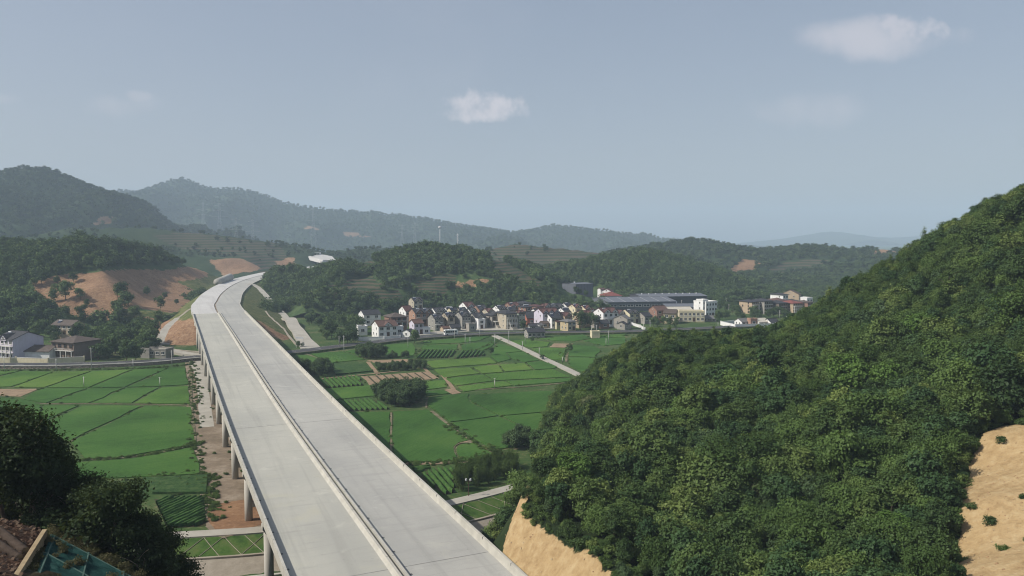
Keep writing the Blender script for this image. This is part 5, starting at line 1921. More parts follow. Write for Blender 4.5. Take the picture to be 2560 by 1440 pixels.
for (px_, py_, Y_, s_, lab) in [(400, 752, 470, 1.2, 'lone dark tree on the brown cleared slope, the larger one'), (366, 705, 520, 1.0, 'lone dark tree high on the brown cleared slope'), (165, 770, 455, 1.6, 'tall dark tree at the left foot of the brown slope'),
                               (218, 768, 450, .8, 'round tree on the lower brown slope'), (295, 785, 440, .9, 'slim tree below the brown slope'), (342, 785, 440, .75, 'slim tree beside another below the brown slope'), (410, 690, 540, .8, 'tree on the upper right of the brown slope'), (440, 715, 520, .7, 'small tree near the right end of the brown slope')]:
    p = D(px_, py_, Y_)
    z = float(ground_h(p[0], Y_)[0])
    plant('village', 'slope_tree', p[0], Y_, z - .2, s_, lab, None)

# low bushes and weeds along tracks and bunds
bx = []
rng = np.random.default_rng(680)
for pts, w, n in [([(480, 905), (485, 960), (487, 1020), (490, 1080), (498, 1150), (508, 1200)], 1.0, 230), ([(0, 927), (200, 925), (380, 920), (480, 912)], .8, 160), ([(518, 1195), (528, 1250), (538, 1300)], 1.1, 110),
                  ([(1010, 1160), (1100, 1158), (1200, 1150)], 1.0, 90), ([(1120, 1065), (1190, 1112), (1230, 1130)], 1.2, 80), ([(520, 910), (530, 935), (560, 1065)], 1.5, 60), ([(600, 1110), (640, 1180)], 2.0, 40),
                  ([(760, 883), (900, 866), (1050, 850), (1230, 838)], 1.3, 170), ([(1330, 846), (1480, 842), (1600, 838)], 1.6, 90), ([(220, 1150), (300, 1146), (400, 1134), (482, 1112)], .5, 130),
                  ([(380, 1200), (450, 1205), (520, 1195)], 3.0, 120), ([(1040, 905), (1050, 880), (1080, 850)], 1.2, 50), ([(1170, 880), (1210, 868), (1250, 850)], .8, 50), ([(1400, 905), (1415, 880), (1425, 870)], 1.0, 40)]:
    P = catmull(np.array([G(a, b)[:2] for a, b in pts]), 2.0)
    i = rng.integers(0, len(P), n)
    bx.append(P[i] + rng.normal(0, w, (n, 2)))
for Q in BUND:
    for a_, b_ in zip(Q, np.roll(Q, -1, 0)):
        L_ = np.linalg.norm(b_ - a_)
        n = int(L_ * .10)
        if n:
            bx.append(a_ + (b_ - a_) * rng.random((n, 1)) + rng.normal(0, .25, (n, 2)))
nb_ = sum(len(q) for q in bx[14:])
bx = np.vstack(bx)
d_, zz_, sg_ = hw_dist(bx[:, 0], bx[:, 1])
scatter_pts('verge_weeds', bx[:, 0], bx[:, 1], ground_h(bx[:, 0], bx[:, 1]) - .05, PR['weed'], .3, .85, 'weeds and low bushes along tracks and field edges', 'weeds', 681)

# ------------------------------------------------------------------ buildings
WALL = {'white': plaster('wall_white', (0.74, 0.74, 0.74), .18), 'grey': plaster('wall_grey', (0.30, 0.29, 0.265)), 'beige': plaster('wall_beige', (0.43, 0.385, 0.305)), 'cream': plaster('wall_cream', (0.62, 0.56, 0.40)),
        'lilac': plaster('wall_lilac', (0.56, 0.53, 0.62), .15), 'salmon': plaster('wall_salmon', (0.38, 0.14, 0.10)), 'brick': plaster('wall_brick', (0.26, 0.155, 0.12)), 'orange': plaster('wall_orange', (0.36, 0.22, 0.16)),
        'green': plaster('wall_greygreen', (0.29, 0.34, 0.285)), 'sand': plaster('wall_sand', (0.45, 0.37, 0.24)), 'brown': plaster('wall_brown', (0.21, 0.165, 0.14)), 'tan': plaster('wall_tan', (0.42, 0.33, 0.235)),
        'dark': plaster('wall_dark_metal', (0.055, 0.06, 0.072), .1), 'slate': plaster('wall_slate_metal', (0.12, 0.13, 0.155), .1), 'stone': plaster('wall_stone', (0.32, 0.30, 0.27))}
ROOF = {'black': tiles('roof_black', (0.022, 0.022, 0.026), (0.045, 0.045, 0.052)), 'red': tiles('roof_dark_red', (0.062, 0.027, 0.025), (0.095, 0.046, 0.041)), 'rust': tiles('roof_rust', (0.088, 0.048, 0.039), (0.125, 0.073, 0.058)),
        'bright': tiles('roof_red', (0.16, 0.045, 0.038), (0.22, 0.072, 0.058)), 'brown': tiles('roof_brown', (0.065, 0.05, 0.042), (0.11, 0.085, 0.07)), 'grey': tiles('roof_grey', (0.10, 0.10, 0.10), (0.16, 0.155, 0.15)),
        'pale': tiles('roof_pale', (0.42, 0.39, 0.33), (0.50, 0.47, 0.40)), 'steel': tiles('roof_steel', (0.10, 0.11, 0.13), (0.145, 0.155, 0.18))}
t = NT('window_glass')
t.fin(t.ramp(t.noise(.5, 3), [(.4, (0.016, 0.019, 0.022)), (.6, (0.035, 0.042, 0.05))]), 0.12, 0.5)
M['glass'] = t.m
M['trim'] = simple('white_trim', (0.66, 0.65, 0.62), (0.52, 0.51, 0.48), 1.0)
M['woodtrim'] = simple('brown_trim', (0.12, 0.07, 0.05), (0.08, 0.05, 0.035), 1.0)
M['door'] = simple('door_wood', (0.10, 0.055, 0.035), (0.06, 0.035, 0.025), 1.5)
M['steelp'] = simple('white_steel', (0.70, 0.71, 0.72), (0.55, 0.56, 0.58), 1.0, .5, .4)
M['solar'] = simple('solar_tube', (0.02, 0.025, 0.05), (0.03, 0.035, 0.06), 2, .2, .5)
M['pole'] = simple('pole_concrete', (0.52, 0.51, 0.49), (0.40, 0.395, 0.38), 1.0)
M['pylon'] = simple('pylon_steel', (0.42, 0.44, 0.46), (0.34, 0.36, 0.38), 1.0, .5, .4)


def _frame_mesh():
    m = MB()
    m.box(-.5, .5, -.06, .0, -.5, -.42).box(-.5, .5, -.06, 0, .42, .5).box(-.5, -.43, -.06, 0, -.42, .42).box(.43, .5, -.06, 0, -.42, .42).box(-.03, .03, -.05, 0, -.42, .42)
    m.box(-.56, .56, -.14, 0, -.58, -.502)
    return m


_FR = {}
for nm, mt in (('trim', 'trim'), ('wood', 'woodtrim')):
    o = unlink(_frame_mesh().build('window', M[mt])); _FR[nm] = o
_PN = unlink(MB().box(-.43, .43, -.03, -.005, -.42, .42).build('pane', M['glass']))
_DR = unlink(MB().box(-.5, .5, -.08, 0, 0, 1).box(-.56, .56, -.1, -.002, 1.002, 1.07).build('door', M['door']))


def add_window(root, x, y, z, w, hh, face, style='trim'):
    """face 'F' front (-y), 'L' left (-x), 'R' right (+x)"""
    rz = {'F': 0, 'L': -math.pi / 2, 'R': math.pi / 2}[face]
    f = _FR[style].copy(); COL.objects.link(f); f.parent = root
    f.location = (x, y, z); f.rotation_euler = (0, 0, rz); f.scale = (w, 1.6, hh)
    p = _PN.copy(); COL.objects.link(p); p.parent = f


def gable_roof(m, x0, x1, y0, y1, ze, zr, th=.22):
    ym = (y0 + y1) / 2
    m.add([(x0, y0, ze), (x1, y0, ze), (x1, ym, zr), (x0, ym, zr), (x0, y1, ze), (x1, y1, ze),
           (x0, y0, ze - th), (x1, y0, ze - th), (x1, ym, zr - th), (x0, ym, zr - th), (x0, y1, ze - th), (x1, y1, ze - th)],
          [(0, 1, 2, 3), (3, 2, 5, 4), (7, 6, 9, 8), (8, 9, 10, 11), (0, 6, 7, 1), (4, 5, 11, 10), (0, 3, 9, 6), (3, 4, 10, 9), (1, 7, 8, 2), (2, 8, 11, 5)])
    m.box(x0, x1, ym - .14, ym + .14, zr - .02, zr + .12)


def hip_roof(m, x0, x1, y0, y1, ze, zr, th=.25):
    ym = (y0 + y1) / 2; k = min((y1 - y0) / 2, (x1 - x0) / 2 - .3)
    a, b = x0 + k, x1 - k
    m.add([(x0, y0, ze), (x1, y0, ze), (x1, y1, ze), (x0, y1, ze), (a, ym, zr), (b, ym, zr), (x0, y0, ze - th), (x1, y0, ze - th), (x1, y1, ze - th), (x0, y1, ze - th)],
          [(0, 1, 5, 4), (1, 2, 5), (2, 3, 4, 5), (3, 0, 4), (0, 6, 7, 1), (1, 7, 8, 2), (2, 8, 9, 3), (3, 9, 6, 0), (9, 8, 7, 6)])
    m.box(a, b, ym - .14, ym + .14, zr - .02, zr + .12)


def house(label, xl, xr, top, base, wall, roof, style='gable', d=9.0, a=29, z0=.6, Y=None, dorm=0, balc=0, heater=0, wood=False, cols=None, name='village_house', porch=False, eave_trim=True, stairs=False, floors=None, cat='house', group=None, rr=None, win=True):
    a = R(a)
    cx = (xl + xr) / 2
    if Y is None:
        B = G(cx, base, z0)
    else:
        B = D(cx, base, Y)
    Yb = B[1]
    ext = (xr - xl) / F_PX * Yb
    ext *= 1.12
    w = (ext - d * abs(math.sin(a))) / math.cos(a)
    if w < 4.5:
        d = max(4.0, d - (4.5 - w) * math.cos(a) / max(abs(math.sin(a)), .2) * .8)
        w = max(4.2, (ext - d * abs(math.sin(a))) / math.cos(a))
    H = (base - top) / F_PX * Yb
    rh = rr if rr is not None else {'gable': d * .24, 'hip': min(d, w) * .22, 'flat': 0.0}[style]
    rh = min(rh, H * .45)
    E_ = H - rh
    nf = floors or max(1, int(round(E_ / 3.05)))
    fh = E_ / nf
    depth = w * abs(math.sin(a)) / 2 + d * math.cos(a) / 2
    root = empty(name, (B[0], Yb + depth * .85, B[2]), a)
    tag(root, label, cat, group)
    hw, hd = w / 2, d / 2
    mats = [WALL[wall], M['trim']]
    m = MB()
    if style == 'gable':
        ridge = E_ + rh - .2
        m.extr_x([(-hd, -4), (hd, -4), (hd, E_), (0, ridge), (-hd, E_)], -hw, hw)
    else:
        m.box(-hw, hw, -hd, hd, -4, E_ - (.12 if style == 'hip' else 0))
    m.build('wall', WALL[wall], root)
    r = MB()
    ov = .55
    if style == 'gable':
        sl = rh / hd
        gable_roof(r, -hw - .3, hw + .3, -hd - ov, hd + ov, E_ - ov * sl + .24, E_ + rh + .1)
        ro = r.build('roof', ROOF[roof], root)
    elif style == 'hip':
        hip_roof(r, -hw - .7, hw + .7, -hd - .7, hd + .7, E_ + .15, E_ + rh + .1)
        ro = r.build('roof', ROOF[roof], root)
    else:
        r.box(-hw + .25, hw - .25, -hd + .25, hd - .25, E_ + .003, E_ + .06)
        ro = r.build('roof', ROOF[roof], root)
        q = MB(); q.box(-hw - .12, hw + .12, -hd - .12, -hd + .24, E_ + .004, E_ + .75).box(-hw - .12, hw + .12, hd - .24, hd + .12, E_ + .004, E_ + .75)
        q.box(-hw - .12, -hw + .24, -hd + .242, hd - .242, E_ + .004, E_ + .75).box(hw - .24, hw + .12, -hd + .242, hd - .242, E_ + .004, E_ + .75)
        q.build('parapet', WALL[wall], root)
    ws = 'wood' if wood else 'trim'
    nc = cols or max(1, int(round(w / 3.3)))
    if win:
        for fl in range(nf):
            zc = fl * fh + fh * .55
            for c in range(nc):
                x = -hw + w * (c + .5) / nc
                if fl == 0 and c == nc // 2 and nf > 1:
                    dr = _DR.copy(); COL.objects.link(dr); dr.parent = root
                    dr.location = (x, -hd - .002, 0.05); dr.scale = (1.5, 1.5, min(2.3, fh * .8))
                    continue
                add_window(root, x, -hd - .002, zc, min(1.9, w / nc * .62), min(1.6, fh * .55), 'F', ws)
            if d > 5:
                for yy in ((0,) if d < 7 else (-d * .22, d * .22))[: (1 if fl % 2 else 2)]:
                    add_window(root, -hw - .002, yy, zc, 1.0, 1.25, 'L', ws)
        if style == 'gable' and rh > 1.8:
            add_window(root, -hw - .002, 0, E_ + rh * .3, .8, .8, 'L', ws)
    # floor bands, balconies
    for fl in range(1, nf):
        if balc and fl >= 1:
            bm = MB(); bm.box(-hw + .1, hw - .1, -hd - 1.25, -hd - .003, fl * fh - .16, fl * fh)
            bo = bm.build('balcony', M['trim'] if wall != 'brick' else WALL['grey'], root)
            rm = MB(); rm.box(-hw + .1, hw - .1, -hd - 1.25, -hd - 1.17, fl * fh + .82, fl * fh + .92)
            nb = max(4, int(w / .8))
            for q in range(nb + 1):
                xx = -hw + .14 + (w - .36) * q / nb
                rm.box(xx, xx + .08, -hd - 1.24, -hd - 1.18, fl * fh + .002, fl * fh + .82)
            rm.build('railing', M['trim'], bo)
        elif eave_trim:
            MB().box(-hw - .05, hw + .05, -hd - .06, -hd - .004, fl * fh - .12, fl * fh + .06).build('string_course', M['trim'], root)
    if balc:
        for q in range(nc + 1):
            xx = -hw + .2 + (w - .4) * q / nc
            MB().box(xx - .14, xx + .14, -hd - 1.22, -hd - .96, -.5, (nf - 1) * fh - .17).build('column', M['trim'], root)
    # front gables over the eaves
    for q in range(dorm):
        xx = -hw + w * (q + .5) / dorm if dorm > 1 else 0
        gw = min(3.6, w / dorm * .8) / 2; gh = gw * .8
        y0 = -hd - (.25 if not balc else .5)
        g = MB(); g.add([(xx - gw, y0, E_ - .6), (xx + gw, y0, E_ - .6), (xx + gw, y0, E_ + .4), (xx, y0, E_ + .4 + gh), (xx - gw, y0, E_ + .4), (xx - gw, 0, E_ - .6), (xx + gw, 0, E_ - .6), (xx + gw, 0, E_ + .4), (xx, 0, E_ + .4 + gh), (xx - gw, 0, E_ + .4)],
                        [(0, 1, 2, 3, 4), (9, 8, 7, 6, 5), (1, 6, 7, 2), (0, 4, 9, 5), (0, 5, 6, 1), (2, 7, 8, 3), (3, 8, 9, 4)])
        go = g.build('front_gable', WALL[wall] if wall != 'brick' else M['trim'], root)
        gr = MB(); e = .28; zz = E_ + .4
        gr.add([(xx - gw - e, y0 - e, zz - e * .8 + .06), (xx, y0 - e, zz + gh + .08), (xx + gw + e, y0 - e, zz - e * .8 + .06), (xx - gw - e, .3, zz - e * .8 + .06), (xx, .3, zz + gh + .08), (xx + gw + e, .3, zz - e * .8 + .06),
                (xx - gw - e, y0 - e, zz - e * .8 + .26), (xx, y0 - e, zz + gh + .3), (xx + gw + e, y0 - e, zz - e * .8 + .26), (xx - gw - e, .3, zz - e * .8 + .26), (xx, .3, zz + gh + .3), (xx + gw + e, .3, zz - e * .8 + .26)],
               [(6, 7, 10, 9), (7, 8, 11, 10), (0, 3, 4, 1), (1, 4, 5, 2), (0, 1, 7, 6), (1, 2, 8, 7), (0, 6, 9, 3), (2, 5, 11, 8)])
        gr.build('gable_roof', ROOF[roof], go)
        add_window(root, xx, y0 - .002, E_ + .25 + gh * .2, min(1.1, gw), .8, 'F', ws)
    if porch:
        p = MB(); p.box(-2.2, 2.2, -hd - 2.4, -hd - .003, fh - .2, fh + .05).box(-2.0, -1.7, -hd - 2.3, -hd - 2.0, -1, fh - .202).box(1.7, 2.0, -hd - 2.3, -hd - 2.0, -1, fh - .202)
        p.build('porch', M['trim'], root)
    if stairs:
        p = MB()
        for q in range(6):
            p.box(-1.6, 1.6, -hd - 2.4 - .45 * (q + 1), -hd - 2.4 - .45 * q - .003, -2, fh * .45 - q * .25)
        p.build('steps', M['path'], root)
    for q in range(heater):
        xx = -hw * .5 + q * w * .4
        yy = -hd * .35; zz = (E_ + rh * .62) if style == 'gable' else E_ + (rh * .5 if style == 'hip' else .1)
        s_ = MB(); s_.tube([(xx - .9, yy, zz + .75), (xx + .9, yy, zz + .75)], .26, 8)
        ho = s_.build('water_heater', M['steelp'], ro)
        MB().add([(xx - .85, yy - .15, zz + .6), (xx + .85, yy - .15, zz + .6), (xx + .85, yy - 1.6, zz - .5), (xx - .85, yy - 1.6, zz - .5), (xx - .85, yy - .1, zz + .5), (xx + .85, yy - .1, zz + .5), (xx + .85, yy - 1.6, zz - .6), (xx - .85, yy - 1.6, zz - .6)],
                 [(0, 1, 2, 3), (7, 6, 5, 4), (0, 3, 7, 4), (1, 5, 6, 2), (3, 2, 6, 7), (0, 4, 5, 1)]).build('collector', M['solar'], ro)
    return root, (w, d, E_, rh)


# front row along the road, from west to east
house('white plastered house with black roof, alone at the west end of the village', 893, 946, 776, 812, 'white', 'black', d=10, cols=2, heater=0)
house('low flat white shed behind the roadside trees', 888, 916, 818, 836, 'white', 'pale', 'flat', d=6, a=20)
house('white house with rust-red roof and lilac front at the roadside', 926, 988, 803, 843, 'white', 'rust', d=10.5, dorm=1, cols=3)
house('small white annex beside the lilac-fronted house', 986, 1002, 819, 839, 'white', 'grey', 'flat', d=4)
house('tiny white gabled hut with dark roof by the road', 1006, 1034, 824, 842, 'white', 'black', d=6, a=60)
house('tall narrow white house with rust roof near the road', 1022, 1056, 800, 836, 'lilac', 'rust', d=7, cols=2)
house('small dark-roofed white outhouse right of the tall narrow white house', 1055, 1068, 822, 835, 'white', 'grey', 'flat', d=4)
house('brick house with dark hipped roofs behind the rust-roofed white house', 958, 1012, 784, 818, 'brick', 'brown', 'hip', d=11, Y=425, balc=1, wood=True)
house('white gabled house with dark red roof behind the brick houses', 994, 1031, 766, 792, 'white', 'red', d=11, Y=455, cols=2)
house('long brick-orange house with black roof and balconies', 1021, 1078, 772, 812, 'orange', 'black', d=10, Y=446, balc=1, heater=2, dorm=2)
house('beige house standing alone among trees above the village', 1020, 1054, 744, 772, 'beige', 'black', d=9, Y=500, dorm=1, heater=1)
house('grey house with black gabled roof, first of the grey pair', 1068, 1106, 786, 824, 'grey', 'black', d=10, dorm=2, balc=1, heater=1)
house('beige-grey house with black roof and brown windows', 1101, 1135, 782, 822, 'beige', 'black', d=10, dorm=2, wood=True, heater=1)
house('dark-roofed house with two white gables behind the grey pair', 1073, 1112, 770, 800, 'white', 'black', d=9, Y=470, dorm=2)
house('house with white gable and black roof, second behind the grey pair', 1106, 1134, 768, 796, 'white', 'black', d=10, Y=476, heater=2)
house('small brown-roofed shed in front of the grey pair', 1105, 1120, 816, 829, 'tan', 'rust', d=5, cols=1)
house('low dark-roofed shed behind the bus', 1119, 1150, 812, 829, 'grey', 'black', d=6, a=24)
house('tall grey house with black roof opposite the bus', 1136, 1174, 780, 822, 'grey', 'black', d=10, dorm=1, cols=3, heater=1)
house('black-roofed house behind the tall grey house', 1136, 1168, 770, 800, 'grey', 'black', d=10, Y=465, dorm=1, heater=1)
house('grey house with wide balconies beside the pillared villa', 1171, 1213, 784, 820, 'grey', 'black', d=10, balc=1, dorm=1)
house('white-gabled house with dark red roof at the back of the village', 1147, 1186, 756, 790, 'white', 'red', d=12, Y=495, dorm=1, heater=0)
house('brick house with two pale gables and black roof at the back', 1180, 1218, 764, 798, 'brick', 'black', d=11, Y=482, dorm=2, heater=1)
house('small concrete shed left of the pillared villa', 1166, 1188, 812, 828, 'stone', 'grey', 'flat', d=5)
house('villa with white pillars and arched porch', 1211, 1250, 783, 818, 'stone', 'black', 'hip', d=10, porch=True, dorm=1, stairs=True, wood=True)
house('large beige villa with broad front steps', 1242, 1290, 777, 822, 'beige', 'black', 'hip', d=12, balc=1, porch=True, stairs=True, cols=4)
house('black-roofed house with tall white side wall behind the beige villa', 1232, 1266, 764, 800, 'white', 'black', d=9, Y=470, dorm=2, heater=1)
house('brick house with dark red roof behind the villas', 1260, 1300, 757, 792, 'brick', 'red', d=11, Y=500, dorm=2, heater=1)
house('long white-banded house with black hipped roof at the back', 1292, 1326, 754, 782, 'white', 'black', 'hip', d=11, Y=520)
house('narrow grey-green house with white gable edges', 1287, 1311, 777, 819, 'green', 'red', d=10, dorm=2, cols=2)
house('black hip-roofed house behind the grey-green house', 1298, 1328, 764, 800, 'brick', 'black', 'hip', d=11, Y=478, heater=2)
house('salmon-red plastered house with dark roof', 1308, 1339, 781, 814, 'salmon', 'black', d=13, cols=1, a=12)
house('brick house with rust hipped roof behind the salmon house', 1324, 1358, 762, 800, 'brick', 'red', 'hip', d=11, Y=484, balc=1)
house('lilac-white house with dark red roof and three small gables', 1339, 1397, 772, 814, 'lilac', 'red', d=10, dorm=3, Y=445)
house('white three-storey house with black roof facing the road', 1362, 1402, 785, 820, 'white', 'black', d=9, cols=3, heater=1)
house('pinkish house with stepped red gables', 1395, 1428, 782, 812, 'tan', 'red', d=9, Y=448, dorm=1, balc=1)
house('house with black roof and pale gables behind the pinkish house', 1364, 1410, 760, 790, 'grey', 'black', d=11, Y=500, dorm=2, heater=1)
house('white house with blue-black roof beside the sand house', 1395, 1426, 770, 800, 'white', 'black', d=10, Y=470, heater=3)
house('sand-coloured two-storey house with grey roof at the roadside', 1404, 1438, 799, 826, 'sand', 'grey', 'hip', d=8, cols=2)
house('cream house with dark red roof and front gables', 1424, 1452, 761, 800, 'cream', 'red', d=10, Y=468, dorm=1, heater=1)
house('cream house with red roof, right neighbour of the gabled cream house', 1448, 1478, 764, 803, 'cream', 'red', d=10, Y=466, dorm=1, heater=1)
house('low pink house with two dark red gables', 1440, 1482, 778, 808, 'tan', 'red', d=9, Y=452, dorm=2)
house('brick outbuilding with black roof right of the round trees', 1495, 1522, 801, 819, 'brick', 'black', d=7, a=18)
house('white three-storey house with dark red roof and long balconies', 1490, 1545, 771, 812, 'white', 'red', d=10, balc=1, dorm=2, heater=1, Y=452)
house('dark-roofed cream house with white gable right of the long balconies', 1556, 1598, 774, 808, 'cream', 'black', d=10, Y=470, dorm=2, heater=1)
house('grey windowless gabled house by the road', 1540, 1577, 788, 818, 'stone', 'grey', d=12, a=50, cols=1, Y=440)
house('small grey gabled hut in front of the grey house', 1546, 1572, 805, 822, 'stone', 'black', d=7, a=50, cols=1)
house('stone barn with black roof on the field side of the road', 1314, 1360, 822, 845, 'stone', 'black', d=7, a=14, cols=4, z0=0)
house('small white cottage with black roof behind the stone barn', 1320, 1342, 810, 826, 'white', 'black', d=6, a=14)
house('tiny white gabled cottage beside the stone barn', 1340, 1354, 809, 824, 'white', 'grey', d=6, a=60, cols=1)
house('low brown brick shed near the stone barn', 1352, 1370, 804, 820, 'tan', 'brown', d=6, a=14)
house('small white transformer house in the field east of the road', 1479, 1498, 831, 845, 'cream', 'pale', 'flat', d=4, a=8, z0=0, win=False)
house('white house with tall gables above the factory', 1496, 1512, 720, 748, 'white', 'rust', d=8, Y=600)
house('white house with stepped gables behind the red-roofed house', 1508, 1532, 722, 752, 'white', 'red', d=12, Y=595, a=60)
house('red hip-roofed white house behind the factory', 1506, 1552, 731, 752, 'white', 'bright', 'hip', d=12, Y=588, a=10)
house('long red-roofed brick shed in front of the factory', 1630, 1670, 766, 798, 'brick', 'rust', d=10, Y=475, a=20)
house('sand-coloured small house beside the brick shed', 1662, 1698, 775, 800, 'sand', 'brown', d=8, Y=470, a=-20)
house('cream two-storey flat-roofed block with square windows', 1702, 1761, 780, 804, 'cream', 'pale', 'flat', d=9, a=-6, cols=6, floors=2, z0=.3)
house('grey lean-to shed between the cream block and the round tree', 1758, 1792, 790, 804, 'stone', 'grey', d=8, a=-6, Y=482)
house('tall white three-storey block with roof terrace', 1744, 1794, 756, 792, 'white', 'pale', 'flat', d=11, a=32, cols=4, floors=3)
house('white stair tower on the tall white block', 1746, 1770, 751, 792, 'white', 'pale', 'flat', d=6, a=32, cols=2, Y=506)
house('low shed with pale roof beside the factory', 1668, 1730, 769, 786, 'slate', 'pale', d=12, Y=510, a=8)
house('dark low warehouse behind the pale-roofed shed', 1664, 1748, 761, 784, 'dark', 'steel', d=16, Y=545, a=6, win=False, rr=2)
# unfinished apartment blocks
for i, (xl, xr, tp, bs, rf, wl, lab) in enumerate([(1861, 1896, 750, 785, 'black', 'tan', 'unfinished four-storey block with dark hip roof, westernmost of its row'), (1892, 1932, 747, 787, 'black', 'grey', 'unfinished block with dark hip roof, second of its row'),
                                                   (1928, 1968, 752, 788, 'black', 'brown', 'unfinished block with dark hip roof, third of its row'), (1964, 2005, 752, 787, 'bright', 'tan', 'unfinished tan block with bright red hip roof'),
                                                   (1930, 1968, 746, 780, 'rust', 'brick', 'unfinished brick block with rust roof behind the row'), (1968, 2002, 749, 780, 'black', 'brick', 'unfinished brick block with black roof behind the red-roofed one'), (2000, 2032, 752, 784, 'brown', 'brick', 'unfinished brick block at the hill edge, easternmost of its row')]):
    house(lab, xl, xr, tp, bs, wl, rf, 'hip', d=13, a=24, Y=530 + (14 if i in (4, 5) else 0), cols=4, floors=4, name='apartment_block', cat='building', wood=True, balc=1 if i in (0, 3) else 0)
house('house with dark hip roof behind the unfinished blocks', 1938, 1970, 733, 760, 'white', 'black', 'hip', d=12, Y=570)
house('house with curved white gables and dark roofs at the back right', 1964, 2002, 725, 760, 'tan', 'brown', d=16, Y=580, a=50)
house('white low house at the far right edge of the settlement', 2003, 2032, 746, 770, 'white', 'grey', 'flat', d=9, Y=575)
# white compound
house('white house with grey roof in the walled compound', 1845, 1876, 797, 814, 'white', 'grey', d=7, a=20, z0=.3)
house('pink-walled house in the middle of the compound', 1874, 1892, 799, 815, 'orange', 'pale', 'flat', d=7, a=12, z0=.3)
house('white open house with layered pale roof in the compound', 1888, 1922, 797, 815, 'white', 'pale', d=9, a=16, z0=.3)
house('white house with dark roof at the compound east end', 1920, 1948, 798, 816, 'white', 'black', d=8, a=14, z0=.3)
# west group, left of the viaduct
house('three-storey grey-white house with black roof at the far left', -18, 68, 832, 898, 'lilac', 'black', d=13, a=-26, dorm=1, balc=1, heater=1, z0=1, cols=4, rr=2.6)
house('long low white barn with brown roof between the two western houses', 38, 128, 866, 896, 'white', 'brown', d=8, a=-8, cols=5, z0=1, win=False)
house('brown three-storey villa with hipped tile roof west of the viaduct', 122, 214, 844, 896, 'brown', 'brown', 'hip', d=13, a=-22, balc=1, cols=4, wood=True, z0=1, rr=2.0)
house('old house with rust-brown roof half hidden by trees', 128, 188, 802, 836, 'tan', 'brown', d=9, a=-12, Y=398, heater=1)
house('ruined grey shed beside the thicket', 352, 376, 874, 890, 'stone', 'grey', 'flat', d=6, a=-10, z0=1, win=False)
house('open concrete shed with pale roof by the west track', 374, 418, 876, 890, 'stone', 'pale', 'flat', d=6, a=-8, z0=1, cols=3)

# second and third rows that fill the village
for xl, xr, tp, bs, wl, rf, st, Y_, kw, lab in [
        (1046, 1074, 774, 800, 'white', 'black', 'gable', 462, dict(dorm=1), 'white house with black roof tucked behind the brick-orange house'), (1118, 1142, 770, 800, 'cream', 'black', 'gable', 462, dict(heater=1), 'cream house with black roof behind the beige-grey house'),
        (1166, 1190, 772, 802, 'white', 'black', 'gable', 466, dict(dorm=1), 'white house with black roof between the tall grey and balconied houses'), (1206, 1234, 772, 802, 'beige', 'red', 'gable', 470, dict(dorm=1), 'beige house with dark red roof behind the pillared villa'),
        (1262, 1290, 768, 800, 'white', 'black', 'gable', 475, dict(heater=1), 'white house with black roof behind the broad-stepped villa'), (1280, 1306, 758, 786, 'brick', 'black', 'hip', 505, dict(heater=1), 'brick house with black hip roof at the back of the village'),
        (1330, 1352, 772, 800, 'white', 'black', 'gable', 466, dict(), 'white gable end between the salmon and lilac houses'), (1350, 1376, 760, 786, 'brick', 'red', 'gable', 500, dict(dorm=1), 'brick house with dark red roof behind the lilac house'),
        (1404, 1430, 758, 786, 'white', 'black', 'gable', 505, dict(heater=1), 'white house with black roof behind the gabled cream house'), (1458, 1490, 772, 800, 'white', 'red', 'gable', 476, dict(dorm=1), 'white house with dark red roof left of the long balconies'),
        (1530, 1562, 776, 804, 'white', 'red', 'gable', 472, dict(dorm=1), 'white house with dark red roof behind the grey windowless house'), (1478, 1500, 790, 812, 'stone', 'black', 'gable', 445, dict(), 'small stone house with black roof beside the round trees'),
        (1384, 1406, 800, 818, 'cream', 'red', 'gable', 440, dict(), 'low cream house between the white and sand houses'), (1436, 1462, 798, 816, 'tan', 'rust', 'gable', 445, dict(), 'low tan house with rust roof behind the round trees'),
        (1596, 1630, 782, 806, 'stone', 'black', 'gable', 468, dict(), 'stone house with black roof left of the brick shed'), (1086, 1104, 802, 824, 'stone', 'grey', 'flat', None, dict(), 'flat-roofed stone annex before the grey pair'),
        (1190, 1210, 800, 822, 'white', 'grey', 'flat', None, dict(), 'flat white annex before the balconied grey house')]:
    house(lab, xl, xr, tp, bs, wl, rf, st, d=8.5, Y=Y_, **kw)
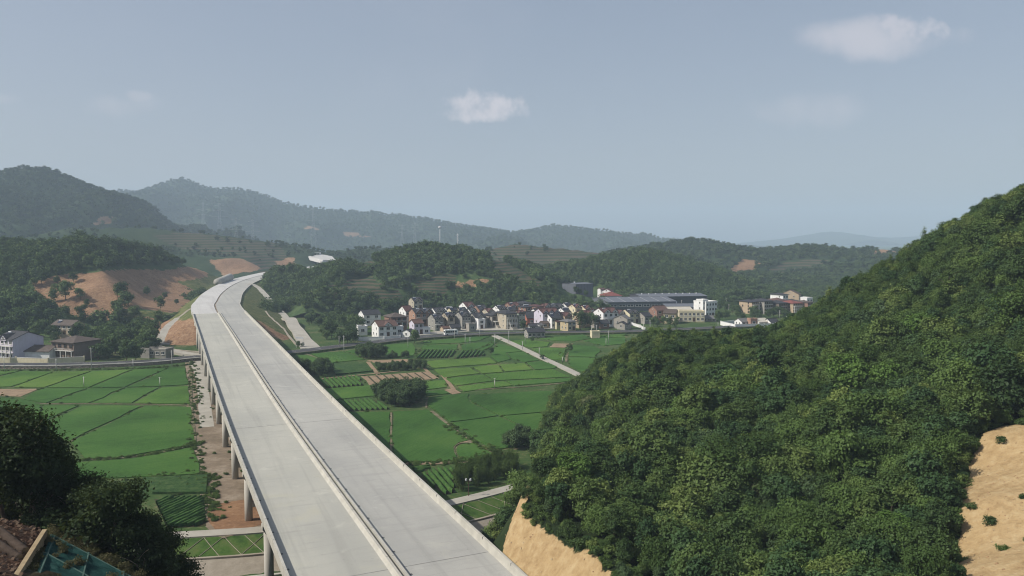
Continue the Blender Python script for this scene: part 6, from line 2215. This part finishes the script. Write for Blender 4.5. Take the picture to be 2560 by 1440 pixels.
# ----- factory: broad slate hall with pale seams, and the tall dark box behind
def factory():
    A = D(1470, 752, 560); Bq = D(1690, 757, 590)
    root = empty('factory_hall', (88, 572, 0), R(10))
    tag(root, 'broad dark factory hall with a low grey sheet roof and ribbon windows', 'factory')
    zt = D(1560, 775, 540)
    w, d, hh = 50, 42, 6.6
    m = MB(); m.extr_x([(-d / 2, -2), (d / 2, -2), (d / 2, hh), (0, hh + 1.8), (-d / 2, hh)], -w / 2, w / 2)
    m.build('wall', WALL['slate'], root)
    r = MB(); gable_roof(r, -w / 2 - .4, w / 2 + .4, -d / 2 - .4, d / 2 + .4, hh + .22, hh + 2.2)
    ro = r.build('roof', ROOF['steel'], root)
    for k in range(6):
        x = -w / 2 + (k + .5) * w / 6
        s = MB(); s.add([(x - .12, -d / 2 - .3, hh + .30), (x + .12, -d / 2 - .3, hh + .30), (x + .12, 0, hh + 2.3), (x - .12, 0, hh + 2.3), (x - .12, d / 2, hh + .3), (x + .12, d / 2, hh + .3)], [(0, 1, 2, 3), (3, 2, 5, 4)])
        s.build('roof_light', M['steelp'], ro)
    for k in range(8):
        add_window(root, -w / 2 + 4 + k * 6, -d / 2 - .003, 4.2, 4.8, 1.3, 'F')
    for k in range(5):
        add_window(root, -w / 2 - .003, -d / 2 + 5 + k * 8, 4.2, 5, 1.3, 'L')
    MB().box(w / 2 - .35, w / 2 + .3, -d / 2 - .3, -d / 2 + .3, -1, hh).build('downpipe', M['steelp'], root)
    root2 = empty('factory_wing', (120, 606, 0), R(10))
    tag(root2, 'lower dark factory wing behind the broad hall, white eaves line', 'factory')
    m = MB(); m.extr_x([(-14, -2), (14, -2), (14, 7.5), (0, 8.6), (-14, 7.5)], -26, 26)
    m.build('wall', WALL['dark'], root2)
    r = MB(); gable_roof(r, -26.4, 26.4, -14.4, 14.4, 7.72, 9.0)
    ro = r.build('roof', ROOF['steel'], root2)
    for k in range(9):
        r2 = MB(); r2.tube([(-22 + k * 5.5, -3, 8.7), (-22 + k * 5.5, -3, 9.5)], .5, 8)
        r2.build('roof_vent', M['steelp'], ro)
    root3 = empty('warehouse', (0, 0, 0), R(38))
    p = D(1446, 741, 600)
    root3.location = (float(p[0]), float(p[1]) + 10, float(p[2]))
    tag(root3, 'tall windowless dark blue-grey warehouse box behind the village', 'warehouse')
    m = MB().box(-9, 9, -8, 8, -6, 9.2); m.build('wall', WALL['slate'], root3)
    r = MB(); gable_roof(r, -9.2, 9.2, -8.2, 8.2, 9.42, 10.0); ro = r.build('roof', ROOF['steel'], root3)
    MB().tube([(-3, 0, 9.9), (-3, 0, 10.9)], .6, 8).build('roof_vent', M['steelp'], ro)
    for k in range(7):
        MB().box(-9 + k * 3 - .05, -9 + k * 3 + .05, -8.06, -8.003, -2, 9.19).build('cladding_rib', WALL['dark'], root3)


factory()

# ----- garden and compound walls
def wall_run(label, pts, hgt, mat, z=0.3, name='garden_wall', th=.3):
    P = [G(a, b, z)[:2] for a, b in pts]
    root = empty(name, (0, 0, 0)); tag(root, label, 'wall')
    for a, b in zip(P[:-1], P[1:]):
        e = (b - a) / np.linalg.norm(b - a); n = np.array([e[1], -e[0]]) * th / 2
        MB().prism([tuple(a - n), tuple(a + n), tuple(b + n), tuple(b - n)], z - 1.5, z + hgt).build('wall_panel', mat, root)
        n2 = n * 1.35
        MB().prism([tuple(a - n2), tuple(a + n2), tuple(b + n2), tuple(b - n2)], z + hgt + .003, z + hgt + .14).build('coping', M['trim'], root)
    for q in P:
        MB().box(q[0] - .3, q[0] + .3, q[1] - .3, q[1] + .3, z - 1.5, z + hgt + .35).build('wall_pier', mat, root)


wall_run('long cream garden wall in front of the western houses', [(-40, 901), (25, 902), (40, 901), (120, 904), (210, 899)], 1.2, WALL['cream'], 1.0)
wall_run('white boundary wall along the road before the lilac-fronted house', [(896, 848), (960, 847), (1000, 844)], 1.0, WALL['white'], .8)
wall_run('white courtyard wall of the eastern compound', [(1802, 812), (1838, 820), (1940, 817)], 2.0, WALL['white'], .2)
wall_run('pale back wall of the compound yard', [(1802, 811), (1850, 806)], 1.6, WALL['white'], .2)
wall_run('low white wall along the lane behind the grey gabled hut', [(1580, 812), (1600, 818), (1612, 825)], 1.2, WALL['white'], .3)

# ----- utility poles
def pole_proto():
    r = empty('utility_pole'); r.location = (0, 0, -500)
    k = [MB().tube([(0, 0, -1), (0, 0, 9)], [.15, .09], 8).build('post', M['pole'], r, True),
         MB().box(-.5, .5, -.04, .04, 8.4, 8.5).build('crossarm', M['pole'], r)]
    for x in (-.45, .45):
        k.append(MB().tube([(x, 0, 8.503), (x, 0, 8.72)], .045, 6).build('insulator', M['trim'], r))
    return r, k


pp, kids = pole_proto()
poles = [(229, 925, 57, 'by the stone wall left of the thicket'), (305, 893, 22, 'in the thicket clearing by the road'), (333, 923, 26, 'below the stone wall near the viaduct'), (141, 930, 34, 'before the brown villa, at the stone wall'),
         (430, 915, 40, 'at the west track by the viaduct'), (11, 930, 40, 'at the far left of the stone wall'), (210, 969, 28, 'standing in the western paddies, the left one'), (400, 969, 27, 'standing in the western paddies, the right one'),
         (860, 883, 45, 'below the road beside the roadside copse'), (1020, 871, 46, 'before the tall white house, field side'), (1137, 850, 30, 'just right of the bus'), (1163, 865, 30, 'left of the corner tea rows'), (1175, 862, 20, 'short one left of the corner tea rows'),
         (1199, 842, 26, 'behind the top of the field path'), (1237, 864, 30, 'beside the top of the field path'), (1272, 856, 30, 'left of the stone barn'), (1313, 860, 34, 'before the stone barn'), (1306, 875, 22, 'below the stone barn on the path'),
         (1348, 890, 22, 'halfway down the field path'), (1406, 908, 16, 'by the lower field path'), (1237, 972, 27, 'alone in the bright paddies'), (998, 968, 12, 'behind the island copse'), (1479, 840, 24, 'left of the transformer house'), (1491, 838, 26, 'beside the transformer house'),
         (1515, 866, 20, 'short one in the eastern paddies'), (1521, 860, 34, 'tall one in the eastern paddies'), (1609, 825, 22, 'at the bend left of the cream block'), (1625, 828, 28, 'at the bend, the taller one'), (1684, 815, 18, 'below the cream block'),
         (1795, 818, 12, 'below the white compound wall'), (1816, 762, 16, 'behind the white block'), (1822, 782, 22, 'between the white block and unfinished blocks'), (1949, 797, 22, 'before the unfinished blocks'), (1966, 799, 14, 'short one before the unfinished blocks'),
         (1704, 766, 16, 'behind the dark warehouse'), (1683, 750, 12, 'in the tree belt behind the factory'), (848, 866, 26, 'at the roadside left of the copse'), (1085, 826, 22, 'before the grey pair of houses'), (936, 843, 20, 'before the lilac-fronted house')]
for i, (px_, py_, hp, lab) in enumerate(poles):
    q = G(px_, py_, .0)
    s = hp / F_PX * q[1] / 9.0
    if i == 0:
        o = pp; o.location = (float(q[0]), float(q[1]), 0); o.rotation_euler = (0, 0, .3); o.scale = (1, 1, s)
        ch = kids
    else:
        o = pp.copy(); COL.objects.link(o); o.location = (float(q[0]), float(q[1]), 0); o.rotation_euler = (0, 0, RNG.uniform(-.6, .6)); o.scale = (1, 1, s)
        for c in kids:
            c2 = c.copy(); COL.objects.link(c2); c2.parent = o
    tag(o, 'slim pale utility pole ' + lab, 'utility pole', 'utility poles of the valley')

# ----- twin-headed lamp on the riverside path
q = G(1171, 1240, .1)
lp_ = empty('street_lamp', (q[0], q[1], .1)); tag(lp_, 'dark twin-headed lamp post on the riverside path before the bamboo', 'street lamp')
MB().tube([(0, 0, -.5), (0, 0, 3.0)], .07, 8).build('post', M['woodtrim'], lp_)
MB().box(-.45, .45, -.04, .04, 2.9, 2.98).build('arm', M['woodtrim'], lp_)
for x in (-.42, .42):
    MB().tube([(x, 0, 2.984), (x, 0, 3.15), (x, 0, 3.45)], [.12, .22, .16], 8).build('lamp_head', M['steelp'], lp_)

# ----- gantry at the mouth of the service road
q = G(749, 866, .8)
gt = empty('height_gantry', (q[0], q[1], .8), R(-10)); tag(gt, 'white height-limit gantry across the service road mouth', 'gantry')
for x in (-1.7, 1.7):
    MB().tube([(x, 0, -.6), (x, 0, 4.6)], .09, 8).build('post', M['steelp'], gt)
MB().box(-1.9, 1.9, -.08, .08, 3.6, 4.4).build('beam', M['steelp'], gt)
# ----- white tank trailer by the service road
q = G(716, 772, 1.5)
zt_ = float(bankz(np.array([q[0]]), np.array([q[1]]))[0])
tk = empty('tank_trailer', (q[0], q[1], zt_ + .3), R(12)); tag(tk, 'white tank trailer parked off the service road', 'trailer')
MB().tube([(-3, 0, 1.6), (-2.8, 0, 1.6), (2.8, 0, 1.6), (3, 0, 1.6)], [.7, 1.0, 1.0, .7], 14).build('tank', M['steelp'], tk, True)
MB().box(-3, 3, -.7, .7, .6, .75).build('chassis', M['woodtrim'], tk)
for x in (-2, 1.2, 2.2):
    for y in (-.8, .8):
        MB().tube([(x, y - .12, .45), (x, y + .12, .45)], .45, 12).build('wheel', M['dark_joint'], tk)

# ----- bus on the road
i = int(np.argmin(np.abs(proj(cen[:, 0], cen[:, 1], np.full(len(cen), 1.0))[0] - 1133)))
tb_ = cen[i + 1] - cen[i]
bus = empty('bus', (cen[i, 0] - 1.2, cen[i, 1] - 1.9, 1.02), math.atan2(tb_[1], tb_[0]))
tag(bus, 'small white bus on the village road', 'bus')
M['buspaint'] = simple('bus_paint', (0.78, 0.78, 0.76), (0.72, 0.72, 0.70), .5, .35, .5)
prof_b = [(-3.6, .45), (3.5, .45), (3.6, 1.2), (3.35, 2.75), (3.1, 2.9), (-3.5, 2.9), (-3.62, 2.6)]
m = MB(); n_ = len(prof_b)
m.add([(x, -1.12, z) for x, z in prof_b] + [(x, 1.12, z) for x, z in prof_b], [tuple(range(n_)), tuple(range(2 * n_ - 1, n_ - 1, -1))] + [(k, n_ + k, n_ + (k + 1) % n_, (k + 1) % n_) for k in range(n_)])
m.build('body', M['buspaint'], bus)
for y in (-1.135, 1.135):
    for k in range(5):
        MB().box(-3.2 + k * 1.22, -2.1 + k * 1.22, min(y, y * .99), max(y, y * .99), 1.45, 2.35).build('window', M['glass'], bus)
    for x in (-2.3, 2.2):
        MB().tube([(x, y - .15 * np.sign(y), .45), (x, y + .02 * np.sign(y), .45)], .45, 12).build('wheel', M['dark_joint'], bus)
MB().add([(3.62, -1, 1.3), (3.62, 1, 1.3), (3.40, 1, 2.6), (3.40, -1, 2.6)], [(0, 1, 2, 3)]).build('windscreen', M['glass'], bus)
MB().add([(-3.64, -.9, 1.5), (-3.64, .9, 1.5), (-3.645, .9, 2.4), (-3.645, -.9, 2.4)], [(3, 2, 1, 0)]).build('rear_window', M['glass'], bus)
MB().box(-1.5, .6, -.6, .6, 2.903, 3.1).build('roof_unit', M['steelp'], bus)

# ----- rider on a scooter on the field path
q = G(1358, 899, .3)
sc_ = empty('scooter', (q[0], q[1], .3), R(-60)); tag(sc_, 'small dark scooter ridden along the pale field path', 'scooter')
for x in (-.6, .62):
    MB().tube([(x, -.05, .26), (x, .05, .26)], .26, 12).build('wheel', M['dark_joint'], sc_)
MB().add([(-.75, -.14, .5), (.1, -.14, .3), (.1, .14, .3), (-.75, .14, .5), (-.7, -.12, .78), (-.05, -.12, .74), (-.05, .12, .74), (-.7, .12, .78)], [(3, 2, 1, 0), (4, 5, 6, 7), (0, 1, 5, 4), (1, 2, 6, 5), (2, 3, 7, 6), (3, 0, 4, 7)]).build('body', M['solar'], sc_)
MB().tube([(.62, 0, .26), (.5, 0, .7), (.42, 0, 1.02)], .06, 6).build('fork', M['dark_joint'], sc_)
MB().tube([(.42, -.3, 1.02), (.42, .3, 1.02)], .03, 6).build('handlebar', M['dark_joint'], sc_)


def person(loc, rz, label, shirt):
    me = bpy.data.meshes.new('person')
    V = [(-.3, 0, .82), (-.28, 0, 1.1), (-.22, 0, 1.34), (-.18, 0, 1.5), (-.15, 0, 1.66), (.05, -.14, .85), (.1, -.14, .4), (.05, .14, .85), (.1, .14, .4), (-.12, -.2, 1.36), (.1, -.27, 1.12), (.4, -.26, 1.06), (-.12, .2, 1.36), (.1, .27, 1.12), (.4, .26, 1.06), (.24, -.14, .36), (.24, .14, .36)]
    E = [(0, 1), (1, 2), (2, 3), (3, 4), (0, 5), (5, 6), (6, 15), (0, 7), (7, 8), (8, 16), (2, 9), (9, 10), (10, 11), (2, 12), (12, 13), (13, 14)]
    me.from_pydata(V, E, [])
    o = bpy.data.objects.new('person', me); COL.objects.link(o)
    sk = o.modifiers.new('skin', 'SKIN')
    rad = [.17, .16, .17, .07, .11, .095, .07, .095, .07, .075, .05, .04, .075, .05, .04, .06, .06]
    for v, r_ in zip(me.skin_vertices[0].data, rad):
        v.radius = (r_, r_)
    me.skin_vertices[0].data[0].use_root = True
    o.modifiers.new('sub', 'SUBSURF').levels = 1
    me.materials.append(shirt)
    o.location = [float(k_) for k_ in loc]; o.rotation_euler = (0, 0, rz)
    tag(o, label, 'person')


person((q[0], q[1], .3), R(-60), 'person in dark clothes riding the scooter on the field path', simple('dark_cloth', (0.04, 0.045, 0.06), (0.03, 0.03, 0.04), 2))

# ----- pylons and masts on the far hills
def pylon(px_, base_py, top_py, Y, hk, label, group):
    p = D(px_, base_py, Y)
    z = max(float(HILLS[hk].z(p[0], Y)), 0) - 2
    zt = D(px_, top_py, Y)[2]
    H = max(zt - z, 20)
    r = empty('power_pylon', (p[0], Y, z)); tag(r, label, 'pylon', group)
    th = .0006 * Y * .13
    m = MB(); b = H * .085; t_ = H * .018
    for sx in (-1, 1):
        for sy in (-1, 1):
            m.tube([(sx * b, sy * b, 0), (sx * t_, sy * t_, H * .72), (sx * t_ * .6, sy * t_ * .6, H)], th, 4)
    for k in range(6):
        f0, f1 = k / 6 * .72, (k + 1) / 6 * .72
        b0 = b + (t_ - b) * f0 / .72; b1 = b + (t_ - b) * f1 / .72
        for s in (-1, 1):
            m.tube([(-b0, s * b0, H * f0), (b1, s * b1, H * f1)], th * .6, 3); m.tube([(b0, s * b0, H * f0), (-b1, s * b1, H * f1)], th * .6, 3)
    m.build('tower', M['pylon'], r)
    for f, w in ((.74, .16), (.85, .13), (.95, .10)):
        MB().tube([(-w * H, 0, H * f), (0, 0, H * f + .02 * H), (w * H, 0, H * f)], th, 4).build('crossarm', M['pylon'], r)


for px_, b_, t_, Y_, hk, lab in [(590, 578, 543, 1500, 'foot', 'faint lattice pylon on the tea slopes left of the highway bend'), (632, 580, 548, 1500, 'foot', 'faint lattice pylon, right one of the pair above the highway bend'), (508, 545, 505, 2300, 'ridge', 'faint pylon on the lower mountain flank, left'),
                                 (549, 550, 508, 2300, 'ridge', 'faint pylon on the lower mountain flank, second'), (783, 560, 520, 2300, 'ridge', 'faint pylon below the middle of the ridge'), (1005, 595, 560, 2200, 'ridge', 'faint pylon above the wooded hill'), (1037, 595, 556, 2300, 'ridge', 'faint pylon right of another above the wooded hill')]:
    pylon(px_, b_, t_, Y_, hk, lab, 'power pylons on the far slopes')
for px_, b_, t_, Y_, lab, head in [(1100, 612, 566, 690, 'slim white telecom mast with a drum head behind the wooded hill', 1), (1144, 614, 584, 690, 'slim grey telecom mast on the crest of the wooded hill', 0)]:
    p = D(px_, b_, Y_); z = float(ground_h(p[0], Y_)[0])
    H = D(px_, t_, Y_)[2] - z
    r = empty('telecom_mast', (p[0], Y_, z)); tag(r, lab, 'mast')
    MB().tube([(0, 0, -1), (0, 0, H)], [.38, .2], 8).build('post', M['steelp'], r, True)
    if head:
        MB().tube([(0, 0, H - 1.6), (0, 0, H - 1.2), (0, 0, H - .1), (0, 0, H + .3)], [.4, 1.3, 1.3, .4], 10).build('antenna_drum', M['steelp'], r)
    else:
        for k in range(3):
            MB().box(-.7, .7, -.5, .5, H - 2 - k * 2.2, H - .8 - k * 2.2).build('antenna', M['steelp'], r)

# ----- highway works in the distance
pts = [D(735, 628, 1120), D(760, 632, 1090), D(785, 637, 1060), D(800, 641, 1030), D(822, 650, 1000)]
V = []
for p, w in zip(pts, (3, 6, 12, 14, 7)):
    V += [(p[0] - w, p[1], p[2]), (p[0] + w, p[1] + 8, p[2]), (p[0] - w - 2, p[1] - 4, p[2] - 4), (p[0] + w + 2, p[1] + 12, p[2] - 4)]
Fc = []
for i in range(4):
    a = i * 4; b = a + 4
    Fc += [(a, a + 1, b + 1, b), (a + 2, a, b, b + 2), (a + 1, a + 3, b + 3, b + 1)]
Fc += [(0, 2, 3, 1), (16, 17, 19, 18)]
o = link_mesh('road_works_far', V, Fc, M['road_new']); tag(o, kind='structure')
q = pts[2]
ft = empty('site_shed', (q[0] + 3, q[1] + 4, q[2])); tag(ft, 'tiny white site shed at the far highway works', 'shed')
MB().box(-5, 5, -2, 2, -.5, 3).build('wall', WALL['white'], ft); MB().box(-5.3, 5.3, -2.3, 2.3, 3.003, 3.3).build('roof', M['steelp'], ft)
# tubular culvert form beside the bend
c0, c1 = D(562, 703, 640), D(592, 690, 700)
cv_ = empty('culvert_form', (0, 0, 0)); tag(cv_, 'long grey half-round concrete culvert piece beside the highway bend', 'culvert')
MB().tube([(c0[0] - 6, c0[1], c0[2] - 1), (c1[0] - 6, c1[1], c1[2] - 1)], 3.2, 14).build('shell', M['pier'], cv_, True)

# ------------------------------------------------------------------ netted lattice slope at the near left corner
def net_slope():
    root = empty('netted_slope', (0, 0, 0)); tag(root, 'lattice of concrete slope beams draped with green netting at the near left corner', 'slope protection')
    A = D(126, 1343, 45.2); B = D(420, 1500, 41.5); C = D(60, 1500, 36.0)
    u = B - A; v = C - A
    nrm = np.cross(u, v); nrm /= np.linalg.norm(nrm)
    if nrm[2] < 0:
        nrm = -nrm
    nu, nv = 90, 70
    V = []; idx = {}
    for i in range(nu + 1):
        for j in range(nv + 1):
            s, t_ = i / nu * 1.25, j / nv * 1.3
            p = A + u * s + v * t_
            hgt = .26 * float(fbm(np.array([s * 9]), np.array([t_ * 9]), 4, 5)[0])
            for k in range(5):
                for val, per in ((s, .30), (t_, .33)):
                    dd = abs(val - .03 - k * per)
                    hgt = max(hgt, .13 * max(0, 1 - (dd / .04) ** 2) + .02)
            V.append(p + nrm * (hgt + .12))
    Fc = np.array([(i * (nv + 1) + j, (i + 1) * (nv + 1) + j, (i + 1) * (nv + 1) + j + 1, i * (nv + 1) + j + 1) for i in range(nu) for j in range(nv)])
    t = NT('green_netting')
    a = t.noise(1.6, 6, .75); b = t.noise(11, 5, .8)
    col = t.ramp(t.math('ADD', t.math('MULTIPLY', a, .65), t.math('MULTIPLY', b, .35)), [(.34, (0.010, 0.032, 0.030)), (.5, (0.018, 0.06, 0.054)), (.60, (0.036, 0.088, 0.078)), (.68, (0.10, 0.095, 0.065))])
    t.bump(b, .12, .9)
    t.fin(col, .95, .05)
    link_mesh('netting', V, Fc, t.m, root, True)
    bm = simple('beam_concrete_green', (0.075, 0.125, 0.105), (0.045, 0.085, 0.072), 2.0, .9, .1, .03)
    for k in range(4):
        for q in (0, 1):
            if q:
                p0, p1 = A + v * (.03 + k * .33), A + v * (.03 + k * .33) + u * 1.2
            else:
                p0, p1 = A + u * (.03 + k * .30), A + u * (.03 + k * .30) + v * 1.25
            MB().tube([p0 + nrm * .15, (p0 + p1) / 2 + nrm * .15, p1 + nrm * .15], .14, 6).build('beam', bm, root)


net_slope()
# dry grass and creepers rooted along the rim of the netting and through its cells
dry = leafmat('leaf_dry', [(0.0, (0.05, 0.055, 0.025)), (0.5, (0.10, 0.09, 0.045)), (1.0, (0.17, 0.14, 0.08))], 0.15, 0.5)
PR['dry'] = broad_protos(3, .45, .0, .5, 45, 8, .1, .12, dry, .015, 690, limbs=0, lobes=3)
rng = np.random.default_rng(691)
A_, B_2, C_2 = D(126, 1343, 45.2), D(420, 1500, 41.5), D(60, 1500, 36.0)
q_ = [A_ + (B_2 - A_) * f + np.array([rng.normal(0.15, .25), rng.normal(.25, .3), 0]) for f in rng.uniform(-.05, 1, 90)]
q_ += [A_ + (C_2 - A_) * f + np.array([rng.normal(-.25, .15), rng.normal(0, .2), 0]) for f in rng.uniform(0, 1, 45)]
q_ += [A_ + (B_2 - A_) * a_ + (C_2 - A_) * b_ + np.array([0, 0, .12]) for a_, b_ in rng.uniform(0, .9, (30, 2))]
q_ = np.array(q_)
scatter_pts('rim_grass', q_[:, 0], q_[:, 1], q_[:, 2] - .05, PR['dry'], .4, 1.0, 'dry grass tufts along the rim of the green netting', 'grass', 692)
# pale timber edge board, logs on the red soil
a, b = D(112, 1328, 44.6), D(34, 1452, 37.0)
e = (b - a) / np.linalg.norm(b - a); s_ = np.cross(e, (0, 0, 1)); s_ /= np.linalg.norm(s_)
bd = MB()
pr = [(-.12, -.5), (.12, -.5), (.12, .12), (-.12, .12)]
V = [tuple(a + s_ * x + np.array([0, 0, z])) for x, z in pr] + [tuple(b + s_ * x + np.array([0, 0, z])) for x, z in pr]
bd.add(V, [(0, 1, 2, 3), (7, 6, 5, 4)] + [(k, 4 + k, 4 + (k + 1) % 4, (k + 1) % 4) for k in range(4)])
tag(bd.build('edge_board', simple('pale_timber', (0.36, 0.28, 0.17), (0.25, 0.19, 0.115), 1.5, .8, .2, .02, stretch=(1, 1, .3))), 'long pale timber edge board between the red soil and the green netting', 'board')
for i, (p0, p1, r0, lab) in enumerate([((-30, 1335, 43.5), (62, 1378, 41.8), .27, 'fallen grey log on the red soil bank, the upper one'), ((-40, 1372, 41.8), (48, 1410, 40.6), .25, 'fallen grey log on the red soil bank, the lower one')]):
    a, b = D(*p0), D(*p1)
    za, zb = float(ground_h(a[0], a[1], ('near_left',))[0]), float(ground_h(b[0], b[1], ('near_left',))[0])
    a[2] = max(a[2], za + .05); b[2] = max(b[2], zb + .05)
    root = empty('fallen_log'); tag(root, lab, 'log')
    MB().tube([a, a * .6 + b * .4 + np.array([0, 0, .06]), b], [r0, r0 * .95, r0 * .9], 10, cap=False).build('bark', simple('log_bark%d' % i, (0.10, 0.075, 0.06), (0.05, 0.038, 0.03), 3, .9, .1, .03), root, True)
    t_ = (b - a) / np.linalg.norm(b - a)
    MB().tube([b - t_ * .05, b + t_ * .01], [r0 * .88, r0 * .88], 10).build('cut_end', M['palebark'], root)
# leaf litter and clods on the red bank
h = HILLS['near_left']
rng = np.random.default_rng(900)
X = rng.uniform(-34, -20, 2600); Y = rng.uniform(36, 49, 2600); Z = h.z(X, Y)
px, py = proj(X, Y, Z)
k = inpoly(px, py, [(-60, 1280), (0, 1288), (60, 1303), (112, 1332), (50, 1445), (-60, 1500)])
m = MB()
for x, y, z in zip(X[k], Y[k], Z[k]):
    r = rng.uniform(.03, .13)
    c = rng.normal(0, .35, 3)
    m.add([(x - r, y - r * .5 + c[0] * r, z + .02), (x + r, y - r * .6, z + .03 + c[1] * r), (x + r * .7, y + r * .7, z + r * 1.1), (x - r * .6, y + r * .8, z + r * .9 + c[2] * r)], [(0, 1, 2, 3), (0, 3, 2), (0, 2, 1)], int(rng.integers(0, 3)))
tag(m.build('soil_litter', [simple('litter_brown', (0.17, 0.10, 0.065), (0.09, 0.055, 0.04), 4), simple('litter_pale', (0.27, 0.19, 0.13), (0.16, 0.11, 0.08), 4), simple('litter_dark', (0.06, 0.038, 0.03), (0.035, 0.025, 0.02), 4)]),
    'dry leaves and clods on the red soil bank', 'litter', kind='stuff')

# stones and clods on the two bare cuts
h = HILLS['near_right']
X = rng.uniform(-3, 80, 9000); Y = rng.uniform(60, 112, 9000); Z = h.z(X, Y)
k = h.mask('bare', X, Y) > .5
m = MB()
for x, y, z in zip(X[k], Y[k], Z[k]):
    r = .03 + rng.random() ** 4 * .18
    q = [(x + r * a_ * rng.uniform(.7, 1.3), y + r * b_ * rng.uniform(.7, 1.3), z + r * c_ * rng.uniform(.6, 1.1)) for a_, b_, c_ in [(1, 0, 0), (0, 1, 0), (-1, 0, 0), (0, -1, 0), (0, 0, .8), (0, 0, -.5)]]
    m.add(q, [(0, 1, 4), (1, 2, 4), (2, 3, 4), (3, 0, 4), (1, 0, 5), (2, 1, 5), (3, 2, 5), (0, 3, 5)], int(rng.integers(0, 2)))
tag(m.build('slope_stones', [simple('clod_pale', (0.40, 0.31, 0.19), (0.32, 0.23, 0.13), 3), simple('clod_brown', (0.33, 0.22, 0.12), (0.24, 0.15, 0.08), 3)]),
    'small stones and clods lying on the bare yellow cuts of the near right hill', 'stones', kind='stuff')

# ------------------------------------------------------------------ haze over the valley
hz = MB().box(-6500, 6500, -300, 9500, -8, 420).build('haze', [])
hm = bpy.data.materials.new('haze_air'); hm.use_nodes = True
nt = hm.node_tree
for n in list(nt.nodes):
    if n.type == 'BSDF_PRINCIPLED':
        nt.nodes.remove(n)
pv = nt.nodes.new('ShaderNodeVolumePrincipled')
pv.inputs['Color'].default_value = (0.66, 0.82, 1.0, 1)
pv.inputs['Density'].default_value = 0.00022
pv.inputs['Anisotropy'].default_value = 0.0
nt.links.new(pv.outputs[0], [n for n in nt.nodes if n.type == 'OUTPUT_MATERIAL'][0].inputs['Volume'])
hz.data.materials.append(hm)
tag(hz, 'pale summer haze filling the valley air', 'haze', kind='stuff')
